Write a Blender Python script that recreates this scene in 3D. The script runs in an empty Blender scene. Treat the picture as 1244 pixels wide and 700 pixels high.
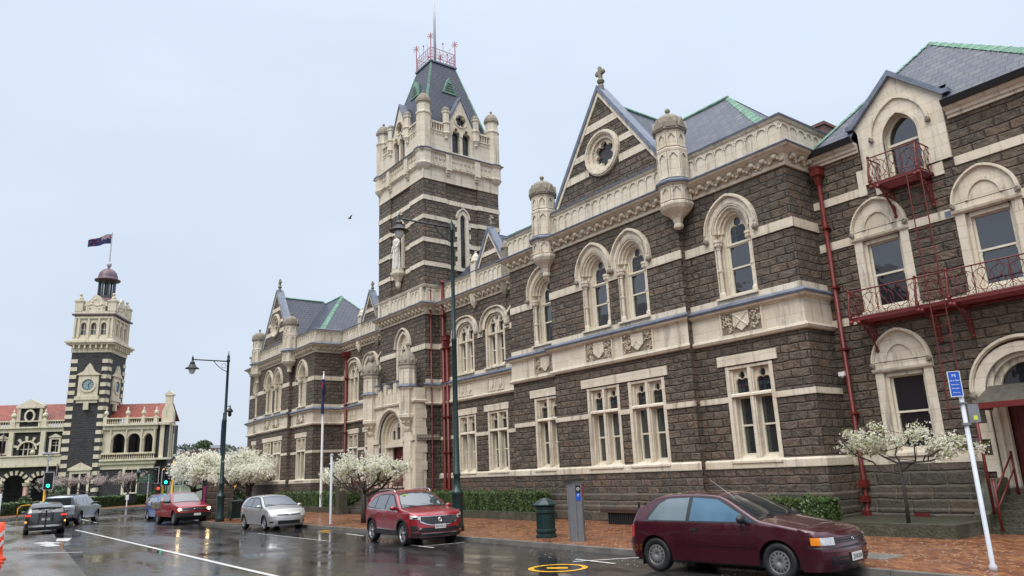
import bpy, math, random
from mathutils import Vector, Matrix
from mathutils.geometry import tessellate_polygon
R = math.radians
PI = math.pi
random.seed(7)
scene = bpy.context.scene
COL = scene.collection
# ------------------------------------------------------------------ camera
cam_d = bpy.data.cameras.new('camera')
cam = bpy.data.objects.new('camera', cam_d)
COL.objects.link(cam)
scene.camera = cam
_pi, _ro, _ya = .246689, -.0405456, .920036
_fw = Vector((-math.sin(_ya)*math.cos(_pi), math.cos(_ya)*math.cos(_pi), math.sin(_pi)))
_r = _fw.cross(Vector((0, 0, 1))).normalized()
_u = _r.cross(_fw)
_r2 = _r*math.cos(_ro)+_u*math.sin(_ro)
_u2 = -_r*math.sin(_ro)+_u*math.cos(_ro)
cam.matrix_world = Matrix(((_r2.x, _u2.x, -_fw.x, 0), (_r2.y, _u2.y, -_fw.y, 0), (_r2.z, _u2.z, -_fw.z, 1.95), (0, 0, 0, 1)))
cam_d.sensor_fit = 'HORIZONTAL'
cam_d.sensor_width = 36
cam_d.lens = 889.66/1244*36
cam_d.clip_start = .1
cam_d.clip_end = 8000
# ------------------------------------------------------------------ world: bright overcast sky
SUN_EL, SUN_AZ = R(52), R(200)
world = bpy.data.worlds.new("World")
scene.world = world
world.use_nodes = True
nt = world.node_tree
nt.nodes.clear()
wo = nt.nodes.new('ShaderNodeOutputWorld')
sky = nt.nodes.new('ShaderNodeTexSky')
sky.sky_type = 'NISHITA'
sky.sun_disc = False
sky.sun_elevation = SUN_EL
sky.sun_rotation = SUN_AZ
sky.dust_density = 4
bg1 = nt.nodes.new('ShaderNodeBackground')
bg1.inputs['Strength'].default_value = .1
nt.links.new(sky.outputs[0], bg1.inputs['Color'])
tc = nt.nodes.new('ShaderNodeTexCoord')
sp = nt.nodes.new('ShaderNodeSeparateXYZ')
nt.links.new(tc.outputs['Generated'], sp.inputs[0])
rp = nt.nodes.new('ShaderNodeValToRGB')
els = rp.color_ramp.elements
els[0].position = 0
els[0].color = (.475, .53, .61, 1)
els[1].position = 1
els[1].color = (1, 1, 1, 1)
e = els.new(.25); e.color = (.495, .56, .655, 1)
e = els.new(.55); e.color = (.52, .59, .695, 1)
e = els.new(.7); e.color = (.62, .69, .80, 1)
nt.links.new(sp.outputs['Z'], rp.inputs['Fac'])
nz = nt.nodes.new('ShaderNodeTexNoise')
nz.inputs['Scale'].default_value = 1.6
nz.inputs['Detail'].default_value = 5
mp = nt.nodes.new('ShaderNodeMapping')
mp.inputs['Scale'].default_value = (1, 1, 2.6)
nt.links.new(tc.outputs['Generated'], mp.inputs[0])
nt.links.new(mp.outputs[0], nz.inputs['Vector'])
cr = nt.nodes.new('ShaderNodeMapRange')
cr.inputs['From Min'].default_value = .3
cr.inputs['From Max'].default_value = .7
cr.inputs['To Min'].default_value = .94
cr.inputs['To Max'].default_value = 1.06
nt.links.new(nz.outputs['Fac'], cr.inputs['Value'])
# overcast sky: the dome brightens toward the zenith
st = nt.nodes.new('ShaderNodeMapRange')
st.inputs['From Min'].default_value = .64
st.inputs['From Max'].default_value = .95
st.inputs['To Min'].default_value = 1.14
st.inputs['To Max'].default_value = 3.0
nt.links.new(sp.outputs['Z'], st.inputs['Value'])
mm = nt.nodes.new('ShaderNodeMath'); mm.operation = 'MULTIPLY'
nt.links.new(cr.outputs[0], mm.inputs[0])
nt.links.new(st.outputs[0], mm.inputs[1])
bg2 = nt.nodes.new('ShaderNodeBackground')
nt.links.new(rp.outputs['Color'], bg2.inputs['Color'])
nt.links.new(mm.outputs[0], bg2.inputs['Strength'])
mx = nt.nodes.new('ShaderNodeMixShader')
mx.inputs[0].default_value = .88
nt.links.new(bg1.outputs[0], mx.inputs[1])
nt.links.new(bg2.outputs[0], mx.inputs[2])
nt.links.new(mx.outputs[0], wo.inputs['Surface'])
# veiled sun behind thick cloud: a wide soft source
sd = bpy.data.lights.new('sun', 'SUN')
sd.energy = 1.5
sd.angle = R(40)
sd.color = (1, .96, .9)
so = bpy.data.objects.new('sun', sd)
COL.objects.link(so)
# from behind the camera, a little to the right, high
sv = Vector((.35, -.75, 1.0)).normalized()
so.rotation_euler = sv.to_track_quat('Z', 'Y').to_euler()
SUNAZ = math.atan2(sv.x, sv.y)
sky.sun_elevation = math.asin(sv.z)
sky.sun_rotation = SUNAZ
scene.view_settings.view_transform = 'Standard'
scene.view_settings.look = 'None'
scene.view_settings.exposure = 0.43
scene.view_settings.gamma = 1

# ------------------------------------------------------------------ helpers: objects
ROOT = {}
def tagp(o, label=None, cat=None, group=None, kind=None):
    if label: o['label'] = label
    if cat: o['category'] = cat
    if group: o['group'] = group
    if kind: o['kind'] = kind
    return o
def thing(name, label, cat, loc=(0, 0, 0), rz=0, group=None):
    o = bpy.data.objects.new(name, None)
    o.empty_display_size = .3
    COL.objects.link(o)
    o.location = loc
    o.rotation_euler = (0, 0, rz)
    ROOT[o.name] = Matrix.Translation(Vector(loc)) @ Matrix.Rotation(rz, 4, 'Z')
    return tagp(o, label, cat, group)
def copy_thing(root, loc, rz, label):
    r = root.copy(); COL.objects.link(r)
    r.location = loc; r.rotation_euler = (0, 0, rz); r['label'] = label
    for ch in root.children:
        c = ch.copy(); COL.objects.link(c); c.parent = r
        for g in ch.children:
            d = g.copy(); COL.objects.link(d); d.parent = c
    return r

class Fr:
    """local frame: u along a facade, z up, d outward."""
    def __init__(s, o=(0, 0, 0), U=(1, 0), N=(0, -1)):
        s.o = Vector(o); s.U = Vector((U[0], U[1], 0)).normalized(); s.N = Vector((N[0], N[1], 0)).normalized()
    def p(s, u, z, d=0):
        return s.o+s.U*u+s.N*d+Vector((0, 0, z))
ID = Fr((0, 0, 0), (1, 0), (0, 1))      # u=x, z, d=y
def front(Y): return Fr((0, Y, 0), (1, 0), (0, -1))
def sideX(X): return Fr((X, 0, 0), (0, 1), (1, 0))

SPLIT = {'pinnacle_cap', 'stone_band', 'eaves_cornice', 'door_handle', 'side_window', 'window_frame', 'window_chrome', 'rubbing_strip', 'shield_panel', 'sill_cladding', 'silver_trim', 'wiper', 'door_seam', 'parapet_pier', 'wheel_flare', 'side_step', 'leaded_light'}
class MB:
    def __init__(s, fr=ID):
        s.v = []; s.f = []; s.m = []; s.fr = fr; s.mi = 0; s.sm = []; s.smooth = False
    def P(s, u, z, d):
        s.v.append(s.fr.p(u, z, d)); return len(s.v)-1
    def face(s, idx):
        s.f.append(tuple(idx)); s.m.append(s.mi); s.sm.append(s.smooth)
    def quad(s, *pts):
        s.face([s.P(*p) for p in pts])
    def box(s, u0, u1, z0, z1, d0, d1):
        a = [s.P(u, z, d) for d in (d0, d1) for z in (z0, z1) for u in (u0, u1)]
        for q in ((0, 1, 3, 2), (4, 6, 7, 5), (0, 4, 5, 1), (2, 3, 7, 6), (0, 2, 6, 4), (1, 5, 7, 3)):
            s.face([a[i] for i in q])
    def prism(s, poly, d0, d1):
        n = len(poly)
        a = [s.P(u, z, d0) for u, z in poly]; b = [s.P(u, z, d1) for u, z in poly]
        s.face(a[::-1]); s.face(b)
        for i in range(n):
            j = (i+1) % n
            s.face((a[i], a[j], b[j], b[i]))
    def ring(s, outer, inner, d0, d1, closed=False):
        """band between two polylines of equal count, front at d1, back at d0"""
        n = len(outer)
        o1 = [s.P(u, z, d1) for u, z in outer]; i1 = [s.P(u, z, d1) for u, z in inner]
        o0 = [s.P(u, z, d0) for u, z in outer]; i0 = [s.P(u, z, d0) for u, z in inner]
        for k in range(n if closed else n-1):
            j = (k+1) % n
            s.face((o1[k], o1[j], i1[j], i1[k]))
            s.face((o0[k], o0[j], o1[j], o1[k]))
            s.face((i1[k], i1[j], i0[j], i0[k]))
        if not closed:
            for k in (0, n-1): s.face((o0[k], o1[k], i1[k], i0[k]))
    def plate(s, outline, holes, d, back=None, edge=False):
        """flat face with holes, with reveals from d back to `back`"""
        loops = [outline]+holes
        flat = [p for l in loops for p in l]
        tris = tessellate_polygon([[Vector((p[0], p[1], 0)) for p in l] for l in loops])
        idx = [s.P(p[0], p[1], d) for p in flat]
        for t in tris:
            a, b, c = [flat[i] for i in t]
            ar = (b[0]-a[0])*(c[1]-a[1])-(c[0]-a[0])*(b[1]-a[1])
            if abs(ar) < 1e-9: continue
            s.face([idx[i] for i in (t if ar > 0 else t[::-1])])
        if back is not None:
            for li, l in enumerate(loops):
                if li == 0 and not edge: continue
                b = [s.P(p[0], p[1], back) for p in l]
                f = [s.P(p[0], p[1], d) for p in l]
                for i in range(len(l)):
                    j = (i+1) % len(l)
                    s.face((f[i], b[i], b[j], f[j]))
    def lathe(s, u, d, prof, n=8, rot=None, smooth=False):
        """prof: list of (r, z); vertical axis at (u,d)"""
        rot = PI/n if rot is None else rot
        sm0 = s.smooth; s.smooth = smooth
        rings = []
        for r, z in prof:
            rings.append([s.P(u+r*math.cos(rot+2*PI*k/n), z, d+r*math.sin(rot+2*PI*k/n)) for k in range(n)])
        for a, b in zip(rings, rings[1:]):
            for k in range(n):
                j = (k+1) % n
                s.face((a[k], a[j], b[j], b[k]))
        s.face(rings[0][::-1]); s.face(rings[-1])
        s.smooth = sm0
    def tube(s, pts, r, n=6, close=False, r1=None):
        """tube through local points (u,z,d)"""
        P3 = [Vector(p) for p in pts]
        m = len(P3); sm0 = s.smooth; s.smooth = n > 5
        rings = []
        for i in range(m):
            if close: t = P3[(i+1) % m]-P3[i-1]
            else: t = P3[min(i+1, m-1)]-P3[max(i-1, 0)]
            t.normalize()
            ref = Vector((0, 1, 0)) if abs(t.y) < .9 else Vector((1, 0, 0))
            a = t.cross(ref).normalized(); b = t.cross(a)
            rr = r if r1 is None else r+(r1-r)*i/(m-1)
            rings.append([s.P(*(P3[i]+a*rr*math.cos(2*PI*k/n)+b*rr*math.sin(2*PI*k/n))) for k in range(n)])
        for i in range(m if close else m-1):
            a, b = rings[i], rings[(i+1) % m]
            for k in range(n):
                j = (k+1) % n
                s.face((a[k], a[j], b[j], b[k]))
        if not close: s.face(rings[0][::-1]); s.face(rings[-1])
        s.smooth = sm0
    def lump(s, u, z, d, ru, rz=None, rd=None, n=6, m=4):
        rz = rz or ru; rd = rd or ru
        sm0 = s.smooth; s.smooth = True
        top = s.P(u, z+rz, d); bot = s.P(u, z-rz, d); rings = []
        for i in range(1, m):
            th = PI*i/m
            rings.append([s.P(u+ru*math.sin(th)*math.cos(2*PI*k/n), z+rz*math.cos(th), d+rd*math.sin(th)*math.sin(2*PI*k/n)) for k in range(n)])
        for k in range(n):
            j = (k+1) % n
            s.face((top, rings[0][k], rings[0][j])); s.face((bot, rings[-1][j], rings[-1][k]))
            for a, b in zip(rings, rings[1:]): s.face((a[k], b[k], b[j], a[j]))
        s.smooth = sm0
    def grid(s, fn, nu, nv, smooth=True):
        """fn(i/nu, j/nv) -> (u,z,d)"""
        sm0 = s.smooth; s.smooth = smooth
        g = [[s.P(*fn(i/nu, j/nv)) for j in range(nv+1)] for i in range(nu+1)]
        for i in range(nu):
            for j in range(nv):
                s.face((g[i][j], g[i+1][j], g[i+1][j+1], g[i][j+1]))
        s.smooth = sm0
    def islands(s):
        par = list(range(len(s.v)))
        def find(a):
            while par[a] != a: par[a] = par[par[a]]; a = par[a]
            return a
        key = {}
        for i, v in enumerate(s.v):
            k = (round(v.x, 4), round(v.y, 4), round(v.z, 4))
            if k in key: par[find(i)] = find(key[k])
            else: key[k] = i
        for f in s.f:
            for i in f[1:]: par[find(i)] = find(f[0])
        out = {}
        for f, m, sm in zip(s.f, s.m, s.sm):
            q = out.setdefault(find(f[0]), (MB(s.fr), {}))
            b, mp_ = q
            idx = []
            for i in f:
                if i not in mp_: mp_[i] = len(b.v); b.v.append(s.v[i])
                idx.append(mp_[i])
            b.f.append(tuple(idx)); b.m.append(m); b.sm.append(sm)
        return [b for b, _ in out.values()]
    def build(s, name, mats, parent=None, label=None, local=False, whole=False):
        if name in SPLIT and not whole:
            parts = s.islands()
            if len(parts) > 1:
                return [p.build(name, mats, parent, label, local, True) for p in parts][0]
        if not isinstance(mats, (list, tuple)): mats = [mats]
        me = bpy.data.meshes.new(name)
        vs = s.v
        root = parent
        while root is not None and root.parent is not None: root = root.parent
        if parent is not None and not local:
            inv = ROOT[root.name].inverted()
            vs = [inv @ v for v in vs]
        me.from_pydata([tuple(v) for v in vs], [], s.f)
        for m in mats: me.materials.append(m)
        me.polygons.foreach_set('material_index', s.m)
        me.polygons.foreach_set('use_smooth', s.sm)
        me.update()
        o = bpy.data.objects.new(name, me)
        COL.objects.link(o)
        if parent is not None: o.parent = parent
        if label: o['label'] = label
        return o
def mesh_thing(mb, name, mats, label, cat, group=None):
    o = mb.build(name, mats)
    return tagp(o, label, cat, group)
def structure(mb, name, mats, kind='structure', label=None):
    o = mb.build(name, mats)
    o['kind'] = kind
    if label: o['label'] = label
    return o

def arch(cx, zs, a, h, n=8, rev=False):
    """pointed arch from left spring over the apex to right spring"""
    c = (h*h-a*a)/(2*a)
    rad = a+c
    t1 = math.atan2(h, c) if c > -rad else PI/2
    right = [(cx-c+rad*math.cos(t1*k/n), zs+rad*math.sin(t1*k/n)) for k in range(n+1)]
    left = [(2*cx-x, z) for x, z in right]
    return left+right[::-1][1:]
def opening(cx, z0, zs, a, h, n=8):
    return [(cx+a, z0), (cx-a, z0)][::-1]+[] if h is None else [(cx-a, z0)]+arch(cx, zs, a, h, n)+[(cx+a, z0)]
def rect(u0, u1, z0, z1): return [(u0, z0), (u0, z1), (u1, z1), (u1, z0)]
def foil(cx, cz, r, lobes, rot=PI/2, k=4):
    """multifoil outline: lobes of radius about r/2"""
    pts = []
    for i in range(lobes):
        a = rot+2*PI*i/lobes
        ccx, ccz = cx+r*.6*math.cos(a), cz+r*.6*math.sin(a)
        rl = r*.6*math.sin(PI/lobes)*1.12 if lobes > 3 else r*.48
        for j in range(k+1):
            b = a+(-100+200*j/k)*PI/180
            pts.append((ccx+rl*math.cos(b), ccz+rl*math.sin(b)))
    return pts
def trefoil_head(cx, z0, z1, a, n=3):
    """lancet with a trefoil head: outline from z0 up to z1"""
    h = a*1.0
    pts = [(cx-a, z0), (cx-a, z1-h*1.9)]
    for i in range(n+1):
        t = PI-(i/n)*PI*.75
        pts.append((cx-a*.45+a*.55*math.cos(t), z1-h*1.5+a*.6*math.sin(t)))
    m = [(cx-a*.42, z1-h*.75)]
    for i in range(n+1):
        t = PI-(i/n)*PI/2
        m.append((cx+a*.45*math.cos(t), z1-h*.6+h*.6*math.sin(t)))
    pts += m
    return pts+[(2*cx-x, z) for x, z in pts[::-1][1:]]

# ------------------------------------------------------------------ helpers: materials
class NT:
    def __init__(s, name):
        s.m = bpy.data.materials.new(name); s.m.use_nodes = True
        s.t = s.m.node_tree; s.t.nodes.clear()
        s.out = s.n('ShaderNodeOutputMaterial'); s.b = s.n('ShaderNodeBsdfPrincipled')
        s.l(s.b.outputs[0], s.out.inputs['Surface'])
    def n(s, t, **kw):
        x = s.t.nodes.new(t)
        for k, v in kw.items(): setattr(x, k, v)
        return x
    def l(s, a, b): s.t.links.new(a, b)
    def set(s, **kw):
        for k, v in kw.items():
            s.b.inputs[k.replace('_', ' ')].default_value = v
    def coord(s, kind='Object', scale=(1, 1, 1), rot=(0, 0, 0)):
        c = s.n('ShaderNodeTexCoord'); m = s.n('ShaderNodeMapping')
        m.inputs['Scale'].default_value = scale; m.inputs['Rotation'].default_value = rot
        s.l(c.outputs[kind], m.inputs[0]); return m.outputs[0]
    def noise(s, vec, scale, detail=4, rough=.5, dist=0):
        x = s.n('ShaderNodeTexNoise'); x.inputs['Scale'].default_value = scale
        x.inputs['Detail'].default_value = detail; x.inputs['Roughness'].default_value = rough
        x.inputs['Distortion'].default_value = dist
        s.l(vec, x.inputs['Vector']); return x.outputs['Fac']
    def ramp(s, fac, stops):
        x = s.n('ShaderNodeValToRGB'); e = x.color_ramp.elements
        for i, (p, c) in enumerate(stops):
            el = e[i] if i < 2 else e.new(p)
            el.position = p; el.color = (*c, 1) if len(c) == 3 else c
        s.l(fac, x.inputs[0]); return x.outputs['Color']
    def mr(s, v, a, b, c, d):
        x = s.n('ShaderNodeMapRange')
        for k, q in zip(('From Min', 'From Max', 'To Min', 'To Max'), (a, b, c, d)): x.inputs[k].default_value = q
        s.l(v, x.inputs['Value']); return x.outputs[0]
    def math(s, op, a, b=None):
        x = s.n('ShaderNodeMath', operation=op)
        for i, v in enumerate((a, b)):
            if v is None: continue
            if isinstance(v, (int, float)): x.inputs[i].default_value = v
            else: s.l(v, x.inputs[i])
        return x.outputs[0]
    def mix(s, fac, a, b, blend='MIX'):
        x = s.n('ShaderNodeMix', data_type='RGBA', blend_type=blend)
        for i, v in ((0, fac), (6, a), (7, b)):
            if isinstance(v, (int, float)): x.inputs[i].default_value = v
            elif isinstance(v, tuple): x.inputs[i].default_value = (*v, 1) if len(v) == 3 else v
            else: s.l(v, x.inputs[i])
        return x.outputs[2]
    def bump(s, h, dist, strength=1.0, prev=None):
        x = s.n('ShaderNodeBump'); x.inputs['Distance'].default_value = dist; x.inputs['Strength'].default_value = strength
        s.l(h, x.inputs['Height'])
        if prev: s.l(prev, x.inputs['Normal'])
        return x.outputs[0]
    def wallvec(s, scale=1.0):
        """(u, z) on vertical faces whichever way they look; plan (x, y) on flat ones"""
        c = s.n('ShaderNodeTexCoord')
        a = s.n('ShaderNodeSeparateXYZ'); s.l(c.outputs['Object'], a.inputs[0])
        b = s.n('ShaderNodeSeparateXYZ'); s.l(c.outputs['Normal'], b.inputs[0])
        nx = s.math('ABSOLUTE', b.outputs['X']); ny = s.math('ABSOLUTE', b.outputs['Y'])
        k = s.math('GREATER_THAN', nx, ny)
        u = s.math('ADD', s.math('MULTIPLY', k, a.outputs['Y']), s.math('MULTIPLY', s.math('SUBTRACT', 1, k), a.outputs['X']))
        nzz = s.math('GREATER_THAN', s.math('ABSOLUTE', b.outputs['Z']), .95)
        w = s.math('ADD', s.math('MULTIPLY', nzz, a.outputs['Y']), s.math('MULTIPLY', s.math('SUBTRACT', 1, nzz), a.outputs['Z']))
        q = s.n('ShaderNodeCombineXYZ'); s.l(u, q.inputs[0]); s.l(w, q.inputs[1])
        return q.outputs[0]
    def brick(s, vec, w, h, mortar=.012, offset=.5, smooth=.2, freq=2):
        x = s.n('ShaderNodeTexBrick'); s.l(vec, x.inputs['Vector'])
        x.offset = offset; x.offset_frequency = freq
        x.inputs['Color1'].default_value = (0, 0, 0, 1); x.inputs['Color2'].default_value = (1, 1, 1, 1)
        x.inputs['Mortar'].default_value = (.5, .5, .5, 1)
        x.inputs['Scale'].default_value = 1; x.inputs['Brick Width'].default_value = w; x.inputs['Row Height'].default_value = h
        x.inputs['Mortar Size'].default_value = mortar; x.inputs['Mortar Smooth'].default_value = smooth
        return x.outputs['Color'], x.outputs['Fac']

def plain(name, col, rough=.6, metal=0, var=.15, nscale=8, bump=0, coat=0, **kw):
    t = NT(name)
    v = t.coord()
    f = t.noise(v, nscale, 5)
    c = t.ramp(f, [(.25, tuple(x*(1-var) for x in col)), (.75, tuple(min(1, x*(1+var)) for x in col))])
    t.l(c, t.b.inputs['Base Color'])
    t.l(t.mr(t.noise(v, nscale*2.3, 3), .3, .7, max(.02, rough*.85), min(1, rough*1.15)), t.b.inputs['Roughness'])
    t.set(Metallic=metal)
    if coat: t.set(Coat_Weight=coat, Coat_Roughness=.04)
    if bump: t.l(t.bump(t.noise(v, nscale*4, 4), bump), t.b.inputs['Normal'])
    for k, x in kw.items(): t.b.inputs[k.replace('_', ' ')].default_value = x
    return t.m
def emit(name, col, strength, base=(0, 0, 0)):
    t = NT(name); t.set(Base_Color=(*base, 1), Emission_Color=(*col, 1), Emission_Strength=strength, Roughness=.2)
    return t.m

def stone_mat(name, cols, mortarcol, w, h, rock=.07, mortar=.014, dirt=.35, tint=(1, 1, 1), wetz=True):
    t = NT(name)
    wv = t.wallvec()
    ob = t.coord()
    dn = t.n('ShaderNodeTexNoise'); dn.inputs['Scale'].default_value = 2.2
    t.l(wv, dn.inputs['Vector'])
    sub = t.n('ShaderNodeVectorMath', operation='SUBTRACT'); t.l(dn.outputs['Color'], sub.inputs[0]); sub.inputs[1].default_value = (.5, .5, .5)
    sc = t.n('ShaderNodeVectorMath', operation='SCALE'); t.l(sub.outputs[0], sc.inputs[0]); sc.inputs['Scale'].default_value = .09
    ad = t.n('ShaderNodeVectorMath', operation='ADD'); t.l(wv, ad.inputs[0]); t.l(sc.outputs[0], ad.inputs[1])
    rnd, mort = t.brick(ad.outputs[0], w, h, mortar, .42, .25)
    c = t.ramp(rnd, [(i/(len(cols)-1), q) for i, q in enumerate(cols)])
    n1 = t.noise(ob, 3.5, 7, .65)
    n2 = t.noise(ob, 16, 5, .7)
    big = t.noise(ob, .35, 4, .6)
    c = t.mix(t.mr(n1, .3, .72, 0, .55), c, tuple(x*.42 for x in cols[0]))
    c = t.mix(t.mr(n2, .45, .8, 0, .5), c, tuple(min(1, x*1.7) for x in cols[-1]))
    c = t.mix(t.mr(big, .45, .75, 0, dirt), c, (.028, .032, .024))
    wjn = t.math('MULTIPLY', mort, t.mr(t.noise(ob, 1.1, 4), .35, .65, .15, 1))
    c = t.mix(wjn, c, mortarcol)
    t.l(c, t.b.inputs['Base Color'])
    # rock-faced blocks
    _, pil = t.brick(ad.outputs[0], w, h, h*.14, .42, 1.0)
    inv = t.math('SUBTRACT', 1, t.math('MULTIPLY', pil, .5))
    rk = t.noise(ad.outputs[0], 4.2, 7, .62, .4)
    perblock = t.math('MULTIPLY', rnd, .35)
    hgt = t.math('MULTIPLY', inv, t.math('ADD', t.math('ADD', .5, t.math('MULTIPLY', rk, 1.9)), perblock))
    t.l(t.bump(hgt, rock, 1), t.b.inputs['Normal'])
    t.l(t.mr(n1, .3, .7, .5, .85), t.b.inputs['Roughness'])
    return t.m
def cream_mat(name, base=(.70, .635, .52), jw=.75, jh=.34, stain=.95, joint=.3):
    t = NT(name)
    wv = t.wallvec(); ob = t.coord()
    rnd, mort = t.brick(wv, jw, jh, .006, .5, .1)
    n1 = t.noise(ob, 1.3, 6, .6); n2 = t.noise(ob, 9, 6, .7)
    streak = t.noise(t.coord(scale=(3.2, 3.2, .35)), 1.3, 6, .68)
    c = t.mix(t.mr(rnd, 0, 1, 0, .55), base, tuple(x*f for x, f in zip(base, (.86, .83, .78))))
    c = t.mix(t.mr(n1, .42, .72, 0, .5), c, tuple(x*f for x, f in zip(base, (.74, .66, .55))))
    c = t.mix(t.mr(n2, .5, .8, 0, .28), c, (.35, .30, .22))
    c = t.mix(t.mr(streak, .53, .76, 0, stain), c, (.15, .135, .115))
    c = t.mix(t.math('MULTIPLY', mort, joint), c, (.3, .26, .2))
    t.l(c, t.b.inputs['Base Color'])
    t.set(Roughness=.75)
    h = t.math('SUBTRACT', t.math('MULTIPLY', n2, .35), mort)
    t.l(t.bump(h, .012, .8), t.b.inputs['Normal'])
    return t.m
M = {}
M['rock'] = stone_mat('rock_faced_bluestone', [(.078, .065, .050), (.106, .087, .066), (.132, .107, .080), (.158, .122, .087), (.185, .123, .080)], (.058, .05, .041), .6, .25, .12, .009, .22)
M['plinth'] = stone_mat('wet_plinth_bluestone', [(.052, .05, .04), (.075, .068, .052), (.10, .085, .06), (.13, .088, .062)], (.17, .155, .13), .95, .36, .03, .012, .5)
M['rockb'] = stone_mat('brown_toned_bluestone', [(.06, .052, .042), (.09, .076, .06), (.13, .10, .075), (.17, .11, .075)], (.13, .115, .095), .5, .24, .07, .013)
M['cream'] = cream_mat('oamaru_limestone')
M['creamw'] = cream_mat('weathered_limestone', (.25, .225, .18), 5, 5, .9, 0)
M['creamc'] = cream_mat('carved_limestone', (.55, .48, .37), 5, 5, .8, 0)
M['sash'] = plain('cream_painted_sash', (.66, .62, .5), .45, var=.06)
M['redp'] = plain('dark_red_paint', (.125, .014, .011), .45, var=.25, nscale=5)
M['redd'] = plain('deep_red_door_paint', (.12, .016, .016), .4, var=.2)
M['lead'] = plain('lead_sheet', (.13, .155, .205), .45, var=.35, nscale=3, bump=.01)
M['copper'] = plain('green_copper', (.13, .25, .18), .75, var=.45, nscale=4)
M['black'] = plain('black_paint', (.015, .015, .016), .4)
def slate():
    t = NT('wet_slate')
    wv = t.wallvec()
    c0 = t.n('ShaderNodeTexCoord'); s0 = t.n('ShaderNodeSeparateXYZ'); t.l(c0.outputs['Object'], s0.inputs[0])
    rnd, mort = t.brick(wv, .32, .2, .012, .5, .1)
    n = t.noise(t.coord(), 1.2, 5, .6)
    c = t.ramp(rnd, [(0, (.020, .026, .046)), (.5, (.034, .042, .07)), (1, (.062, .072, .11))])
    c = t.mix(t.mr(n, .4, .7, 0, .5), c, (.075, .08, .10))
    c = t.mix(mort, c, (.008, .009, .012))
    t.l(c, t.b.inputs['Base Color'])
    t.l(t.mr(rnd, 0, 1, .38, .6), t.b.inputs['Roughness'])
    t.l(t.bump(t.math('SUBTRACT', t.math('MULTIPLY', rnd, .5), mort), .02), t.b.inputs['Normal'])
    return t.m
M['slate'] = slate()
def glass(name, col, rough=.03, wob=.012):
    t = NT(name)
    t.set(Base_Color=(*col, 1), Roughness=rough, IOR=1.5)
    t.b.inputs['Specular IOR Level'].default_value = .6
    t.set(Coat_Weight=1.0, Coat_Roughness=.02, Coat_IOR=1.7)
    bb = t.bump(t.noise(t.coord(), 1.7, 2), wob, .5); t.l(bb, t.b.inputs['Normal']); t.l(bb, t.b.inputs['Coat Normal'])
    return t.m
M['glass'] = glass('dark_window_glass', (.012, .014, .018))
M['glassg'] = glass('greenish_ground_floor_glass', (.02, .028, .028))
def leaded():
    t = NT('leaded_coloured_glass')
    wv = t.wallvec()
    rnd, mort = t.brick(wv, .13, .15, .012, 0, .1)
    c = t.ramp(rnd, [(0, (.012, .014, .02)), (.45, (.03, .045, .05)), (.6, (.05, .03, .035)), (.75, (.03, .055, .075)), (1, (.065, .055, .03))])
    c = t.mix(mort, c, (.01, .01, .01))
    t.l(c, t.b.inputs['Base Color']); t.set(Roughness=.15)
    return t.m
M['leaded'] = leaded()
def opening(cx, z0, zs, a, h, n=8): return [(cx-a, z0)]+arch(cx, zs, a, h, n)+[(cx+a, z0)]
# ================================================================== the courthouse
court = thing('courthouse', 'long bluestone courthouse with cream trim, gabled pavilions and a square entrance tower', 'courthouse', (-31, 21, .1))
GND = .1
rng = random.Random(3)
def band(mb, u0, u1, z0, z1, d1, gaps=(), d0=-.02):
    segs = [(u0, u1)]
    for a, b in gaps:
        ns = []
        for s, t in segs:
            if b <= s or a >= t: ns.append((s, t))
            else:
                if a > s: ns.append((s, a))
                if b < t: ns.append((b, t))
        segs = ns
    for s, t in segs:
        if t-s > .02: mb.box(s, t, z0, z1, d0, d1)
def moulding(mb, u0, u1, prof, e0=0, e1=0):
    """extrude (z, d) profile along u; ends mitred by e*d"""
    a = [mb.P(u0-e0*max(d, 0), z, d) for z, d in prof]; b = [mb.P(u1+e1*max(d, 0), z, d) for z, d in prof]
    for i in range(len(prof)-1): mb.face((a[i], b[i], b[i+1], a[i+1]))
    mb.face(a[::-1]); mb.face(b)
def cornice(fr, u0, u1, e0=0, e1=0, zb=10.9):
    mb = MB(fr)
    moulding(mb, u0, u1, [(zb, -.02), (zb, .06), (zb+.06, .09), (zb+.09, .09), (zb+.09, .05), (zb+.36, .12), (zb+.42, .22), (zb+.46, .26), (zb+.5, .36), (zb+.56, .40), (zb+.56, -.02)], e0, e1)
    mb.build('cornice', M['cream'], court)
    c = MB(fr); n = max(1, round((u1-u0)/.43)); p = (u1-u0)/n
    for i in range(n):
        u = u0+p*(i+.5)
        c.lump(u, zb+.30, .19, .125, .10, .10); c.lump(u-.09, zb+.24, .15, .06, .07, .07, 5, 3); c.lump(u+.1, zb+.23, .15, .06, .07, .07, 5, 3)
        v = u+p*.5
        c.lump(v, zb+.17, .12, .075, .065, .07, 5, 3)
        for k in range(4): c.lump(v+rng.uniform(-.12, .12), zb+rng.uniform(.1, .33), .1, .035, .05, .05, 4, 3)
    c.build('carved_frieze', M['creamc'], court)
    l = MB(fr)
    moulding(l, u0, u1, [(zb+.56, -.02), (zb+.56, .42), (zb+.60, .44), (zb+.63, .42), (zb+.78, .05), (zb+.78, -.02)], e0, e1)
    l.build('lead_flashing', M['lead'], court)
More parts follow.
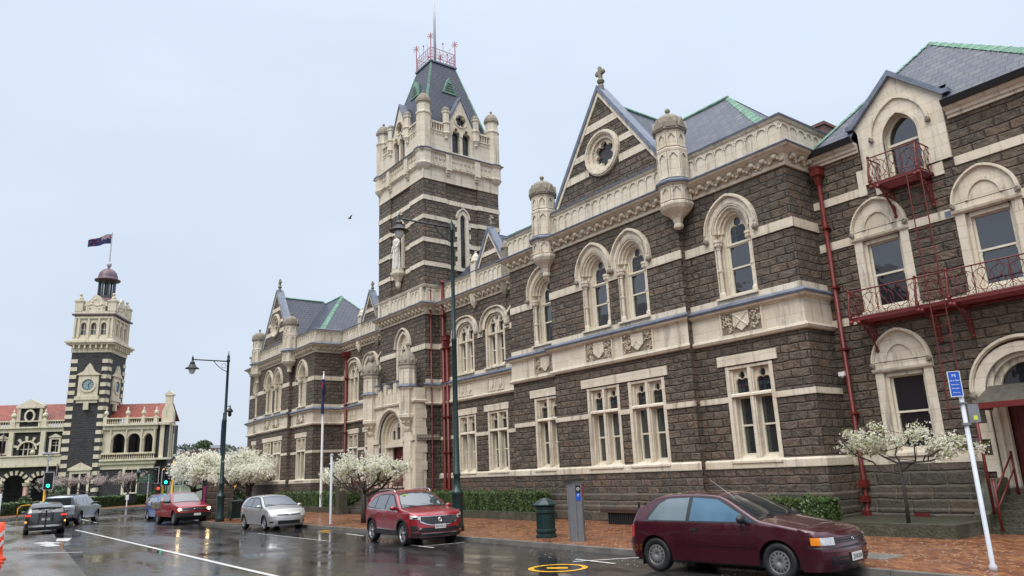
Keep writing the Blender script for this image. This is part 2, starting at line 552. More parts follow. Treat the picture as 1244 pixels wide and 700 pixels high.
def parapet(fr, u0, u1, e0=0, e1=0, zb=11.68, zt=12.5, th=.3, arcade=True, coping=True, d=0.02):
    mb = MB(fr)
    mb.box(u0, u1, zb-.25, zt, d-th, d)
    moulding(mb, u0, u1, [(zt-.06, d-.01), (zt-.04, d+.05), (zt+.05, d+.1), (zt+.05, d-.01)], e0, e1)
    if arcade:
        n = max(1, round((u1-u0)/.42)); p = (u1-u0)/n
        for i in range(n+1):
            u = u0+p*i
            if 0 < i < n: mb.box(u-.022, u+.022, zb+.04, zt-.3, d-.01, d+.045)
        for i in range(n):
            c = u0+p*(i+.5)
            o = arch(c, zt-.32, p*.5, .20, 4); q = arch(c, zt-.32, p*.5-.04, .15, 4)
            mb.ring(o, q, d-.01, d+.045)
            mb.box(c-p*.5, c-p*.28, zt-.2, zt-.155, d-.01, d+.03); mb.box(c+p*.28, c+p*.5, zt-.2, zt-.155, d-.01, d+.03)
    mb.build('parapet', M['cream'], court)
    if coping:
        l = MB(fr)
        moulding(l, u0, u1, [(zt+.05, d-th-.05), (zt+.05, d+.13), (zt+.1, d+.14), (zt+.2, d-th*.4), (zt+.1, d-th-.05)], e0, e1)
        l.build('coping', M['lead'], court)
def string_course(fr, u0, u1, e0=0, e1=0, d=0):
    """frieze between the storeys: moulding 5.75, plain cream 5.9-6.75, lead weathering 6.75-7.0, cream course to 7.2"""
    mb = MB(fr)
    moulding(mb, u0, u1, [(5.74, -.02), (5.76, .1+d), (5.84, .15+d), (5.9, .12+d), (5.93, .05+d), (6.66, .05+d), (6.7, .1+d), (6.74, .2+d), (6.80, .22+d), (6.84, -.02)], e0, e1)
    moulding(mb, u0, u1, [(6.84, -.02), (6.98, .04+d), (7.18, .04+d), (7.2, -.02)], e0, e1)
    mb.build('string_course', M['cream'], court)
    l = MB(fr)
    moulding(l, u0, u1, [(6.80, -.02), (6.80, .25+d), (6.86, .28+d), (6.9, .25+d), (7.0, .05+d), (7.0, -.02)], e0, e1)
    l.build('lead_weathering', M['lead'], court)
def sill_band(fr, u0, u1, gaps=(), e0=0, e1=0):
    mb = MB(fr)
    moulding(mb, u0, u1, [(1.79, -.02), (1.79, .09), (2.0, .09), (2.06, .02), (2.06, -.02)], e0, e1)
    mb.build('sill_band', M['cream'], court)
def plinth(fr, u0, u1, e0=0, e1=0):
    mb = MB(fr)
    moulding(mb, u0, u1, [(GND-.1, -.02), (GND-.1, .2), (.62, .2), (.68, .15), (1.02, .15), (1.08, .06), (1.08, -.02)], e0, e1)
    mb.build('plinth', M['plinth'], court)
    mb = MB(fr)
    moulding(mb, u0, u1, [(1.08, -.02), (1.08, .055), (1.79, .055), (1.79, -.02)], e0, e1)
    mb.build('plinth_wall', M['rockb'], court)
def stops(mb, cx, a, z, r=.105):
    for s in (-1, 1):
        mb.lump(cx+s*a, z-.02, .12, r, r, r, 7, 5)
        mb.lump(cx+s*a, z+.03, .17, r*.5); mb.lump(cx+s*(a-.04), z-.07, .15, r*.45)
def sash(win, fr, u0, u1, z0, z1, zm, d, gl='glass', w=.055, archtop=None):
    """double hung sash window set at depth d"""
    f = MB(fr)
    f.box(u0, u0+w, z0, z1, d-.08, d); f.box(u1-w, u1, z0, z1, d-.08, d)
    f.box(u0, u1, z0, z0+w*1.3, d-.08, d+.002); f.box(u0, u1, z1-w, z1, d-.08, d+.002)
    f.box(u0, u1, zm-w*.5, zm+w*.5, d-.09, d+.012)
    f.box(u0+w, u0+w+.02, zm-w*1.8, zm-w*.5, d-.06, d+.002); f.box(u1-w-.02, u1-w, zm-w*1.8, zm-w*.5, d-.06, d+.002)
    f.build('sash', M['sash'], win)
    g = MB(fr)
    g.quad((u0+w*.5, zm, d-.03), (u1-w*.5, zm, d-.03), (u1-w*.5, z1-w*.5, d-.028), (u0+w*.5, z1-w*.5, d-.028))
    g.quad((u0+w*.5, z0+w*.5, d-.062), (u1-w*.5, z0+w*.5, d-.062), (u1-w*.5, zm, d-.06), (u0+w*.5, zm, d-.06))
    g.build('pane', M[gl], win)
def win_A(fr, cx, hw=.87, z0=2.05, z1=4.96, lintel=None):
    """ground floor mullioned window with traceried top lights"""
    m = MB(fr); zt = 3.99
    for s in (-1, 1):
        a, b = sorted((cx+s*hw, cx+s*(hw-.13))); m.box(a, b, z0, z1, -.4, .015)
        a, b = sorted((cx+s*(hw-.13), cx+s*(hw-.2))); m.box(a, b, z0, z1, -.4, -.09)
    m.box(cx-hw+.13, cx+hw-.13, z1-.08, z1, -.4, -.005)
    m.box(cx-.1, cx+.1, z0, z1-.08, -.4, -.06); m.box(cx-.06, cx+.06, z0, z1-.08, -.07, -.005)
    m.box(cx-hw+.13, cx+hw-.13, zt, zt+.11, -.4, -.03); moulding(m, cx-hw+.13, cx+hw-.13, [(zt+.11, -.12), (zt+.11, -.03), (zt+.06, .02), (zt, .02), (zt, -.12)])
    moulding(m, cx-hw-.03, cx+hw+.03, [(z0-.10, .08), (z0-.10, .13), (z0-.04, .13), (z0+.13, -.22), (z0+.13, -.4), (z0-.1, -.4)])
    L = []
    for s in (-1, 1):
        a, b = sorted((cx+s*.1, cx+s*(hw-.2))); c = (a+b)/2; h = (b-a)/2
        m.plate(rect(a, b, zt+.11, z1-.08), [trefoil_head(c, zt+.13, z1-.15, h-.035)], -.16, -.27)
        L.append((a, b))
    w = m.build('window', M['cream'], court)
    g = MB(fr)
    for a, b in L: g.quad((a, zt+.1, -.25), (b, zt+.1, -.25), (b, z1-.08, -.25), (a, z1-.08, -.25))
    g.build('leaded_light', M['leaded'], w)
    for a, b in L: sash(w, fr, a, b, z0+.12, zt, 3.1, -.27, 'glassg')
    if lintel:
        l = MB(fr); l.box(lintel[0], lintel[1], z1+.04, z1+.36, -.02, .05); l.build('lintel', M['cream'], court)
def hood(m, cx, zs, a, h, w=.10, d1=.16, n=10):
    o = arch(cx, zs, a, h, n); i = arch(cx, zs, a-w, h-w*1.05, n)
    m.ring(o, i, -.01, d1*.7)
    o2 = arch(cx, zs, a-w*.25, h-w*.25, n); i2 = arch(cx, zs, a-w*.75, h-w*.8, n)
    m.ring(o2, i2, 0, d1)
ZB = 9.44
def win_B(fr, cx, hood_a=1.0, zs=ZB, stopsat=9.25):
    """first floor pointed window with shafts and hood mould"""
    m = MB(fr); a0 = .73; z0 = 7.2
    m.box(cx-.9, cx-a0+.001, 9.0, 9.24, -.02, .045); m.box(cx+a0-.001, cx+.9, 9.0, 9.24, -.02, .045)
    steps = [(.93, 1.10, .05), (.73, .88, -.0), (.62, .76, -.1), (.53, .66, -.2), (.45, .57, -.3)]
    for sg in (-1, 1):
        a, b = sorted((cx+sg*.93, cx+sg*.73)); m.box(a, b, 9.2, zs, -.1, .05)
    for (a, h, d), (b, k, _) in zip(steps, steps[1:]):
        m.ring(arch(cx, zs, a, h, 10), arch(cx, zs, b, k, 10), -.42, d)
    m.ring(arch(cx, zs, .75, .90, 10), arch(cx, zs, .70, .84, 10), -.02, .05)
    m.ring(arch(cx, zs, .64, .78, 10), arch(cx, zs, .60, .73, 10), -.12, -.06)
    for s in (-1, 1):
        for r0, r1, d in ((.73, .70, .0), (.70, .53, -.2), (.53, .45, -.3)):
            a, b = sorted((cx+s*r0, cx+s*r1)); m.box(a, b, z0, zs, -.42, d)
        u = cx+s*.625; dd = -.07
        m.lathe(u, dd, [(.06, z0), (.11, z0+.0), (.11, z0+.16), (.075, z0+.22), (.062, z0+.25), (.062, 8.12), (.09, 8.13), (.09, 8.19), (.062, 8.2), (.062, 8.88), (.09, 8.9), (.07, 8.94), (.15, 9.12), (.17, 9.14), (.17, 9.22)], 10)
        for k in range(8): m.lump(u+.115*math.cos(k*PI/4), 9.05, dd+.115*math.sin(k*PI/4), .045, .07, .045, 5, 3)
    moulding(m, cx-.78, cx+.78, [(z0-.06, .06), (z0-.06, .14), (z0, .14), (z0+.12, -.25), (z0+.12, -.42), (z0-.06, -.42)])
    w = m.build('window', M['cream'], court)
    hm = MB(fr)
    hood(hm, cx, zs+.0, hood_a+.03, 1.24, .12)
    for sg in (-1, 1):
        a, b = sorted((cx+sg*(hood_a+.03), cx+sg*(hood_a-.09))); hm.box(a, b, 9.24, zs, -.01, .12)
    hm.build('hood_mould', M['cream'], w)
    hs = MB(fr); stops(hs, cx, hood_a-.03, stopsat); hs.build('label_stop', M['creamw'], w)
    f = MB(fr)
    f.ring(opening(cx, 7.32, zs, .46, .58), opening(cx, 7.32, zs, .40, .51), -.42, -.33)
    f.box(cx-.46, cx+.46, 8.99, 9.06, -.42, -.30)
    f.build('sash_surround', M['sash'], w)
    sash(w, fr, cx-.42, cx+.42, 7.3, 9.0, 8.2, -.34)
    tz = MB(fr)
    tz.plate(opening(cx, 9.05, zs, .41, .52), [trefoil_head(cx, 9.07, 9.93, .30)], -.37, -.40)
    tz.build('tracery', M['cream'], w)
    g = MB(fr); p = opening(cx, 9.04, zs, .41, .52)
    g.face([g.P(x, z, -.39) for x, z in p]); g.build('leaded_light', M['leaded'], w)
def hole_B(cx): return opening(cx, 7.2, ZB, .73, .88, 10)
def win_C(fr, cx):
    """wing first floor: broad low pointed arch over two traceried lights"""
    m = MB(fr); hw = .84; z0 = 7.2; zs = 9.25
    m.ring(arch(cx, zs, 1.12, .93, 9), arch(cx, zs, .88, .72, 9), -.4, .045)
    m.ring(arch(cx, zs, .88, .72, 9), arch(cx, zs, .80, .64, 9), -.4, -.03)
    for s in (-1, 1):
        a, b = sorted((cx+s*hw, cx+s*(hw-.12))); m.box(a, b, z0, zs, -.4, .02)
        a, b = sorted((cx+s*(hw-.12), cx+s*(hw-.2))); m.box(a, b, z0, zs, -.4, -.1)
    m.box(cx-.09, cx+.09, z0, zs, -.4, -.05)
    m.box(cx-.72, cx+.72, 8.88, 8.98, -.4, -.03)
    moulding(m, cx-hw-.03, cx+hw+.03, [(z0-.08, .06), (z0-.08, .14), (z0, .14), (z0+.12, -.22), (z0+.12, -.4), (z0-.08, -.4)])
    holes = [trefoil_head(cx+s*.37, 9.0, 9.72, .22) for s in (-1, 1)]+[foil(cx, 9.72, .12, 4)]
    m.plate([(cx-.8, 8.98)]+arch(cx, zs, .8, .64, 9)+[(cx+.8, 8.98)], holes, -.14, -.26)
    w = m.build('window', M['cream'], court)
    hm = MB(fr); hood(hm, cx, zs-.02, 1.26, 1.09, .09); hm.build('hood_mould', M['cream'], w)
    hs = MB(fr); stops(hs, cx, 1.2, 9.17); hs.build('label_stop', M['creamw'], w)
    g = MB(fr); g.quad((cx-.65, 8.95, -.25), (cx+.65, 8.95, -.25), (cx+.65, 9.85, -.25), (cx-.65, 9.85, -.25)); g.build('leaded_light', M['leaded'], w)
    for s in (-1, 1):
        a, b = sorted((cx+s*.09, cx+s*.64)); sash(w, fr, a, b, z0+.12, 8.88, 8.1, -.26)
def hole_C(cx): return opening(cx, 7.2, 9.25, .84, .70, 9)
def carved_panel(fr, u0, u1, z0=5.97, z1=6.70, kind=0, d=.05):
    m = MB(fr); c = (u0+u1)/2
    m.ring(rect(u0-.06, u1+.06, z0-.06, z1+.06), rect(u0, u1, z0, z1), 0, d+.06, True)
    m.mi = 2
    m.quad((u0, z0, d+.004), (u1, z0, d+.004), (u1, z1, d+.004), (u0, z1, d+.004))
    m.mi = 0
    r = random.Random(int(abs(u0)*100)+kind)
    sw = (u1-u0)*.2
    sh = [(c-sw, z1-.05), (c-sw, z0+.28), (c, z0+.07), (c+sw, z0+.28), (c+sw, z1-.05)]
    m.prism(sh, d, d+.05)
    if kind == 1:
        for a, b in ((-1, 1), (1, -1)): m.tube([(c+a*sw*.85, z1-.1, d+.055), (c+b*sw*.85, z0+.2, d+.055)], .028, 4)
    elif kind == 2: m.tube([(c-sw*.7, z0+.22, d+.055), (c, z0+.42, d+.055), (c+sw*.7, z0+.22, d+.055)], .018, 4)
    elif kind == 3:
        for k in (-1, 0, 1): m.tube([(c+k*sw*.5, z0+.2, d+.055), (c+k*sw*.5, z1-.15, d+.055)], .018, 4)
    m.mi = 1
    for i in range(110):
        u = r.uniform(u0+.03, u1-.03); z = r.uniform(z0+.03, z1-.03)
        if abs(u-c) < sw+.03: continue
        if i % 3 == 0:
            pts = [(u+.05*math.cos(t), z+.05*math.sin(t), d+.045) for t in [k*.9 for k in range(6)]]
            m.tube(pts, .016, 4)
        else: m.lump(u, z, d+.02, r.uniform(.03, .06), r.uniform(.03, .06), .055, 5, 3)
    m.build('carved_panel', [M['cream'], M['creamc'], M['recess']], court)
def oct_turret(fr, u, d):
    K = .84
    class TB_(MB):
        def lathe(s, u, d, prof, n=8, rot=None, smooth=False): MB.lathe(s, u, d, [(r*K, z) for r, z in prof], n, rot, smooth)
    m = TB_(fr)
    m.lathe(u, d, [(.10, 9.93), (.20, 9.97), (.22, 10.05), (.17, 10.12), (.24, 10.3), (.36, 10.42), (.5, 10.5), (.64, 10.6), (.72, 10.72), (.72, 10.8), (.66, 10.84), (.63, 10.88), (.63, 11.36), (.67, 11.4), (.76, 11.46)], 8, smooth=False)
    m.lathe(u, d, [(.62, 11.66), (.62, 12.66), (.66, 12.7), (.68, 12.78), (.62, 12.84), (.58, 12.86), (.58, 13.38), (.62, 13.42), (.66, 13.48)], 8)
    # facet panels
    for k in range(8):
        a = 2*PI*k/8; ca, sa = math.cos(a), math.sin(a)
        for rr, za, zb in ((.63*K, 10.92, 11.32), (.62*K, 11.74, 12.6), (.58*K, 12.92, 13.34)):
            ap = rr*math.cos(PI/8); hwid = rr*math.sin(PI/8)
            def pt(t, z, o): return (u+ca*(ap+o)-sa*t, z, d+sa*(ap+o)+ca*t)
            for t0, t1, q0, q1 in ((-hwid, -hwid+.06, za, zb), (hwid-.06, hwid, za, zb), (-hwid, hwid, zb, zb+.06), (-hwid, hwid, za-.05, za)):
                m.quad(pt(t0, q0, .05), pt(t1, q0, .05), pt(t1, q1, .05), pt(t0, q1, .05))
                for A, B in (((t0, q0), (t1, q0)), ((t1, q0), (t1, q1)), ((t1, q1), (t0, q1)), ((t0, q1), (t0, q0))):
                    m.quad(pt(*A, 0), pt(*B, 0), pt(*B, .05), pt(*A, .05))
            # little cusped head
            for s in (-1, 1):
                m.quad(pt(s*(hwid-.05), zb, .045), pt(s*.02, zb, .045), pt(s*(hwid-.05), zb-.16, .045), pt(s*(hwid-.05), zb-.16, .045))
    t = m.build('turret', M['cream'], court)
    l = TB_(fr); l.lathe(u, d, [(.76, 11.46), (.84, 11.48), (.86, 11.54), (.66, 11.68), (.5, 11.68)], 8); l.build('lead_collar', M['lead'], t)
    c = TB_(fr)
    c.lathe(u, d, [(.66, 13.48), (.74, 13.52), (.74, 13.58), (.66, 13.62), (.68, 13.8), (.6, 14.02), (.4, 14.18), (.2, 14.24), (.1, 14.26), (.07, 14.34), (.05, 14.36)], 8)
    for k in range(8):
        a = 2*PI*k/8
        ca, sa = math.cos(a), math.sin(a)
        q = [(u+ca*.60-sa*t, z, d+sa*.60+ca*t) for t, z in ((-.2, 13.58), (.2, 13.58), (0, 13.98))]
        b = (u+ca*.3, 14.05, d+sa*.3)
        c.quad(q[0], q[1], q[2], q[2]); c.quad(q[1], b, q[2], q[2]); c.quad(b, q[0], q[2], q[2])
    c.lump(u, 14.44, d, .10, .10, .10, 10, 6)
    c.build('turret_cap', M['creamw'], t)
def finial_cross(fr, u, z, d=-.2, s=1.0, parent=None):
    m = MB(fr)
    m.lathe(u, d, [(.13*s, z), (.13*s, z+.2*s), (.08*s, z+.25*s), (.055*s, z+.3*s), (.055*s, z+.42*s), (.1*s, z+.45*s), (.1*s, z+.5*s), (.05*s, z+.52*s), (.05*s, z+1.0*s), (.02*s, z+1.05*s)], 8)
    zc = z+.78*s
    m.box(u-.18*s, u+.18*s, zc-.08*s, zc+.08*s, d-.07*s, d+.07*s)
    for a, b in ((-.18, 0), (.18, 0), (0, .2)):
        m.lump(u+a*s, zc+b*s, d, .10*s, .11*s, .10*s, 6, 4)
    m.lathe(u, d, [(.12*s, z+.3*s), (.17*s, z+.4*s), (.10*s, z+.5*s), (.09*s, zc+.2*s)], 8)
    for a in (-1, 1):
        for b in (-1, 1): m.lump(u+a*.1*s, zc+b*.1*s, d, .06*s, .06*s, .045*s, 5, 3)
    m.build('finial', M['creamw'], court)
def gable(fr, cx, hw, z0, z1, th=.45, rw=None, bands=(), finial=1.0):
    """stone gable with lead coping, cream margins and bands"""
    sl = (z1-z0)/hw
    m = MB(fr)
    out = [(cx-hw, z0), (cx, z1), (cx+hw, z0)]
    holes = []
    if rw: holes = [[(cx+rw*.82*math.cos(-2*PI*k/24), rwz[0]+rw*.82*math.sin(-2*PI*k/24)) for k in range(24)] for rwz in [(z0+(z1-z0)*.35, 0)]]
    m.plate(out, holes, 0, -.3)
    m.quad((cx-hw, z0, -th), (cx+hw, z0, -th), (cx, z1, -th), (cx, z1, -th))
    g = m.build('gable', M['rock'], court)
    b = MB(fr)
    for zz0, zz1 in bands:
        h0, h1 = (z1-zz0)/sl-.12, (z1-zz1)/sl-.12
        segs = [(-1, 1)]
        if rw:
            rz = z0+(z1-z0)*.35
            dz = min(abs(zz0-rz), abs(zz1-rz)) if not (zz0 < rz < zz1) else 0
            if dz < rw: q = math.sqrt(rw*rw-dz*dz); 
            else: q = 0
        else: q = 0
        if q: 
            b.prism([(cx-h0, zz0), (cx-h1, zz1), (cx-q, zz1), (cx-q, zz0)], -.02, .03); b.prism([(cx+q, zz0), (cx+q, zz1), (cx+h1, zz1), (cx+h0, zz0)], -.02, .03)
        else: b.prism([(cx-h0, zz0), (cx-h1, zz1), (cx+h1, zz1), (cx+h0, zz0)], -.02, .03)
    for s in (-1, 1):   # raking cream margin
        w = .14*math.hypot(1, sl)
        b.prism([(cx+s*hw, z0), (cx, z1), (cx, z1-w*1.0), (cx+s*(hw-w/sl), z0)][::s], -.02, .05)
    b.build('gable_trim', M['cream'], g)
    c = MB(fr); nx, nz = sl/math.hypot(1, sl), 1/math.hypot(1, sl)
    for s in (-1, 1):
        q = [(cx+s*hw, z0), (cx, z1), (cx, z1+.14/nz), (cx+s*(hw+.14*nx), z0+.14*nz)]
        c.prism(q[::s], -th-.05, .10)
    c.build('gable_coping', M['lead'], g)
    if rw:
        rz = z0+(z1-z0)*.35
        C = lambda r, n=24: [(cx+r*math.cos(2*PI*k/n), rz+r*math.sin(2*PI*k/n)) for k in range(n)]
        r = MB(fr)
        r.ring(C(rw), C(rw*.82), -.1, .12, True); r.ring(C(rw*.94), C(rw*.88), 0, .16, True); r.ring(C(rw*.82), C(rw*.66), -.3, .02, True)
        r.plate(C(rw*.66), [foil(cx, rz, rw*.60, 6)], -.08, -.25)
        w = r.build('round_window', M['cream'], court)
        q = MB(fr); q.face([q.P(x, z, -.22) for x, z in C(rw*.66)]); q.build('leaded_light', M['leaded'], w)
    if finial: finial_cross(fr, cx, z1+.1, -.18, finial)
def roof_faces(name, faces, mat='slate'):
    m = MB()
    for f in faces: m.face([m.P(x, z, y) for x, y, z in f])
    return m.build(name, M[mat], court)
def ridge(pts, w=.16, mat='copper', name='ridge_capping', parent=None):
    m = MB()
    for a, b in zip(pts, pts[1:]):
        m.tube([(a[0], a[2]+.02, a[1]), (b[0], b[2]+.02, b[1])], w*.5, 6)
    return m.build(name, M[mat], parent or court)
def hipflash(a, b, n1, n2, w=.32):
    """copper strip lying on the two slopes beside a hip from a to b; n1,n2 = directions down each slope"""
    m = MB(); A, B = Vector(a), Vector(b)
    for n in (n1, n2):
        N = Vector(n).normalized()*w
        up = Vector((0, 0, .035))
        P = [A+up, B+up, B+N+up, A+(B-A)*.03+N*.55+up]
        m.face([m.P(p.x, p.z, p.y) for p in P])
        for k in range(1, 14):
            c = A.lerp(B, k/14)+up
            d = c+N
            t = (B-A).normalized()*.02
            m.face([m.P(p.x, p.z+.012, p.y) for p in (c-t, c+t, d+t, d-t)])
    return m.build('hip_flashing', M['copper'], court)

M['recess'] = plain('grimy_shaded_carved_recess', (.20, .165, .12), .8, var=.3)  # deep-recess shade painted into the grimy panel backing colour
# ---------------- pavilions
def pavilion(ox, oy, yret, near):
    Yb, Yf = 19.45+oy, 19.75+oy
    FB, FF = front(Yb), front(Yf)
    x0, x1, x2, x3 = -26.1+ox, -22.9+ox, -15.85+ox, -11.7+ox
    w1, w2, wl, wr = -20.17+ox, -18.17+ox, -23.75+ox, -13.9+ox
    g1, g2, gl, gr = -20.15+ox, -17.95+ox, -23.79+ox, -13.87+ox
    m = MB(FB)
    m.plate(rect(x1, x2, GND, 11.0), [hole_B(w1), hole_B(w2), rect(g1-.87, g1+.87, 2.05, 4.96), rect(g2-.87, g2+.87, 2.05, 4.96)], 0)
    for u in (x1, x2): m.quad((u, GND, 0), (u, 11, 0), (u, 11, -.32), (u, GND, -.32))
    m.fr = FF
    m.plate(rect(x0, x1, GND, 11.0), [hole_B(wl), rect(gl-.87, gl+.87, 2.05, 4.96)], 0)
    m.plate(rect(x2, x3, GND, 11.0), [hole_B(wr), rect(gr-.87, gr+.87, 2.05, 4.96)], 0)
    SX = sideX(x3); m.fr = SX
    m.plate(rect(Yf, yret+.6, GND, 11.0), [], 0)
    SL = Fr((x0, 0, 0), (0, -1), (-1, 0)); m.fr = SL
    m.plate(rect(-(yret+1.5), -Yf, GND, 11.0), [], 0)
    m.build('pavilion_wall', M['rock'], court)
    for cx, fr in ((w1, FB), (w2, FB)): win_B(fr, cx, .98)
    for cx, fr in ((wl, FF), (wr, FF)): win_B(fr, cx, 1.0)
    win_A(FB, g1); win_A(FB, g2); win_A(FF, gl, lintel=(gl-1.13, min(gl+1.13, x1-.01))); win_A(FF, gr, lintel=(gr-1.13, gr+1.07))
    l = MB(FB); l.box(g1-1.15, g2+1.05, 5.0, 5.32, -.02, .05); l.build('lintel', M['cream'], court)
    b = MB(FB)
    band(b, x1-.04, x2+.04, 3.83, 4.01, .04, [(g1-.87, g1+.87), (g2-.87, g2+.87)])
    band(b, x1-.04, x2+.04, 8.9, 9.2, .04, [(w1-.74, w1+.74), (w2-.74, w2+.74)])
    b.fr = FF
    band(b, x0, x1, 3.83, 4.01, .04, [(gl-.87, gl+.87)]); band(b, x2, x3+.04, 3.83, 4.01, .04, [(gr-.87, gr+.87)])
    band(b, x0, x1, 8.9, 9.2, .04, [(wl-.74, wl+.74)]); band(b, x2, x3+.04, 8.9, 9.2, .04, [(wr-.74, wr+.74)])
    b.fr = SX
    band(b, Yf, yret, 3.83, 4.01, .04); band(b, Yf, yret, 8.9, 9.2, .04)
    b.build('stone_band', M['cream'], court)
    for fr, a, c, e0, e1 in ((FB, x1, x2, 1, 1), (FF, x0, x1, 1, 0), (FF, x2, x3, 0, 1), (SX, Yf, yret, 1, 0)):
        plinth(fr, a, c, e0, e1); sill_band(fr, a, c, (), e0, e1); string_course(fr, a, c, e0, e1)
        cornice(fr, a, c, e0, e1)
        parapet(fr, a, c, e0, e1)
    if near: parapet(SX, yret, yret+1.6)
    carved_panel(FB, w1-.68, w1+.74, kind=3); carved_panel(FB, w2-.68, w2+.78, kind=2)
    carved_panel(FF, wl-.7, wl+.72, kind=3); carved_panel(FF, wr-.72, wr+.78, kind=1)
    oct_turret(FB, x2+.1, .05); oct_turret(FB, x1-.1, .05)
    gc = -19.2+ox
    gable(FB, gc, 3.0, 12.68, 16.9, .45, .95, bands=((13.45, 13.75), (14.25, 14.5), (15.3, 15.6)))
    # roofs
    ap = (-16.0+ox, 23.6+oy, 16.35); e = 12.3
    xl = x0+.3; xr = x3-.3; yb = 27.4+oy; yf = Yf+.3
    apl = (-21.8+ox, 23.6+oy, 16.35)
    rf = roof_faces('roof', [[(xl, yf, e), (xr, yf, e), ap, apl], [(xr, yf, e), (xr, yb, e), ap], [(xr, yb, e), (xl, yb, e), apl, ap], [(xl, yb, e), (xl, yf, e), apl],
        [(gc-2.75, Yb+.4, 12.6), (gc, Yb+.4, 16.5), (gc, 23.6+oy, 16.5), (gc-2.75, 23.6+oy, 12.6)], [(gc+2.75, Yb+.4, 12.6), (gc, Yb+.4, 16.5), (gc, 23.6+oy, 16.5), (gc+2.75, 23.6+oy, 12.6)]])
    ridge([ap, apl]); ridge([(gc, Yb+.4, 16.5), (gc, 23.4+oy, 16.5)])
    hipflash(ap, (xr, yf, e), (-1, 0, 0), (0, 1, 0), .34)
    hipflash(ap, (xr, yb, e), (-1, 0, 0), (0, -1, 0), .2)
    rear = MB(); rear.box(x0+.35, x3-.35, 0, 12.3, Yf+.6, yb+3); rear.build('rear_block', M['rock'], court)
pavilion(0, 0, 21.15, True)
pavilion(-38.35, .35, 22.2, False)

# ---------------- wings between pavilions and tower
def wing(ox, Y, x0, x1):
    F = front(Y)
    c1, c2 = -32.72+ox, -29.95+ox
    m = MB(F)
    m.plate(rect(x0, x1, GND, 11.0), [hole_C(c1), hole_C(c2), rect(c1-.82, c1+.82, 2.05, 4.96), rect(c2-.86, c2+.86, 2.05, 4.96)], 0)
    m.build('wing_wall', M['rock'], court)
    win_C(F, c1); win_C(F, c2)
    win_A(F, c1, .82, lintel=(c1-.95, c1+.97)); win_A(F, c2, .86, lintel=(c2-1.15, c2+.95))
    b = MB(F)
    band(b, x0, x1, 3.83, 4.01, .04, [(c1-.82, c1+.82), (c2-.86, c2+.86)])
    band(b, x0, x1, 8.9, 9.2, .04, [(c1-1.13, c1+1.13), (c2-1.13, c2+1.13)])
    b.build('stone_band', M['cream'], court)
    plinth(F, x0, x1); sill_band(F, x0, x1); string_course(F, x0, x1); cornice(F, x0, x1); parapet(F, x0, x1)
    # narrow blind hood beside the pavilion
    h = MB(F); cb = -28.45+ox
    h.ring([(cb-.42, 9.0), (cb-.42, 9.75), (cb+.3, 10.25), (cb+.42, 10.25)], [(cb-.3, 9.0), (cb-.3, 9.7), (cb+.3, 10.1), (cb+.42, 10.1)], -.01, .12)
    h.lump(cb-.45, 9.0, .08, .09); h.lump(cb-.28, 9.02, .08, .07)
    h.build('hood_mould', M['cream'], court)
    s = MB(F)
    for c in (c1, c2):
        for k in (-.37, .37):
            s.ring(rect(c+k-.33, c+k+.33, 5.98, 6.66), rect(c+k-.27, c+k+.27, 6.04, 6.6), 0, .09, True)
            s.prism([(c+k-.14, 6.56), (c+k-.14, 6.25), (c+k, 6.1), (c+k+.14, 6.25), (c+k+.14, 6.56)], .03, .09)
    s.build('shield_panel', M['cream'], court)
    gx = c2-.25
    gable(F, gx, 1.18, 12.6, 14.5, .35, None, bands=((13.15, 13.4),), finial=.75)
    for u in (gx-1.42, gx+1.38):
        t = MB(F)
        t.box(u-.22, u+.22, 11.6, 13.1, -.3, .14); t.lathe(u, -.08, [(.27, 13.05), (.32, 13.12), (.32, 13.18), (.26, 13.22), (.22, 13.4), (.1, 13.58), (.05, 13.62)], 8)
        t.lump(u, 13.68, -.08, .07)
        t.lathe(u, .1, [(.04, 10.55), (.14, 10.7), (.2, 10.9), (.24, 11.3)], 8)
        t.build('pinnacle', M['creamw'] if u > gx else M['cream'], court)
    rf = roof_faces('roof', [[(x0, Y+.35, 12.3), (x1+1.5, Y+.35, 12.3), (x1+1.5, Y+3.4, 15.5), (x0, Y+3.4, 15.5)], [(x0, Y+3.4, 15.5), (x1+1.5, Y+3.4, 15.5), (x1+1.5, Y+6.5, 12.3), (x0, Y+6.5, 12.3)]])
    rf2 = roof_faces('gable_roof', [[(gx-1.1, Y+.3, 12.6), (gx, Y+.3, 14.4), (gx, Y+2.3, 14.4), (gx-1.1, Y+.6, 12.6)], [(gx+1.1, Y+.3, 12.6), (gx, Y+.3, 14.4), (gx, Y+2.3, 14.4), (gx+1.1, Y+.6, 12.6)]])
    ridge([(x0, Y+3.4, 15.5), (x1+1.5, Y+3.4, 15.5)])
    rear = MB(); rear.box(x0, x1, 0, 12.25, Y+.65, Y+7); rear.build('rear_block', M['rock'], court)
wing(0, 21.6, -35.45, -26.1)
wing(-15.35, 22.2, -50.05, -40.95)
# roof crossing behind the far pavilion
roof_faces('roof', [[(-49.2, 22.6, 12.3), (-44.5, 22.6, 12.3), (-46.6, 26.0, 15.7)], [(-49.2, 22.6, 12.3), (-46.6, 26.0, 15.7), (-46.6, 31, 15.7), (-49.2, 31, 12.3)], [(-44.5, 22.6, 12.3), (-44.5, 31, 12.3), (-46.6, 31, 15.7), (-46.6, 26, 15.7)]])

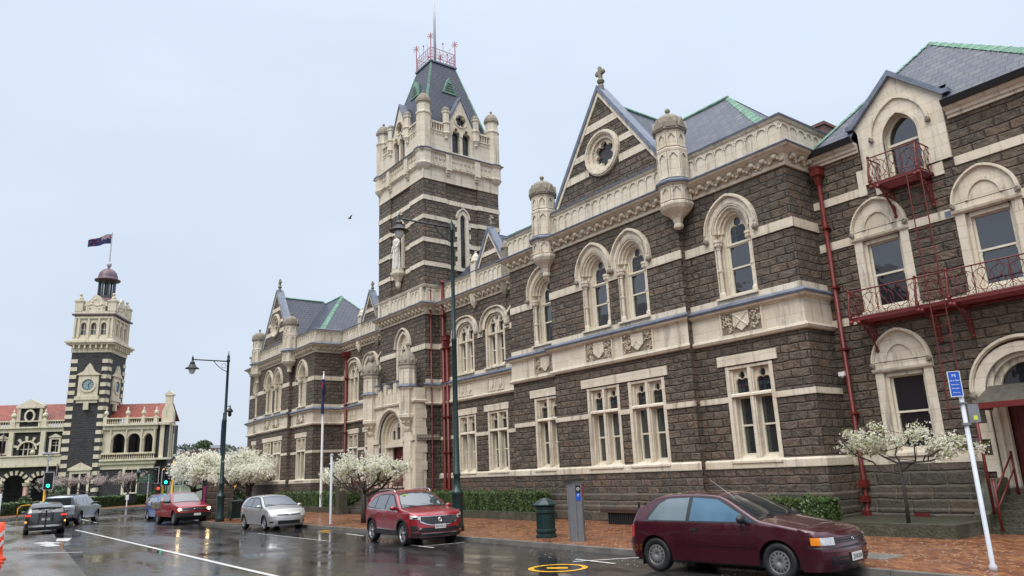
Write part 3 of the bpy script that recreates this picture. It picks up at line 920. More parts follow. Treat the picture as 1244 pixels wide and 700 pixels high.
# ---------------- tower
TX0, TX1, TY0, TY1 = -40.95, -35.45, 20.7, 26.0
TF, TS = front(TY0), sideX(TX1)
TB, TL = Fr((0, TY1, 0), (-1, 0), (0, 1)), Fr((TX0, 0, 0), (0, -1), (-1, 0))
def tower():
    m = MB(TF)
    twx = -38.0
    m.plate(rect(TX0, TX1, GND, 19.2), [opening(twx, 7.2, 9.3, .62, .9)], 0)
    m.fr = TS; m.plate(rect(TY0, TY1, GND, 19.2), [opening(23.4, 14.0, 17.0, .26, .35)], 0)
    m.fr = TB; m.plate(rect(-TX1, -TX0, GND, 19.2), [], 0)
    m.fr = TL; m.plate(rect(-TY1, -TY0, GND, 19.2), [], 0)
    # corner piers
    for fr, a, b in ((TF, TX0, TX1), (TS, TY0, TY1), (TB, -TX1, -TX0), (TL, -TY1, -TY0)):
        m.fr = fr
        q = .1 if fr in (TF, TB) else 0
        m.box(a-q, a+1.5, 12.5, 19.2, -.05 if q else 0, .1); m.box(b-1.5, b+q, 12.5, 19.2, -.05 if q else 0, .1)
    m.build('tower_wall', M['rock'], court)
    b = MB(TF)
    for z0, z1 in ((17.84, 18.12), (16.64, 16.9), (15.22, 15.48), (13.77, 14.03)):
        for fr, a, c in ((TF, TX0, TX1), (TS, TY0, TY1), (TB, -TX1, -TX0), (TL, -TY1, -TY0)):
            b.fr = fr
            gaps = [(-38.75, -37.65)] if fr is TF and z1 < 17 else ([(23.0, 23.8)] if fr is TS and z1 < 17.7 else [])
            band(b, a+1.5, c-1.5, z0, z1, .035, gaps); q = .14 if fr in (TF, TB) else 0; b.box(a-q, a+1.54, z0, z1, 0, .14); b.box(c-1.54, c+q, z0, z1, 0, .14)
    b.fr = TF; band(b, TX0, TX1+.04, 8.9, 9.2, .04, [(twx-.9, twx+.9)]); b.fr = TS; band(b, TY0, 21.6, 8.9, 9.2, .04)
    b.build('stone_band', M['cream'], court)
    # first-floor window of the tower, partly behind the porch turret
    w = MB(TF)
    w.ring(opening(twx, 7.2, 9.3, .78, 1.05), opening(twx, 7.2, 9.3, .62, .9), -.35, .05)
    w.plate(opening(twx, 7.2, 9.3, .62, .9), [trefoil_head(twx-.27, 7.4, 9.5, .2), trefoil_head(twx+.27, 7.4, 9.5, .2)], -.15, -.28)
    wo_ = w.build('window', M['cream'], court)
    h = MB(TF); hood(h, twx, 9.35, .95, 1.2); h.build('hood_mould', M['cream'], wo_)
    g = MB(TF); g.quad((twx-.6, 7.2, -.27), (twx+.6, 7.2, -.27), (twx+.6, 10, -.27), (twx-.6, 10, -.27)); g.build('leaded_light', M['leaded'], wo_)
    # base-stage cornice and parapet
    for fr, a, c, e0, e1 in ((TF, TX0, TX1, 1, 1), (TS, TY0, 21.6, 1, 0), (TL, -22.2, -TY0, 0, 1)):
        plinth(fr, a, c, e0, e1); cornice(fr, a, c, e0, e1)
        parapet(fr, a, c, e0, e1, coping=False, d=.14)
        q = MB(fr); moulding(q, a, c, [(12.5, -.02), (12.5, .2), (12.62, .24), (12.7, .0)], e0, e1); q.build('coping', M['cream'], court)
    q = MB(TF)
    for u in (TX0+1.55, TX1-1.55, TX1-.15, TX0+.15): q.box(u-.14, u+.14, 11.66, 12.56, 0, .2)
    q.build('parapet_pier', M['cream'], court)
    for fr, a, c in ((TS, TY0, 21.6),): string_course(fr, a, c, 1, 0)
    # slit window, right face
    s = MB(TS); c = 23.4
    s.ring(opening(c, 13.9, 17.0, .42, .62), opening(c, 13.9, 17.0, .2, .35), -.2, .06)
    hz = arch(c, 17.05, .5, .72)
    s.ring(hz, arch(c, 17.05, .42, .62), 0, .13)
    for k in range(5):
        z = 14.0+k*.62
        s.box(c-.56, c-.4, z, z+.3, -.01, .045); s.box(c+.4, c+.56, z, z+.3, -.01, .045)
    s.box(c-.5, c+.5, 13.72, 13.92, -.01, .12)
    sl = s.build('window', M['cream'], court)
    g = MB(TS); g.quad((c-.22, 13.9, -.1), (c+.22, 13.9, -.1), (c+.22, 17.4, -.1), (c-.22, 17.4, -.1)); g.build('leaded_light', M['leaded'], sl)
    # cream zone and belfry stage
    k = MB(TF); ST = [(TF, TX0, TX1), (TS, TY0, TY1), (TB, -TX1, -TX0), (TL, -TY1, -TY0)]
    for fr, a, c in ST:
        k.fr = fr
        moulding(k, a, c, [(19.18, .02), (19.18, .13), (19.95, .13), (20.0, .2), (20.08, .3), (20.12, .3), (20.12, .22), (20.88, .22), (20.92, .3), (21.0, .36), (21.0, .0)], 1, 1)
        for u in (a+1.6, c-1.6):
            k.box(u-.2, u+.2, 20.05, 20.95, .2, .36)
            for i, (w_, z_) in enumerate(((.18, 20.0), (.16, 19.85), (.13, 19.72))): k.box(u-w_, u+w_, z_-.1, z_+.05, .1, .42-.09*i)
        for a2, c2 in ((a+.55, a+1.4), (a+1.8, c-1.8), (c-1.4, c-.55)):
            n = max(2, round((c2-a2)/.27)); p = (c2-a2)/n
            for i in range(n):
                u = a2+p*(i+.5)
                k.prism([(u-p*.42, 20.2), (u-p*.42, 20.72), (u-p*.2, 20.8), (u-p*.2, 20.45), (u+p*.05, 20.2)], .2, .27)
                k.lump(u+p*.2, 20.62, .24, .06, .09, .05, 5, 3)
    k.build('corbel_table', M['cream'], court)
    l = MB(TF)
    for fr, a, c in ST:
        l.fr = fr; moulding(l, a, c, [(21.0, 0), (21.0, .40), (21.05, .42), (21.09, .38), (21.13, .1), (21.13, 0)], 1, 1)
    l.build('lead_flashing', M['lead'], court)
    for fr, a, c in ST:
        m = MB(fr); mid = (a+c)/2
        # belfry wall with gabled twin window
        hl = [trefoil_head(mid+s*.38, 21.3, 23.0, .27) for s in (-1, 1)]
        m.plate([(a, 21.0), (a, 22.45), (mid-1.0, 22.45), (mid-1.0, 23.3), (mid-.86, 23.3), (mid, 25.05), (mid+.86, 23.3), (mid+1.0, 23.3), (mid+1.0, 22.45), (c, 22.45), (c, 21.0)], hl+[foil(mid, 23.55, .42, 5)], .12, -.2, True)
        for s in (-1, 1):
            m.ring(trefoil_head(mid+s*.38, 21.28, 23.06, .34)[1:-1], trefoil_head(mid+s*.38, 21.28, 22.99, .28)[1:-1], .1, .19)
        C = [(mid+.47*math.cos(2*PI*q/20), 23.55+.47*math.sin(2*PI*q/20)) for q in range(20)]; Ci = [(mid+.41*math.cos(2*PI*q/20), 23.55+.41*math.sin(2*PI*q/20)) for q in range(20)]
        m.ring(C, Ci, .1, .18, True)
        m.box(mid-1.0, mid+1.0, 21.13, 21.25, .1, .2)
        # pierced parapet
        for a2, c2 in ((a+.5, mid-1.2), (mid+1.2, c-.5)):
            m.box(a2, c2, 22.95, 23.08, -.1, .2); m.box(a2, c2, 22.45, 22.53, -.1, .17)
            n = max(3, round((c2-a2)/.2)); p = (c2-a2)/n
            for i in range(n+1): m.box(a2+p*i-.035, a2+p*i+.035, 22.5, 22.97, -.05, .15)
            for i in range(n): m.ring(arch(a2+p*(i+.5), 22.82, p*.48, .12, 3), arch(a2+p*(i+.5), 22.82, p*.28, .06, 3), -.05, .13)
            for i in range(n): m.ring([(a2+p*(i+.1), 22.42), (a2+p*(i+.5), 22.25), (a2+p*(i+.9), 22.42)], [(a2+p*(i+.1), 22.36), (a2+p*(i+.5), 22.19), (a2+p*(i+.9), 22.36)], .1, .16)
        # flanking pinnacles
        for u in (mid-1.1, mid+1.1):
            m.lathe(u, .15, [(.05, 22.0), (.14, 22.1), (.12, 22.2), (.2, 22.35), (.25, 22.42), (.22, 22.5), (.22, 23.0), (.28, 23.05), (.28, 23.12), (.21, 23.18), (.21, 23.75), (.26, 23.8), (.27, 23.9)], 8)
        bw = m.build('belfry_wall', M['cream'], court)
        c_ = MB(fr)
        for u in (mid-1.1, mid+1.1): c_.lathe(u, .15, [(.27, 23.9), (.27, 24.0), (.2, 24.14), (.08, 24.22), (.03, 24.25)], 8)
        c_.build('pinnacle_cap', M['creamw'], bw)
        g = MB(fr); g.quad((mid-.8, 21.2, -.1), (mid+.8, 21.2, -.1), (mid+.8, 24.1, -.1), (mid-.8, 24.1, -.1)); g.build('leaded_light', M['leaded'], bw)
        cp = MB(fr)
        for s in (-1, 1):
            q = [(mid+s*.92, 23.25), (mid, 25.1), (mid, 25.28), (mid+s*1.02, 23.25)]
            cp.prism(q[::s], -.35, .18)
        cp.build('gable_coping', M['lead'], bw)
        rr = MB(fr); rr.quad((mid-.9, 23.3, -.3), (mid, 25.1, -.3), (mid, 25.1, -1.6), (mid-.9, 23.3, -1.0)); rr.quad((mid+.9, 23.3, -.3), (mid, 25.1, -.3), (mid, 25.1, -1.6), (mid+.9, 23.3, -1.0)); rr.build('gablet_roof', M['slate'], bw)
    # corner turrets
    for x in (TX0+.1, TX1-.1):
        for y in (TY0+.1, TY1-.1):
            t = MB(ID)
            t.lathe(x, y, [(.05, 19.25), (.13, 19.35), (.15, 19.5), (.11, 19.56), (.22, 19.7), (.42, 19.9), (.52, 20.05), (.55, 20.12), (.49, 20.2), (.48, 20.3), (.48, 20.85), (.55, 20.95), (.58, 21.02)], 8)
            t.lathe(x, y, [(.44, 21.1), (.44, 23.35), (.50, 23.42), (.50, 23.52), (.41, 23.6), (.41, 24.05), (.46, 24.12)], 8)
            for k_ in range(8):
                a_ = 2*PI*k_/8+PI/8
                t.tube([(x+.43*math.cos(a_), 21.15, y+.43*math.sin(a_)), (x+.43*math.cos(a_), 23.3, y+.43*math.sin(a_))], .035, 4)
                t.tube([(x+.47*math.cos(a_), 20.3, y+.47*math.sin(a_)), (x+.47*math.cos(a_), 20.85, y+.47*math.sin(a_))], .04, 4)
            tt = t.build('corner_turret', M['cream'], court)
            t = MB(ID); t.lathe(x, y, [(.58, 21.02), (.63, 21.06), (.61, 21.12), (.45, 21.16)], 8); t.build('lead_collar', M['lead'], tt)
            t = MB(ID)
            t.lathe(x, y, [(.47, 24.12), (.51, 24.18), (.5, 24.35), (.44, 24.5), (.3, 24.72), (.13, 24.84), (.05, 24.9)], 8); t.lump(x, 24.98, y, .09)
            t.build('turret_cap', M['creamw'], tt)
    # steep roof
    cx, cy = -38.2, 23.35; h0, h1, z0, z1 = 2.5, .95, 22.9, 28.5
    A = [(cx+a*h0, cy+b*h0, z0) for a, b in ((-1, -1), (1, -1), (1, 1), (-1, 1))]; B = [(cx+a*h1, cy+b*h1, z1) for a, b in ((-1, -1), (1, -1), (1, 1), (-1, 1))]
    rf = roof_faces('tower_roof', [[A[i], A[(i+1) % 4], B[(i+1) % 4], B[i]] for i in range(4)]+[B])
    for i in range(4):
        s1 = (Vector(A[(i+1) % 4])-Vector(A[i])); s0 = (Vector(A[i-1])-Vector(A[i]))
        hipflash(B[i], A[i], s1, s0, .17)
    t = MB(); t.box(cx-h1-.08, cx+h1+.08, z1, z1+.12, cy-h1-.08, cy+h1+.08); t.build('roof_kerb', M['lead'], court)
    for fr, o in ((front(cy), cx), (sideX(cx), cy), (Fr((0, cy, 0), (-1, 0), (0, 1)), -cx), (Fr((cx, 0, 0), (0, -1), (-1, 0)), -cy)):
        v = MB(fr); hh = lambda z: h0+(h1-h0)*(z-z0)/(z1-z0)
        d0 = hh(26.0)+.05; d1 = hh(27.3)
        v.prism([(o-.55, 26.05), (o, 27.25), (o+.55, 26.05)], d1-.2, d0)
        v.build('vent_dormer', M['copper'], court)
        s_ = MB(fr)
        for i in range(4):
            z = 26.2+i*.17; w_ = .36*(1-(z-26.15)/.95)
            s_.box(o-w_, o+w_, z, z+.08, d0-.02, d0+.012)
        s_.build('louvre', M['black'], court)
    # iron cresting and flagpole
    c = MB(ID); z = z1+.12
    for i in range(4):
        a, b = Vector(B[i]), Vector(B[(i+1) % 4])
        c.tube([(a.x, z+.25, a.y), (b.x, z+.25, b.y)], .02, 5); c.tube([(a.x, z+.95, a.y), (b.x, z+.95, b.y)], .02, 5)
        c.tube([(a.x, z, a.y), (a.x, z+2.0, a.y)], .035, 5)
        for q in range(8):
            an = q*PI/4; c.tube([(a.x, z+1.75, a.y), (a.x+.2*math.cos(an)*(.7), z+1.75+.24*math.sin(an), a.y+.2*math.cos(an)*.7)], .018, 4)
            c.lump(a.x+.2*math.cos(an)*.7, z+1.75+.24*math.sin(an), a.y+.2*math.cos(an)*.7, .035, n=4, m=3)
        for k_ in range(7):
            p = a.lerp(b, (k_+.5)/7)
            c.tube([(p.x, z, p.y), (p.x, z+.95+(.35 if k_ % 2 else 0), p.y)], .014, 4)
            dx, dy = (b-a).normalized().x, (b-a).normalized().y
            c.tube([(p.x+.11*math.cos(t)*dx, z+.6+.18*math.sin(t), p.y+.11*math.cos(t)*dy) for t in [j*PI/4 for j in range(8)]], .012, 4, True)
        mid = a.lerp(b, .5)
        c.tube([(mid.x, z+.9, mid.y), (mid.x, z+1.5, mid.y)], .02, 4); c.lump(mid.x, z+1.5, mid.y, .06)
    c.build('roof_cresting', M['cresting'], court)
    p = MB(ID); p.lathe(cx-.1, cy, [(.09, z1), (.085, z1+4), (.05, z1+5.6)], 8, smooth=True); p.build('flagpole', M['greypaint'], court)
    # statue on its corbel
    s = MB(front(TY0)); u = -38.25; d = .32
    s.lathe(u, .2, [(.06, 13.0), (.16, 13.1), (.18, 13.3), (.14, 13.36), (.26, 13.55), (.42, 13.75), (.48, 13.85), (.48, 13.95), (.4, 14.0), (.4, 14.2)], 8)
    s.box(u-.42, u-.3, 14.2, 17.0, 0, .16); s.box(u+.3, u+.42, 14.2, 17.0, 0, .16); s.box(u-.42, u+.42, 16.9, 17.05, 0, .2)
    s.prism([(u-.42, 17.05), (u, 17.5), (u+.42, 17.05)], 0, .2); s.box(u-.07, u+.07, 17.3, 18.0, .02, .16); s.box(u-.2, u+.2, 17.65, 17.78, .02, .16)
    s.build('statue_niche', M['cream'], court)
    f = MB(front(TY0)); prof = [(.34, 14.2), (.33, 14.5), (.29, 15.0), (.27, 15.3), (.24, 15.5), (.28, 15.75), (.30, 15.95), (.2, 16.08), (.085, 16.13), (.08, 16.2)]
    def fig(i, j):
        a = i*2*PI; kk = j*(len(prof)-1); q = min(int(kk), len(prof)-2); t_ = kk-q
        r = prof[q][0]*(1-t_)+prof[q+1][0]*t_; zz = prof[q][1]*(1-t_)+prof[q+1][1]*t_
        fold = 1+.1*math.sin(a*7+zz*2)*(1 if zz < 15.5 else .2)
        return (u+r*fold*math.cos(a), zz, d+r*.72*fold*math.sin(a))
    f.grid(fig, 28, 30)
    f.lump(u, 16.36, d+.01, .13, .17, .15, 10, 8); f.lump(u, 16.42, d-.05, .15, .15, .14, 8, 6)
    f.tube([(u+.27, 15.9, d), (u+.36, 15.6, d+.1), (u+.3, 15.35, d+.28)], .07, 6, r1=.045); f.tube([(u-.27, 15.9, d), (u-.36, 15.6, d+.08), (u-.32, 15.2, d+.2)], .07, 6, r1=.045)
    f.tube([(u+.3, 14.3, d+.3), (u+.3, 15.5, d+.3)], .025, 5); f.box(u+.2, u+.4, 15.35, 15.4, d+.27, d+.33)
    f.lump(u-.32, 15.15, d+.22, .05); f.tube([(u-.45, 15.05, d+.22), (u-.2, 15.05, d+.22)], .015, 4); f.lump(u-.45, 14.9, d+.22, .07, .03); f.lump(u-.2, 14.9, d+.22, .07, .03)
    f.build('robed_figure', M['statue'], court)
M['cresting'] = plain('faded_red_iron', (.36, .09, .11), .5)
M['greypaint'] = plain('grey_paint', (.45, .46, .48), .5)
M['statue'] = plain('pale_marble', (.66, .63, .57), .6, var=.2, nscale=5)
tower()
# porch
def porch():
    F = front(20.0); x0, x1 = -41.15, -35.45; S = sideX(x1); c = -38.25
    m = MB(F)
    m.plate(rect(x0+.1, x1, GND, 6.2), [[(c-1.45, GND+1.35)]+arch(c, 4.1, 1.45, 1.5, 10)+[(c+1.45, GND+1.35)]], 0)
    for i, (a, h, b, k, d) in enumerate(((1.45, 1.5, 1.3, 1.34, -.12), (1.3, 1.34, 1.15, 1.18, -.3), (1.15, 1.18, 1.0, 1.02, -.45))):
        m.ring(arch(c, 4.1, a, h, 10), arch(c, 4.1, b, k, 10), -.6, d)
        m.box(c-a, c-b, 1.4, 4.1, -.6, d); m.box(c+b, c+a, 1.4, 4.1, -.6, d)
    m.ring(arch(c, 4.15, 1.62, 1.68, 10), arch(c, 4.15, 1.5, 1.55, 10), 0, .12)
    m.plate([(c-1.0, 3.75)]+arch(c, 4.1, 1.0, 1.02, 8)+[(c+1.0, 3.75)], [trefoil_head(c+k, 4.05, 4.75, .17) for k in (-.55, .55)]+[trefoil_head(c, 4.05, 4.95, .2)], -.5, -.6)
    m.box(c-1.3, c+1.3, 3.62, 3.8, -.6, -.28)
    m.box(c-1.0, c-.72, 1.4, 3.62, -.6, -.5); m.box(c+.72, c+1.0, 1.4, 3.62, -.6, -.5)
    # carved impost string
    for a, b in ((x0+.1, c-1.46), (c+1.46, x1)): m.box(a, b, 3.85, 4.15, 0, .1)
    moulding(m, x0+.1, x1, [(5.86, 0), (5.9, .12), (6.0, .15), (6.05, .05), (6.6, .05), (6.6, -.3)], 0, 1)
    # battlements
    for i in range(7):
        u = x0+.8+i*.62
        if u > x1-.9: break
        m.box(u, u+.36, 6.6, 7.25 if i % 2 == 0 else 6.95, -.2, .06)
    for i in range(10):
        u = x0+.7+i*.42
        m.box(u-.03, u+.03, 6.05, 6.6, .04, .1)
    # quoined right return
    m.fr = S
    m.plate(rect(20.0, 20.75, GND, 6.2), [], 0)
    for i in range(11):
        z = .9+i*.46
        if z < 5.6: m.box(20.0, 20.45+(.28 if i % 2 else 0), z, z+.45, -.01, .04)
    moulding(m, 20.0, 20.7, [(5.86, 0), (5.9, .12), (6.0, .15), (6.05, .05), (6.7, .05), (6.7, -.3)], 1, 0)
    p = m.build('porch', M['cream'], court)
    l = MB(F)
    for i in range(7):
        u = x0+.8+i*.62
        if u > x1-.9: break
        z = 7.25 if i % 2 == 0 else 6.95
        l.box(u-.03, u+.39, z, z+.07, -.23, .1)
    l.build('battlement_cap', M['lead'], p)
    # side carved string at impost height
    s = MB(S); s.box(20.05, 21.5, 3.85, 4.15, -.02, .12)
    for i in range(8): s.lump(20.2+i*.17, 4.0, .12, .07, .07, .05, 5, 3)
    s.build('impost_string', M['creamw'], court)
    d = MB(F); d.box(c-.72, c, 1.4, 3.62, -.75, -.68); d.box(c+.01, c+.72, 1.4, 3.62, -.75, -.68)
    for k in (-.36, .37):
        for z0, z1 in ((1.6, 2.3), (2.45, 3.45)): d.ring(rect(c+k-.25, c+k+.25, z0, z1), rect(c+k-.2, c+k+.2, z0+.05, z1-.05), -.69, -.66, True)
    d.build('door', M['redd'], p)
    g = MB(F); g.quad((c-.98, 3.8, -.58), (c+.98, 3.8, -.58), (c+.98, 5.1, -.58), (c-.98, 5.1, -.58)); g.build('fanlight', M['leaded'], p)
    # octagonal porch turrets
    for u, tall in ((-40.55, 1), (-36.05, 0)):
        t = MB(F); dd = .1
        t.lathe(u, dd, [(.08, 4.35), (.2, 4.5), (.16, 4.62), (.3, 4.85), (.42, 5.0), (.5, 5.1), (.5, 5.25), (.44, 5.3), (.44, 6.6), (.5, 6.66), (.55, 6.74)], 8)
        t.lathe(u, dd, [(.42, 6.9), (.42, 7.75), (.48, 7.82), (.52, 7.92)], 8)
        for k in range(8):
            a = 2*PI*k/8+PI/8
            t.tube([(u+.45*math.cos(a), 5.3, dd+.45*math.sin(a)), (u+.43*math.cos(a), 7.75, dd+.43*math.sin(a))], .045, 4)
            t.lump(u+.3*math.cos(a), 4.85, dd+.3*math.sin(a), .09, .1, .09, 5, 3)
        t.lathe(u, 0, [(.3, 1.3), (.3, 4.3), (.36, 4.4)], 8)
        tt = t.build('porch_turret', M['cream'], court)
        t = MB(F); t.lathe(u, dd, [(.55, 6.74), (.62, 6.78), (.6, 6.84), (.42, 6.95)], 8); t.build('lead_collar', M['lead'], tt)
        t = MB(F)
        t.lathe(u, dd, [(.52, 7.92), (.56, 8.0), (.54, 8.2), (.5, 8.35), (.4, 8.55), (.2, 8.75), (.12, 8.85)], 8)
        for k in range(8):
            a = 2*PI*k/8; t.lump(u+.48*math.cos(a), 8.2, dd+.48*math.sin(a), .09, .14, .09, 5, 4)
        if tall:
            t.lump(u, 9.0, dd, .2, .26, .2, 8, 6); t.lump(u-.02, 9.3, dd+.06, .13, .15, .15, 8, 6); t.lump(u+.16, 8.95, dd+.1, .09, .2, .09)
        else:
            t.lathe(u, dd, [(.12, 8.8), (.06, 8.95), (.06, 9.05)], 8); t.lump(u, 9.15, dd, .1, .12, .1)
        t.build('turret_cap', M['creamw'], tt)
    s = MB(F)
    for i in range(7): s.box(c-1.9, c+1.9, GND, 1.4-i*.18, .0+i*.32, .32+i*.32)
    s.box(c-1.45, c+1.45, GND, 1.4, -.8, 0)
    s.build('entrance_steps', M['plinth'], court)
    for u in (c-2.05, c+2.05):
        w = MB(F); w.prism([(u-.12, 0), (u+.12, 0), (u+.12, .6), (u-.12, .6)], .05, 2.5); w.build('stair_wall', M['plinth'], court)
        r = MB(F)
        for q in (.45, .75, 1.0): r.tube([(u, 1.45+q, .1), (u, .35+q, 2.35)], .025, 5)
        for i in range(9):
            t = i/8; r.tube([(u, .5+(1-t)*.9, .1+2.25*t), (u, 1.35+(1-t)*1.1, .1+2.25*t)], .022 if i % 4 else .035, 5)
            if i < 8:
                z = .85+(1-t)*1.0; dd = .24+2.25*t
                r.tube([(u, z+.14*math.sin(k*PI/4), dd+.12*math.cos(k*PI/4)) for k in range(8)], .012, 4, True)
        r.build('stair_railing', M['redp'], court)
porch()

# ---------------- right wing with fire escape
def right_wing():
    Y = 21.15; F = front(Y); x0, x1 = -11.7, -4.7; S = sideX(x1)
    WD = [-9.81, -6.95]; E = -6.88
    m = MB(F)
    holes = [rect(c-.68, c+.68, 6.1, 8.25) for c in WD]+[rect(-9.81-.68, -9.81+.68, 2.05, 4.3)]
    dc = -8.74
    holes.append([(E-.95, 1.1), (E-.95, 3.55)]+arch(E, 3.55, .95, .95, 8)[1:-1]+[(E+.95, 3.55), (E+.95, 1.1)])
    m.plate([(x0, GND), (x0, 11.1), (dc-1.22, 11.1), (dc-1.22, 9.9), (dc+1.22, 9.9), (dc+1.22, 11.1), (x1, 11.1), (x1, GND)], holes, 0)
    m.fr = S; m.plate(rect(Y, 27, GND, 11.1), [], 0)
    m.build('wing_wall', M['rock'], court)
    b = MB(F)
    band(b, x0, x1, 9.62, 9.87, .035, [(dc-1.25, dc+1.25)])
    band(b, x0, x1, 8.22, 8.47, .035, [(c-.78, c+.78) for c in WD])
    band(b, x0, x1, 5.82, 6.05, .035)
    band(b, x0, x1, 1.76, 2.05, .06, [(E-1.3, E+1.3)])
    b.build('stone_band', M['cream'], court)
    # plinth of big dark blocks, broken at the entrance
    for a, c in ((x0, E-1.25), (E+1.25, x1)):
        p = MB(F); moulding(p, a, c, [(0, 0), (0, .22), (.55, .22), (.6, .14), (.95, .14), (1.0, .05), (1.76, .05), (1.76, 0)]); p.build('plinth', M['plinth'], court)
    e = MB(F); moulding(e, x0, dc-1.3, [(11.0, -.02), (11.0, .06), (11.08, .06), (11.1, .12), (11.18, .12), (11.22, .2), (11.3, .24), (11.3, -.02)])
    moulding(e, dc+1.3, x1, [(11.0, -.02), (11.0, .06), (11.08, .06), (11.1, .12), (11.18, .12), (11.22, .2), (11.3, .24), (11.3, -.02)]); e.build('eaves_cornice', M['cream'], court)
    for a, c in ((x0, dc-1.3), (dc+1.3, x1+.2)):
        g = MB(F); moulding(g, a, c, [(11.3, .0), (11.3, .34), (11.46, .4), (11.46, .36), (11.34, .2), (11.34, 0)]); g.build('gutter', M['black'], court)
    # windows with blind pointed tympana
    for c, z in [(q, 6.1) for q in WD]+[(-9.81, 2.05)]:
        zt = z+2.15 if z > 5 else 4.3
        w = MB(F)
        w.box(c-.80, c-.56, z, zt, -.3, .02); w.box(c+.56, c+.80, z, zt, -.3, .02)
        w.box(c-.56, c-.47, z, zt, -.3, -.1); w.box(c+.47, c+.56, z, zt, -.3, -.1)
        w.box(c-.47, c+.47, zt-.12, zt, -.3, -.06)
        moulding(w, c-.84, c+.84, [(zt, -.02), (zt, .05), (zt+.04, .1), (zt+.1, .12), (zt+.1, .05), (zt+.3, .05), (zt+.3, -.02)])
        w.face([w.P(x, zz, .05) for x, zz in arch(c, zt+.28, .74, .84, 10)])
        w.ring(arch(c, zt+.3, .46, .54, 8), arch(c, zt+.3, .38, .45, 8), .04, .10)
        moulding(w, c-.84, c+.84, [(z-.08, .05), (z-.08, .12), (z, .12), (z+.1, -.2), (z+.1, -.3), (z-.08, -.3)])
        wn = w.build('window', M['cream'], court)
        h = MB(F); hood(h, c, zt+.25, .83, .97, .09, .15); h.build('hood_mould', M['cream'], wn)
        s = MB(F); stops(s, c, .79, zt+.24, .08); s.build('label_stop', M['creamw'], wn)
        sash(wn, F, c-.47, c+.47, z+.1, zt-.1, (z+zt)/2, -.2)
    # wall dormer
    d = MB(F)
    d.plate([(dc-1.22, 9.9), (dc-1.22, 11.55), (dc-1.3, 11.75), (dc, 12.95), (dc+1.3, 11.75), (dc+1.22, 11.55), (dc+1.22, 9.9)], [opening(dc, 9.85, 11.0, .5, .75)], .06, -.25, True)
    d.box(dc-1.45, dc-1.22, 9.6, 10.4, -.02, .05); d.box(dc+.6, dc+.95, 9.5, 9.9, -.02, .045); d.box(dc-.95, dc-.6, 9.5, 9.9, -.02, .045)
    d.ring(opening(dc, 9.85, 11.0, .58, .85), opening(dc, 9.85, 11.0, .5, .75), 0, .12)
    d.ring(arch(dc, 11.2, .86, 1.1), arch(dc, 11.2, .78, 1.01), 0, .13)
    d.box(dc-.55, dc+.55, 9.66, 9.85, -.02, .12)
    dm = d.build('dormer', M['cream'], court)
    s = MB(F); stops(s, dc, .82, 11.2, .08); s.build('label_stop', M['creamw'], dm)
    q = MB(F)
    for sg in (-1, 1):
        pts = [(dc+sg*1.3, 11.72), (dc, 12.93), (dc, 13.12), (dc+sg*1.36, 11.86), (dc+sg*1.5, 11.86), (dc+sg*1.5, 11.72)]
        q.prism(pts[::sg], -1.6, .2)
    q.build('gable_coping', M['lead'], dm)
    r = MB(F)
    for sg in (-1, 1): r.quad((dc+sg*1.3, 11.9, -.2), (dc, 13.0, -.2), (dc, 13.0, -2.2), (dc+sg*1.3, 11.9, -1.0)); r.quad((dc+sg*1.25, 11.0, -.2), (dc+sg*1.25, 11.9, -.2), (dc+sg*1.25, 11.9, -1.2), (dc+sg*1.25, 11.0, -1.0))
    r.build('dormer_roof', M['slate'], dm)
    f = MB(F); f.ring(opening(dc, 9.86, 11.0, .5, .75), opening(dc, 9.86, 11.0, .43, .68), -.3, -.2); f.box(dc-.5, dc+.5, 10.86, 10.93, -.3, -.18); f.build('sash', M['sash'], dm)
    g = MB(F); g.face([g.P(x, z, -.24) for x, z in opening(dc, 9.86, 11.0, .45, .7)]); g.build('pane', M['glass'], dm)
    # pyramid roof
    ap = (-8.4, 23.65, 14.8); A = [(-11.6, 20.85, 11.42), (-4.4, 20.85, 11.42), (-4.4, 26.4, 11.42), (-11.9, 26.4, 11.42)]
    ez = lambda y: 11.42+(y-20.85)*(14.8-11.42)/(23.65-20.85)
    roof_faces('roof', [[A[0], (dc-1.3, 20.85, 11.42), (dc-1.3, 21.5, ez(21.5)), (dc+1.3, 21.5, ez(21.5)), (dc+1.3, 20.85, 11.42), A[1], ap], [A[1], A[2], ap], [A[2], A[3], ap], [A[3], A[0], ap]])
    hipflash(ap, A[0], (1, 0, 0), (0, 1, 0), .18); hipflash(ap, A[1], (-1, -.0, -.0), (0, 1, 0), .33)
    rear = MB(); rear.box(-12, -4.9, 0, 11.3, Y+.6, 30); rear.build('rear_block', M['rock'], court)
    # entrance
    n = MB(F)
    n.ring(arch(E, 3.45, 1.2, 1.2, 10), arch(E, 3.45, .95, .95, 10), -.02, .06)
    n.ring(arch(E, 3.5, .95, .98, 10), arch(E, 3.5, .8, .8, 10), -.35, -.08); n.ring(arch(E, 3.5, .8, .8, 10), arch(E, 3.5, .66, .66, 10), -.35, -.2)
    for sg in (-1, 1):
        a, b_ = sorted((E+sg*.95, E+sg*.8)); n.box(a, b_, 1.1, 3.5, -.35, -.08)
        a, b_ = sorted((E+sg*.8, E+sg*.66)); n.box(a, b_, 1.1, 3.5, -.35, -.2)
        for i in range(6):
            z = 1.1+i*.4; w_ = 1.3 if i % 2 else 1.05
            a, b_ = sorted((E+sg*.95, E+sg*w_)); n.box(a, b_, z, z+.4, -.02, .05)
    n.box(E-.66, E+.66, 3.2, 3.36, -.35, -.15)
    en = n.build('entrance_surround', M['cream'], court)
    h = MB(F); hood(h, E, 3.5, 1.3, 1.33, .1); h.build('hood_mould', M['cream'], en)
    s = MB(F); stops(s, E, 1.22, 3.42, .1); s.build('label_stop', M['creamw'], en)
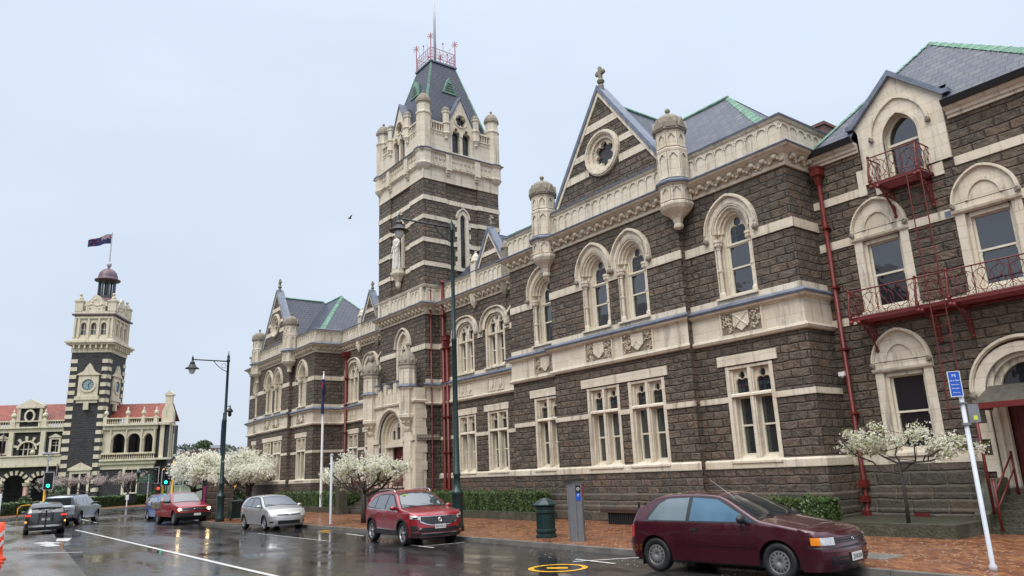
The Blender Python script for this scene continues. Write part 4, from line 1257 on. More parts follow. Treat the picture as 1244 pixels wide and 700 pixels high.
    g = MB(F); g.face([g.P(x, z, -.3) for x, z in opening(E, 3.3, 3.5, .66, .66)]); g.build('fanlight', M['glass'], en)
    d = MB(F); d.box(E-.66, E+.66, 1.1, 3.22, -.5, -.42)
    for k in (-.33, .33):
        for z0, z1 in ((1.3, 2.0), (2.15, 3.05)): d.ring(rect(E+k-.24, E+k+.24, z0, z1), rect(E+k-.18, E+k+.18, z0+.06, z1-.06), -.43, -.40, True)
    dr = d.build('door', M['redd'], en)
    k = MB(F); k.box(E-.06, E-.03, 2.05, 2.3, -.42, -.36); k.build('handle', M['greypaint'], dr)
    # canopy
    c = MB(F); a0, a1 = E-.85, E+.85
    c.quad((a0, 3.62, .04), (a1, 3.62, .04), (a1, 3.12, 1.3), (a0, 3.12, 1.3)); c.quad((a0, 3.56, .04), (a1, 3.56, .04), (a1, 3.06, 1.3), (a0, 3.06, 1.3))
    c.face([c.P(a0, 3.62, .04), c.P(a0, 3.12, 1.3), c.P(a0, 3.56, .04)])
    cn = c.build('canopy', M['canopyslate'], court)
    t = MB(F); t.box(a0-.03, a1+.03, 3.0, 3.14, 1.27, 1.36); t.box(a0-.03, a0+.02, 3.0, 3.1, .1, 1.3); t.box(a1-.02, a1+.03, 3.0, 3.1, .1, 1.3)
    for u in (a0+.03, a1-.03): t.tube([(u, 3.05, 1.25), (u, .55, 1.25)], .035, 6)
    t.build('canopy_frame', M['redp'], cn)
    s = MB(F)
    for i in range(6): s.box(E-.85, E+.85, GND, 1.1-i*.165, -.35+i*.3, -.05+i*.3)
    s.build('entrance_steps', M['step'], court)
    for sg in (-1, 1):
        w = MB(Fr((E+sg*1.02, Y, 0), (0, -1), (-1, 0)))
        pr = [(0, 0), (0, 1.35), (.45, 1.35), (.7, 1.25), (.85, .95), (.95, .7), (1.5, .55), (1.5, 0)]
        w.prism(pr, -.17, .17); w.build('stair_wall', M['step'], court)
        r = MB(F); u = E+sg*.62
        r.tube([(u, 1.9, .15), (u, 1.05, 1.5)], .025, 6); r.tube([(u, 1.55, .15), (u, .7, 1.5)], .02, 6)
        for dd, z0, z1 in ((.15, .9, 1.95), (1.5, .2, 1.35)): r.tube([(u, z0, dd), (u, z1, dd)], .03, 6); r.lump(u, z1, dd, .04)
        r.build('stair_railing', M['redp'], court)
    v = MB(F); v.box(-10.05, -9.65, .28, .47, .2, .235); v.build('air_vent', M['redp'], court)
    sc = MB(F); sc.box(-11.5, -11.42, 4.38, 4.5, 0, .1); sc.box(-11.56, -11.38, 4.34, 4.46, .1, .3); sc.lump(-11.47, 4.33, .24, .05); sc.build('security_camera', M['whitep'], court)
    # fire escape
    iron = MB(F); fl = 5.8; rt = 6.62; D = .82
    def rail_panel(mb, pts, zb, zt, pitch=.42):
        (ua, da), (ub, db) = pts; L = math.hypot(ub-ua, db-da); n = max(1, round(L/pitch)); cu, cd = (ub-ua)/L, (db-da)/L
        P = lambda s, z: (ua+cu*s, z, da+cd*s)
        mb.tube([P(0, zt), P(L, zt)], .022, 5); mb.tube([P(0, zb), P(L, zb)], .02, 5)
        p = L/n; zm = (zb+zt)/2; hh = (zt-zb)/2
        for i in range(n+1):
            if i % 2 == 0: mb.tube([P(p*i, zb), P(p*i, zt)], .013, 4)
        for i in range(n):
            s = p*(i+.5)
            mb.tube([P(s+p*.62*math.cos(t*PI/6), zm+hh*.72*math.sin(t*PI/6)) if 0 <= s+p*.62*math.cos(t*PI/6) <= L else P(min(max(s+p*.62*math.cos(t*PI/6), 0), L), zm+hh*.72*math.sin(t*PI/6)) for t in range(12)], .010, 4, True)
            for sg in (-1, 1):
                mb.tube([P(s, zm), P(s+sg*p*.25, zm+hh*.45), P(s, zt)], .009, 4); mb.tube([P(s, zm), P(s+sg*p*.25, zm-hh*.45), P(s, zb)], .009, 4)
                mb.tube([P(s+sg*p*.5+.07*math.cos(t*PI/3), zb+.08+.07*math.sin(t*PI/3)) if 0 < s+sg*p*.5 < L else P(min(max(s+sg*p*.5+.07*math.cos(t*PI/3), 0), L), zb+.08+.07*math.sin(t*PI/3)) for t in range(6)], .009, 4, True)
            mb.lump(*P(s, zm)[:2], P(s, zm)[2], .03, n=5, m=3)
    def platform(u0, u1, fl, rt, D, brk, posts):
        a = MB(F)
        rail_panel(a, ((u0, .03), (u0, D)), fl+.05, rt, .4)
        rail_panel(a, ((u0, D), (u1, D)), fl+.05, rt)
        rail_panel(a, ((u1, .03), (u1, D)), fl+.05, rt, .4)
        a.build('guard_rail', M['redp'], fe)
        b = MB(F)
        b.box(u0-.03, u1+.03, fl-.04, fl+.03, D-.03, D+.03); b.box(u0-.03, u1+.03, fl-.04, fl+.03, 0, .06)
        nn = int(D/.075)
        for i in range(nn): b.box(u0, u1, fl-.005, fl+.02, .06+i*.075, .06+i*.075+.03)
        b.build('walkway_floor', M['redp'], fe)
        for u in brk:
            c = MB(F)
            c.box(u-.03, u+.03, fl-.1, fl-.03, 0, D+.05); c.box(u-.03, u+.03, fl-.85, fl-.03, -.0, .06)
            c.tube([(u, fl-.8, .08), (u, fl-.55, .22), (u, fl-.3, .5), (u, fl-.1, D-.03)], .03, 5)
            for q, (dd, zz) in enumerate(((.2, -.25), (.36, -.22), (.16, -.46), (.52, -.17))):
                c.tube([(u, fl+zz+.07*math.sin(t*PI/3), dd+.07*math.cos(t*PI/3)) for t in range(6)], .015, 4, True)
            c.lump(u, fl-.86, .05, .06); c.lump(u, fl-.1, D+.06, .07)
            c.build('bracket', M['redp'], fe)
        for u in posts:
            c = MB(F)
            c.tube([(u, fl-.1, D+.06), (u, fl+.02, D+.13), (u, fl+.3, D+.13), (u, fl+.62, D+.05), (u, rt, D+.02)], .04, 6, r1=.03)
            c.lump(u, fl-.08, D+.09, .075); c.lump(u, fl+.1, D+.12, .06); c.lump(u, rt+.03, D+.02, .045)
            c.build('scroll_post', M['redp'], fe)
    fe = MB(F); fe.box(-10.7, -4.8, 5.7, 5.75, 0, .04); fe = fe.build('fire_escape', M['redp'], court)
    platform(-10.65, -4.8, 5.8, 6.62, D, [-10.4, -8.65, -7.85, -6.0], [-10.6, -8.72, -7.92, -6.0])
    platform(-9.45, -8.07, 9.55, 10.38, .8, [-9.25, -8.2], [-9.42, -8.1])
    l = MB(F)
    for u in (-8.42, -8.05): l.tube([(u, 9.5, .9), (u, 2.95, .9)], .018, 5)
    z = 3.1
    while z < 9.5: l.tube([(-8.42, z, .9), (-8.05, z, .9)], .010, 4); z += .3
    l.build('ladder', M['redp'], fe)
    pl = MB(F); pl.box(-7.98, -7.83, 8.25, 8.42, .03, .05); pl.lump(-7.9, 8.33, .05, .02); pl.build('wall_plate', M['lead'], court)
M['whitep'] = plain('white_plastic', (.75, .75, .74), .4, var=.05)
def mossy():
    t = NT('mossy_wet_stone'); v = t.coord(); n = t.noise(v, 2.2, 6, .65); n2 = t.noise(v, 14, 5)
    c = t.ramp(n, [(.3, (.085, .078, .06)), (.5, (.05, .052, .032)), (.72, (.13, .12, .095))])
    c = t.mix(t.mr(n2, .5, .75, 0, .6), c, (.03, .035, .022))
    t.l(c, t.b.inputs['Base Color']); t.set(Roughness=.45); t.l(t.bump(n2, .03), t.b.inputs['Normal'])
    return t.m
M['step'] = mossy()
M['canopyslate'] = plain('old_canopy_slates', (.075, .068, .056), .5, var=.45, nscale=7)
right_wing()
# drainpipes
def pipe(name, fr, u, z0, z1, d=.12, r=.06, hopper=True, foot=True, mat='redp'):
    m = MB(fr)
    m.tube([(u, z1, d), (u, z0+.4, d), (u, z0+.2, d+.05), (u, z0, d+.12)], r, 8)
    z = z0+1
    while z < z1: m.box(u-r*1.5, u+r*1.5, z, z+.06, 0, d+r*1.3); z += 1.9
    if foot:
        for k in range(3): m.box(u-r*1.7, u+r*1.7, z0+.05+k*.4, z0+.22+k*.4, d-.06, d+r*1.9)
    if hopper:
        m.lathe(u, d+.02, [(r, z1-.1), (r*1.5, z1), (r*2.2, z1+.18), (r*3.2, z1+.22), (r*3.2, z1+.42), (r*3.6, z1+.45), (r*3.6, z1+.5), (r*3, z1+.5)], 4, rot=PI/4)
    return m.build(name, M[mat], court)
pipe('drainpipe', front(21.15), -11.35, .3, 10.45, .16, .07)
pipe('drainpipe', front(21.6), -34.72, .2, 12.8, .18, .09, False)
pipe('drainpipe', front(21.6), -34.35, .2, 9.0, .16, .09)
pipe('drainpipe', sideX(-35.45), 21.0, .2, 12.7, .12, .045, False, False)
pipe('drainpipe', front(22.2), -48.9, .3, 10.3, .2, .1)
# chimney stacks behind the parapets
def chimney(x, y, z0, z1):
    m = MB(); m.box(x-.32, x+.32, z0, z1, y-.4, y+.4); m.box(x-.38, x+.38, z1, z1+.12, y-.46, y+.46); m.build('chimney', M['brickred'], court)
def bricks(name, cols, mortar, w, h, rough=.7, mo=.01):
    t = NT(name); rnd, mort = t.brick(t.wallvec(), w, h, mo, .5, .2)
    c = t.ramp(rnd, [(i/(len(cols)-1), q) for i, q in enumerate(cols)]); c = t.mix(t.mr(t.noise(t.coord(), 3, 5), .4, .7, 0, .5), c, tuple(x*.5 for x in cols[0])); c = t.mix(mort, c, mortar)
    t.l(c, t.b.inputs['Base Color']); t.set(Roughness=rough); t.l(t.bump(t.math('SUBTRACT', 1, mort), .01), t.b.inputs['Normal'])
    return t.m
M['brickred'] = bricks('old_red_brick', [(.13, .045, .035), (.2, .07, .05), (.16, .06, .05)], (.2, .17, .15), .23, .085)
chimney(-13.4, 25.6, 12, 14.35)
# ================================================================== ground, road, pavements
def asphalt():
    t = NT('wet_asphalt')
    v = t.coord(); vs = t.coord(scale=(.28, 1.0, 1)); 
    n = t.noise(v, 60, 3, .7); b = t.noise(vs, .5, 5, .62, .4); b2 = t.noise(vs, 1.7, 6, .6)
    c = t.ramp(b, [(.3, (.012, .012, .013)), (.5, (.021, .020, .021)), (.7, (.034, .033, .032))])
    c = t.mix(t.mr(n, .45, .7, 0, .5), c, (.055, .053, .05))
    t.l(c, t.b.inputs['Base Color'])
    wet = t.math('ADD', t.math('MULTIPLY', b, .65), t.math('MULTIPLY', b2, .35))
    r = t.mr(wet, .42, .6, .07, .30)
    t.l(r, t.b.inputs['Roughness'])
    t.b.inputs['IOR'].default_value = 1.46
    w = t.mr(wet, .44, .56, .0, 1)
    bh = t.math('MULTIPLY', t.noise(v, 35, 3, .7), w)
    t.l(t.bump(bh, .006, .5), t.b.inputs['Normal'])
    return t.m
M['asphalt'] = asphalt()
def road_pale():
    t = NT('pale_wet_concrete'); v = t.coord(); b = t.noise(t.coord(scale=(.3, 1, 1)), .8, 5); n = t.noise(v, 40, 4)
    c = t.ramp(b, [(.3, (.10, .10, .10)), (.7, (.17, .165, .155))]); c = t.mix(t.mr(n, .4, .7, 0, .4), c, (.22, .21, .2))
    t.l(c, t.b.inputs['Base Color']); t.l(t.mr(b, .4, .6, .08, .3), t.b.inputs['Roughness']); t.b.inputs['IOR'].default_value = 1.36
    t.l(t.bump(n, .003, .5), t.b.inputs['Normal'])
    return t.m
M['pale'] = road_pale()
def paver():
    t = NT('wet_brick_paving')
    v = t.coord(rot=(0, 0, R(45)))
    rnd, mort = t.brick(v, .22, .11, .006, .5, .2)
    n = t.noise(t.coord(), .9, 5, .6); n2 = t.noise(t.coord(), 22, 4)
    c = t.ramp(rnd, [(0, (.16, .055, .028)), (.35, (.23, .08, .038)), (.7, (.32, .122, .05)), (1, (.42, .2, .08))])
    c = t.mix(t.mr(n, .4, .7, 0, .55), c, (.09, .045, .03)); c = t.mix(t.mr(n2, .5, .8, 0, .3), c, (.12, .06, .04))
    c = t.mix(mort, c, (.055, .045, .035))
    t.l(c, t.b.inputs['Base Color']); t.l(t.mr(n, .4, .6, .16, .4), t.b.inputs['Roughness']); t.b.inputs['IOR'].default_value = 1.36
    t.l(t.bump(t.math('SUBTRACT', t.math('MULTIPLY', n2, .3), mort), .006), t.b.inputs['Normal'])
    return t.m
M['paver'] = paver()
M['kerb'] = plain('wet_kerbstone', (.16, .155, .14), .35, var=.35, nscale=2.5, bump=.01)
M['grass'] = plain('wet_grass', (.05, .10, .022), .6, var=.4, nscale=5, bump=.03)
M['far'] = plain('distant_ground', (.07, .09, .045), .8, var=.4, nscale=.05)
def worn(name, col):
    t = NT(name); n = t.noise(t.coord(), 9, 6, .7)
    c = t.mix(t.mr(n, .52, .72, 0, .85), col, (.06, .06, .06)); t.l(c, t.b.inputs['Base Color']); t.set(Roughness=.25); t.b.inputs['IOR'].default_value = 1.36
    return t.m
M['wpaint'] = worn('worn_white_road_paint', (.66, .66, .64)); M['ypaint'] = worn('worn_yellow_road_paint', (.8, .42, .02))
def flat(name, poly, z, mat, kind='structure', thick=None):
    m = MB()
    tris = tessellate_polygon([[Vector((x, y, 0)) for x, y in poly]])
    idx = [m.P(x, z, y) for x, y in poly]
    for t in tris:
        a, b, c = [poly[i] for i in t]
        m.face([idx[i] for i in (t if (b[0]-a[0])*(c[1]-a[1])-(c[0]-a[0])*(b[1]-a[1]) > 0 else t[::-1])])
    if thick:
        bt = [m.P(x, z-thick, y) for x, y in poly]; tp = [m.P(x, z, y) for x, y in poly]
        for i in range(len(poly)):
            j = (i+1) % len(poly); m.face((tp[i], bt[i], bt[j], tp[j]))
    return structure(m, name, M[mat], kind)
flat('ground', [(-4000, -4000), (4000, -4000), (4000, 4000), (-4000, 4000)], -.03, 'far')
flat('road', [(-260, -300), (120, -300), (120, 300), (-260, 300)], 0, 'asphalt')
# courthouse pavement with kerb
KL = [(60, 12.85), (-20, 12.8), (-28, 12.7), (-35.5, 12.6), (-37.2, 11.1), (-46, 10.8), (-50, 11.6), (-53, 14), (-54.5, 18), (-66, 42)]
flat('pavement', KL+[(-66, 80), (60, 80)], .12, 'paver', thick=.2)
def kerbline(pts, w=.17, z0=-.05, z1=.124, name='kerb'):
    m = MB()
    for a, b in zip(pts, pts[1:]):
        A, B = Vector((*a, 0)), Vector((*b, 0)); L = (B-A).length; t = (B-A)/L; n = Vector((-t.y, t.x, 0))
        k = max(1, int(L/1.1))
        for i in range(k):
            p, q = A+t*(L*i/k+.006), A+t*(L*(i+1)/k-.006)
            h = z1+rng.uniform(-.003, .003)
            P = [p-n*w*.5, q-n*w*.5, q+n*w*.5, p+n*w*.5]
            lo = [m.P(v.x, z0, v.y) for v in P]; hi = [m.P(v.x, h, v.y) for v in P]
            m.face(hi)
            for j in range(4): m.face((lo[j], lo[(j+1) % 4], hi[(j+1) % 4], hi[j]))
    return structure(m, name, M['kerb'])
kerbline(KL)
def gutterline(pts, off, w, mat, name):
    pass
# station side pavement (brick) and garden
KS = [(-50, -60), (-60, -10), (-69, 3.0), (-79, 8.5), (-84, 14), (-88, 22), (-92, 40), (-98, 80)]
flat('station_pavement', KS+[(-200, 80), (-200, -60)], .10, 'paver', thick=.2)
kerbline(KS, z1=.105)
flat('garden', [(-77, -12), (-77, 1.5), (-93, 10), (-99, 20), (-102, 44), (-190, 60), (-190, -20)], .14, 'grass')
# pale wet patch of road on the near left, a joint line beside it
flat('road_patch', [(-46, 4.6), (-36.5, 3.9), (-19, 2.75), (-8, 2.0), (-8, -6), (-60, -6), (-60, 3.2)], .004, 'pale')
flat('near_pavement', [(-12, -.2), (60, -.2), (60, -9), (-12, -9)], .11, 'paver', thick=.2)
# markings
def strip(a, b, w, z=.008, mat='wpaint', name='road_marking'):
    A, B = Vector((*a, 0)), Vector((*b, 0)); t = (B-A).normalized(); n = Vector((-t.y, t.x, 0))*w/2
    P = [A-n, B-n, B+n, A+n]
    return flat(name, [(p.x, p.y) for p in P], z, mat)
strip((-44.5, 5.5), (-16, 5.85), .14)
strip((-47, 4.6), (-60, 4.6), .14)
strip((-29.9, 2.35), (-28.3, 3.75), .12, .012)
strip((-12.2, 12.55), (-12.9, 11.2), .09); strip((-13.15, 11.5), (-11.85, 11.45), .09, .012)
strip((-19.2, 12.5), (-19.3, 11.0), .09); strip((-20.0, 11.1), (-18.6, 11.05), .09, .012)
strip((-26.5, 12.0), (-24.8, 11.9), .1); strip((-30.5, 10.1), (-24, 10.25), .06)
strip((-52, 7.5), (-80, 8.2), .12)
strip((-60, 10.0), (-64, 2.0), .3)
flat('road_marking', [(-35.6, 2.95), (-34.0, 3.25), (-34.2, 3.0), (-32.5, 3.2), (-32.5, 3.6), (-34.3, 3.5), (-34.0, 3.9), (-35.9, 3.45)], .010, 'wpaint')
flat('road_marking', [(-37.6, 4.0), (-35.6, 3.75), (-35.0, 4.1), (-37.2, 4.5)], .010, 'wpaint')
strip((-29.2, 12.25), (-28.6, 12.3), .16, .008, 'ypaint'); strip((-28.7, 11.9), (-27.9, 11.95), .16, .008, 'ypaint')
# yellow roundel with its lozenge
rm = MB(); cx0, cy0 = -12.35, 10.3
o = [(cx0+.62*math.cos(k*PI/24), cy0+.62*math.sin(k*PI/24)) for k in range(48)]; i_ = [(cx0+.50*math.cos(k*PI/24), cy0+.50*math.sin(k*PI/24)) for k in range(48)]
for k in range(48):
    j = (k+1) % 48; rm.face([rm.P(p[0], .008, p[1]) for p in (o[k], o[j], i_[j], i_[k])])
rm.face([rm.P(cx0+x, .008, cy0+y) for x, y in ((-.28, -.08), (-.08, -.22), (.26, .04), (.08, .2))])
structure(rm, 'road_marking', M['ypaint'])
# pavement slab lids
flat('pavement_slab', [(-8.9, 14.0), (-7.4, 14.0), (-7.4, 14.9), (-8.9, 14.9)], .124, 'kerb')
# planters along the courthouse
def planter(name, pts, h, label, w=.24):
    """mitred low wall along a polyline"""
    m = MB(); P = [Vector((*p, 0)) for p in pts]; L_, R_ = [], []
    for i, p in enumerate(P):
        ds = []
        if i > 0: ds.append((P[i]-P[i-1]).normalized())
        if i < len(P)-1: ds.append((P[i+1]-P[i]).normalized())
        n = sum((Vector((-d.y, d.x, 0)) for d in ds), Vector()).normalized()
        k = w*.5/max(.3, n.dot(Vector((-ds[0].y, ds[0].x, 0))))
        L_.append(p+n*k); R_.append(p-n*k)
    for z0, z1 in ((.1, h),):
        ll = [m.P(v.x, z0, v.y) for v in L_]; lh = [m.P(v.x, z1, v.y) for v in L_]; rl = [m.P(v.x, z0, v.y) for v in R_]; rh = [m.P(v.x, z1, v.y) for v in R_]
        for i in range(len(P)-1):
            m.face((lh[i], lh[i+1], rh[i+1], rh[i])); m.face((ll[i], ll[i+1], lh[i+1], lh[i])); m.face((rl[i], rl[i+1], rh[i+1], rh[i]))
        for i in (0, -1): m.face((ll[i], lh[i], rh[i], rl[i]))
    return mesh_thing(m, name, M['step'], label, 'planter wall', 'low stone planter walls along the courthouse')
planter('planter_wall', [(-23.1, 19.2), (-23.1, 18.4), (-34.5, 18.4)], .42, 'low mossy stone planter wall around the long hedge beside the near street lamp')
planter('planter_wall', [(-7.95, 20.9), (-7.95, 18.2), (-13.2, 18.2)], .42, 'low mossy stone planter wall around the slender blossom tree by the fire escape')
planter('planter_wall', [(-39.2, 17.9), (-52, 17.9), (-52, 20)], .42, 'low stone planter wall in front of the hedge behind the silver hatchback')
m = MB(); m.box(-13, -8.08, .1, .38, 18.32, 20.9); structure(m, 'soil', M['step'])
# hedges
def leafy(name, col, col2, rough=.45, trans=0):
    t = NT(name); oi = t.n('ShaderNodeTexCoord')
    n = t.noise(t.coord(), 7, 3, .7)
    c = t.ramp(n, [(.3, col), (.7, col2)]); t.l(c, t.b.inputs['Base Color']); t.set(Roughness=rough)
    return t.m
M['hedge'] = leafy('hedge_leaves', (.025, .055, .012), (.09, .15, .03))
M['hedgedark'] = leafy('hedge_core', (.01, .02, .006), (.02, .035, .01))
M['leafg'] = leafy('young_leaves', (.14, .20, .03), (.30, .33, .07))
M['bushm'] = leafy('shrub_leaves', (.03, .06, .02), (.07, .12, .035))
def petals(name, a, b):
    t = NT(name); n = t.noise(t.coord(), 9, 3, .7); c = t.ramp(n, [(.3, a), (.7, b)])
    t.l(c, t.b.inputs['Base Color']); t.set(Roughness=.6)
    tr = t.n('ShaderNodeBsdfTranslucent'); t.l(c, tr.inputs['Color'])
    mx_ = t.n('ShaderNodeMixShader'); mx_.inputs[0].default_value = .42
    t.l(t.b.outputs[0], mx_.inputs[1]); t.l(tr.outputs[0], mx_.inputs[2]); t.l(mx_.outputs[0], t.out.inputs['Surface'])
    return t.m
M['petal'] = petals('white_petals', (.80, .78, .62), (.94, .94, .88))
M['petalp'] = petals('pinkish_petals', (.42, .33, .31), (.66, .58, .55))
M['bark'] = plain('wet_bark', (.035, .026, .022), .6, var=.5, nscale=12, bump=.02)
def leafquad(m, p, s, r, n=None):
    a = Vector((r.gauss(0, 1), r.gauss(0, 1), r.gauss(0, 1))).normalized()
    if n is not None: a = (a*.6+n).normalized()
    b = a.orthogonal().normalized(); b = (Matrix.Rotation(r.uniform(0, 6.28), 3, a) @ b); c = a.cross(b)
    q = [p+b*s, p+c*s*.6, p-b*s, p-c*s*.6]
    i = len(m.v); m.v += q; m.f.append((i, i+1, i+2, i+3)); m.m.append(m.mi); m.sm.append(False)
def hedge(x0, x1, y0, y1, z0, z1, label, dens=420, s=.035, name='hedge', group='clipped green hedges', seed=1, ang=0, org=None):
    r = random.Random(seed)
    org = org or ((x0+x1)/2, (y0+y1)/2)
    t = thing(name, label, 'hedge', (org[0], org[1], z0), ang, group)
    m = MB(); T = Matrix.Translation(Vector((org[0], org[1], 0))) @ Matrix.Rotation(ang, 4, 'Z') @ Matrix.Translation(Vector((-org[0], -org[1], 0)))
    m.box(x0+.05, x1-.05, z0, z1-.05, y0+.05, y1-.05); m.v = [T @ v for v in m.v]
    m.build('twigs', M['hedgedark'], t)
    L = MB()
    for face in ('f', 'b', 't', 'l', 'r'):
        if face in 'fb': area = (x1-x0)*(z1-z0)
        elif face == 't': area = (x1-x0)*(y1-y0)
        else: area = (y1-y0)*(z1-z0)
        for i in range(int(area*dens)):
            x, y, z = r.uniform(x0, x1), r.uniform(y0, y1), r.uniform(z0, z1)
            if face == 'f': y = y0; n = Vector((0, -1, 0))
            elif face == 'b': y = y1; n = Vector((0, 1, 0))
            elif face == 't': z = z1; n = Vector((0, 0, 1))
            elif face == 'l': x = x0; n = Vector((-1, 0, 0))
            else: x = x1; n = Vector((1, 0, 0))
            wob = .05*math.sin(x*5+z*4)+.04*math.sin(x*11+y*7)
            p = Vector((x, y, z))+n*(wob+r.gauss(0, .025))
            leafquad(L, T @ p, s*r.uniform(.7, 1.3), r, n)
    L.build('foliage', M['hedge'], t)
    return t
hedge(-34.3, -23.3, 18.5, 19.3, .2, 1.17, 'long clipped green hedge between the red parked car and the green litter bin', 700, .032, seed=2)
hedge(-13.0, -11.1, 18.35, 19.2, .3, .95, 'short clipped hedge beyond the bonnet of the maroon hatchback', 700, .032, seed=3)
hedge(-51.5, -39.6, 18.0, 19.2, .2, 1.2, 'clipped dark hedge behind the silver hatchback and the white flagpole', 260, .05, seed=4)
UA = math.atan2(.8785, .4777)
hedge(-99.5, -86.5, 15.2, 16.3, .1, 1.15, 'long low box hedge in front of the station tower', 110, .09, seed=5, ang=R(-44))
hedge(-104, -88.5, 20.0, 21.0, .1, 1.0, 'low box hedge right of the station tower', 90, .09, seed=6, ang=R(0))
hedge(-82.5, -74.5, 3.2, 5.0, .1, 1.05, 'low box hedge at the far left behind the yellow hoop', 110, .09, seed=7, ang=R(-35))
for i, (x, y, h, w, lab) in enumerate(((-88, 6.3, 1.5, 1.3, 'rounded green shrub behind the left traffic light'), (-92, 9.4, 2.4, 1.8, 'tall dark shrub at the foot of the station tower'), (-94, 19.6, 1.9, 1.6, 'leafy green shrub beneath the pale station window'), (-90, 2.2, 1.3, 1.4, 'rounded light green shrub by the station arches'), (-76, 23.5, 3.2, 3.4, 'broad dark evergreen shrub behind the right traffic lights'), (-50.5, 15.2, 1.4, 1.2, 'small green shrub beside the dark information panel'))):
    r = random.Random(40+i); L = MB()
    for k in range(900):
        a = r.uniform(0, 6.28); b = math.asin(r.uniform(-.2, 1)); q = .8+.2*math.sin(a*5+b*7)+r.gauss(0, .06)
        p = Vector((x+w*.5*q*math.cos(a)*math.cos(b), y+w*.5*q*math.sin(a)*math.cos(b), .15+h*.45+h*.5*q*math.sin(b)))
        leafquad(L, p, .11, r)
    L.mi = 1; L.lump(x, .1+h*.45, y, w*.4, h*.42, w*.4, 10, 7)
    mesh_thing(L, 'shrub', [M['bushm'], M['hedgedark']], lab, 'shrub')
# flower bed and lawn streaks at the station
# ================================================================== trees in blossom
def tree(x, y, z, h0, crown, label, seed, n, s, petal='petal', green=.12, tr=.1, group='blossoming trees', clusters=60, leanx=0, leany=0, flat_=1.0, green_top=.0):
    """crown = list of (cx, cy, cz, rx, ry, rz) ellipsoids (relative); h0 = clear trunk height"""
    r = random.Random(seed)
    t = thing('blossom_tree', label, 'tree', (x, y, z), 0, group)
    top = Vector((x+leanx, y+leany, z+h0))
    T = MB()
    T.tube([(x, z-.05, y), (x+leanx*.3+.02, z+h0*.4, y+leany*.3), (top.x, top.z, top.y)], tr, 8, r1=tr*.75)
    T.build('trunk', M['bark'], t)
    B = MB(); tips = []
    def crooked(p, q, r0, r1, k=4, wob=.12):
        pts = [p]; L_ = (q-p).length
        for i in range(1, k): pts.append(p.lerp(q, i/k)+Vector((r.gauss(0, 1), r.gauss(0, 1), r.gauss(0, .8)))*wob*L_*.5+Vector((0, 0, -.10*L_*math.sin(PI*i/k))))
        pts.append(q)
        B.tube([(v.x, v.z, v.y) for v in pts], r0, 5 if r0 > .02 else 4, r1=r1)
        return pts
    nl = max(2, round(5/len(crown)))
    for ci, (cx, cy, cz, rx, ry, rz) in enumerate(crown):
        C = Vector((x+cx, y+cy, z+cz))
        for k in range(nl):
            a = (k+r.uniform(-.25, .25))*2*PI/nl+ci
            e = C+Vector((rx*.45*math.cos(a), ry*.45*math.sin(a), rz*r.uniform(-.45, .1)))
            st0 = top-Vector((0, 0, r.uniform(0, .25)*h0))
            limb = crooked(st0, e, tr*.55, tr*.28)
            for q in range(max(3, int(clusters/len(crown)/nl/3))):
                a2 = r.uniform(0, 6.28); b = math.asin(r.uniform(-.55, 1)); rr = r.uniform(.5, .9)
                f = C+Vector((rx*rr*math.cos(a2)*math.cos(b), ry*rr*math.sin(a2)*math.cos(b), rz*rr*math.sin(b)))
                s0 = limb[r.randrange(2, len(limb))]
                tw = crooked(s0, f, tr*.2, tr*.08, 3, .16)
                for w_ in range(3):
                    g = f+Vector((r.gauss(0, rx*.2), r.gauss(0, ry*.2), r.gauss(0, rz*.22)))
                    d_ = g-C; d_ = Vector((d_.x/rx, d_.y/ry, d_.z/rz))
                    if d_.length > 1.08: g = C+Vector((d_.x*rx, d_.y*ry, d_.z*rz))/d_.length
                    t2 = crooked(tw[2], g, tr*.07, tr*.03, 2, .2)
                    tips.append((t2[0], t2[1], t2[2]))
    B.build('branches', M['bark'], t)
    P = MB()
    for k in range(n):
        a, b, c = tips[r.randrange(len(tips))]
        u = r.random()**.8
        p = a.lerp(b, u*2) if u < .5 else b.lerp(c, u*2-1)
        p = p+Vector((r.gauss(0, 1), r.gauss(0, 1), r.gauss(0, .8)))*s*1.9
        top_ = (p.z-(z+crown[0][2]))/crown[0][5]
        P.mi = 1 if r.random() < green+green_top*max(0, top_) else 0
        for q in range(3): leafquad(P, p+Vector((r.gauss(0, s*.5), r.gauss(0, s*.5), r.gauss(0, s*.5))), s*r.uniform(.6, 1.0)*(.8 if P.mi else 1), r)
    P.build('blossom', [M[petal], M['leafg']], t)
    return t
tree(-30.0, 14.4, .12, 1.3, [(-.2, 0, 2.3, 1.5, 1.4, .8), (-1.9, -.2, 2.1, 1.3, 1.0, .65), (1.2, .5, 2.15, 1.0, 1.0, .6)], 'white blossom tree with a dark trunk behind the red parked car', 11, 6200, .047, clusters=150, green=.2, tr=.13)
tree(-9.25, 18.9, .38, 1.45, [(.2, 0, 2.15, 1.15, .9, .48), (-1.0, 0, 2.0, .85, .6, .34), (1.35, -.2, 1.8, .8, .5, .28)], 'slender young blossom tree with sparse white flowers beside the red drainpipe', 12, 3000, .034, clusters=95, green=.30, tr=.05, green_top=.5)
tree(-39.0, 12.35, .12, 1.4, [(-.3, 0, 2.6, 1.5, 1.25, 1.0), (-2.2, -.3, 2.4, 1.5, 1.1, .8), (.6, .1, 2.4, .9, .8, .6)], 'large white blossom tree behind the silver hatchback', 13, 7000, .060, clusters=150, green=.13, tr=.2, green_top=.25)
tree(-51.5, 12.8, .12, 1.5, [(0, 0, 2.9, 2.4, 2.2, 1.2), (2, .4, 2.9, 1.8, 1.6, 1.0)], 'white blossom tree beyond the left street lamp', 14, 6500, .085, clusters=110, green=.05, tr=.18)
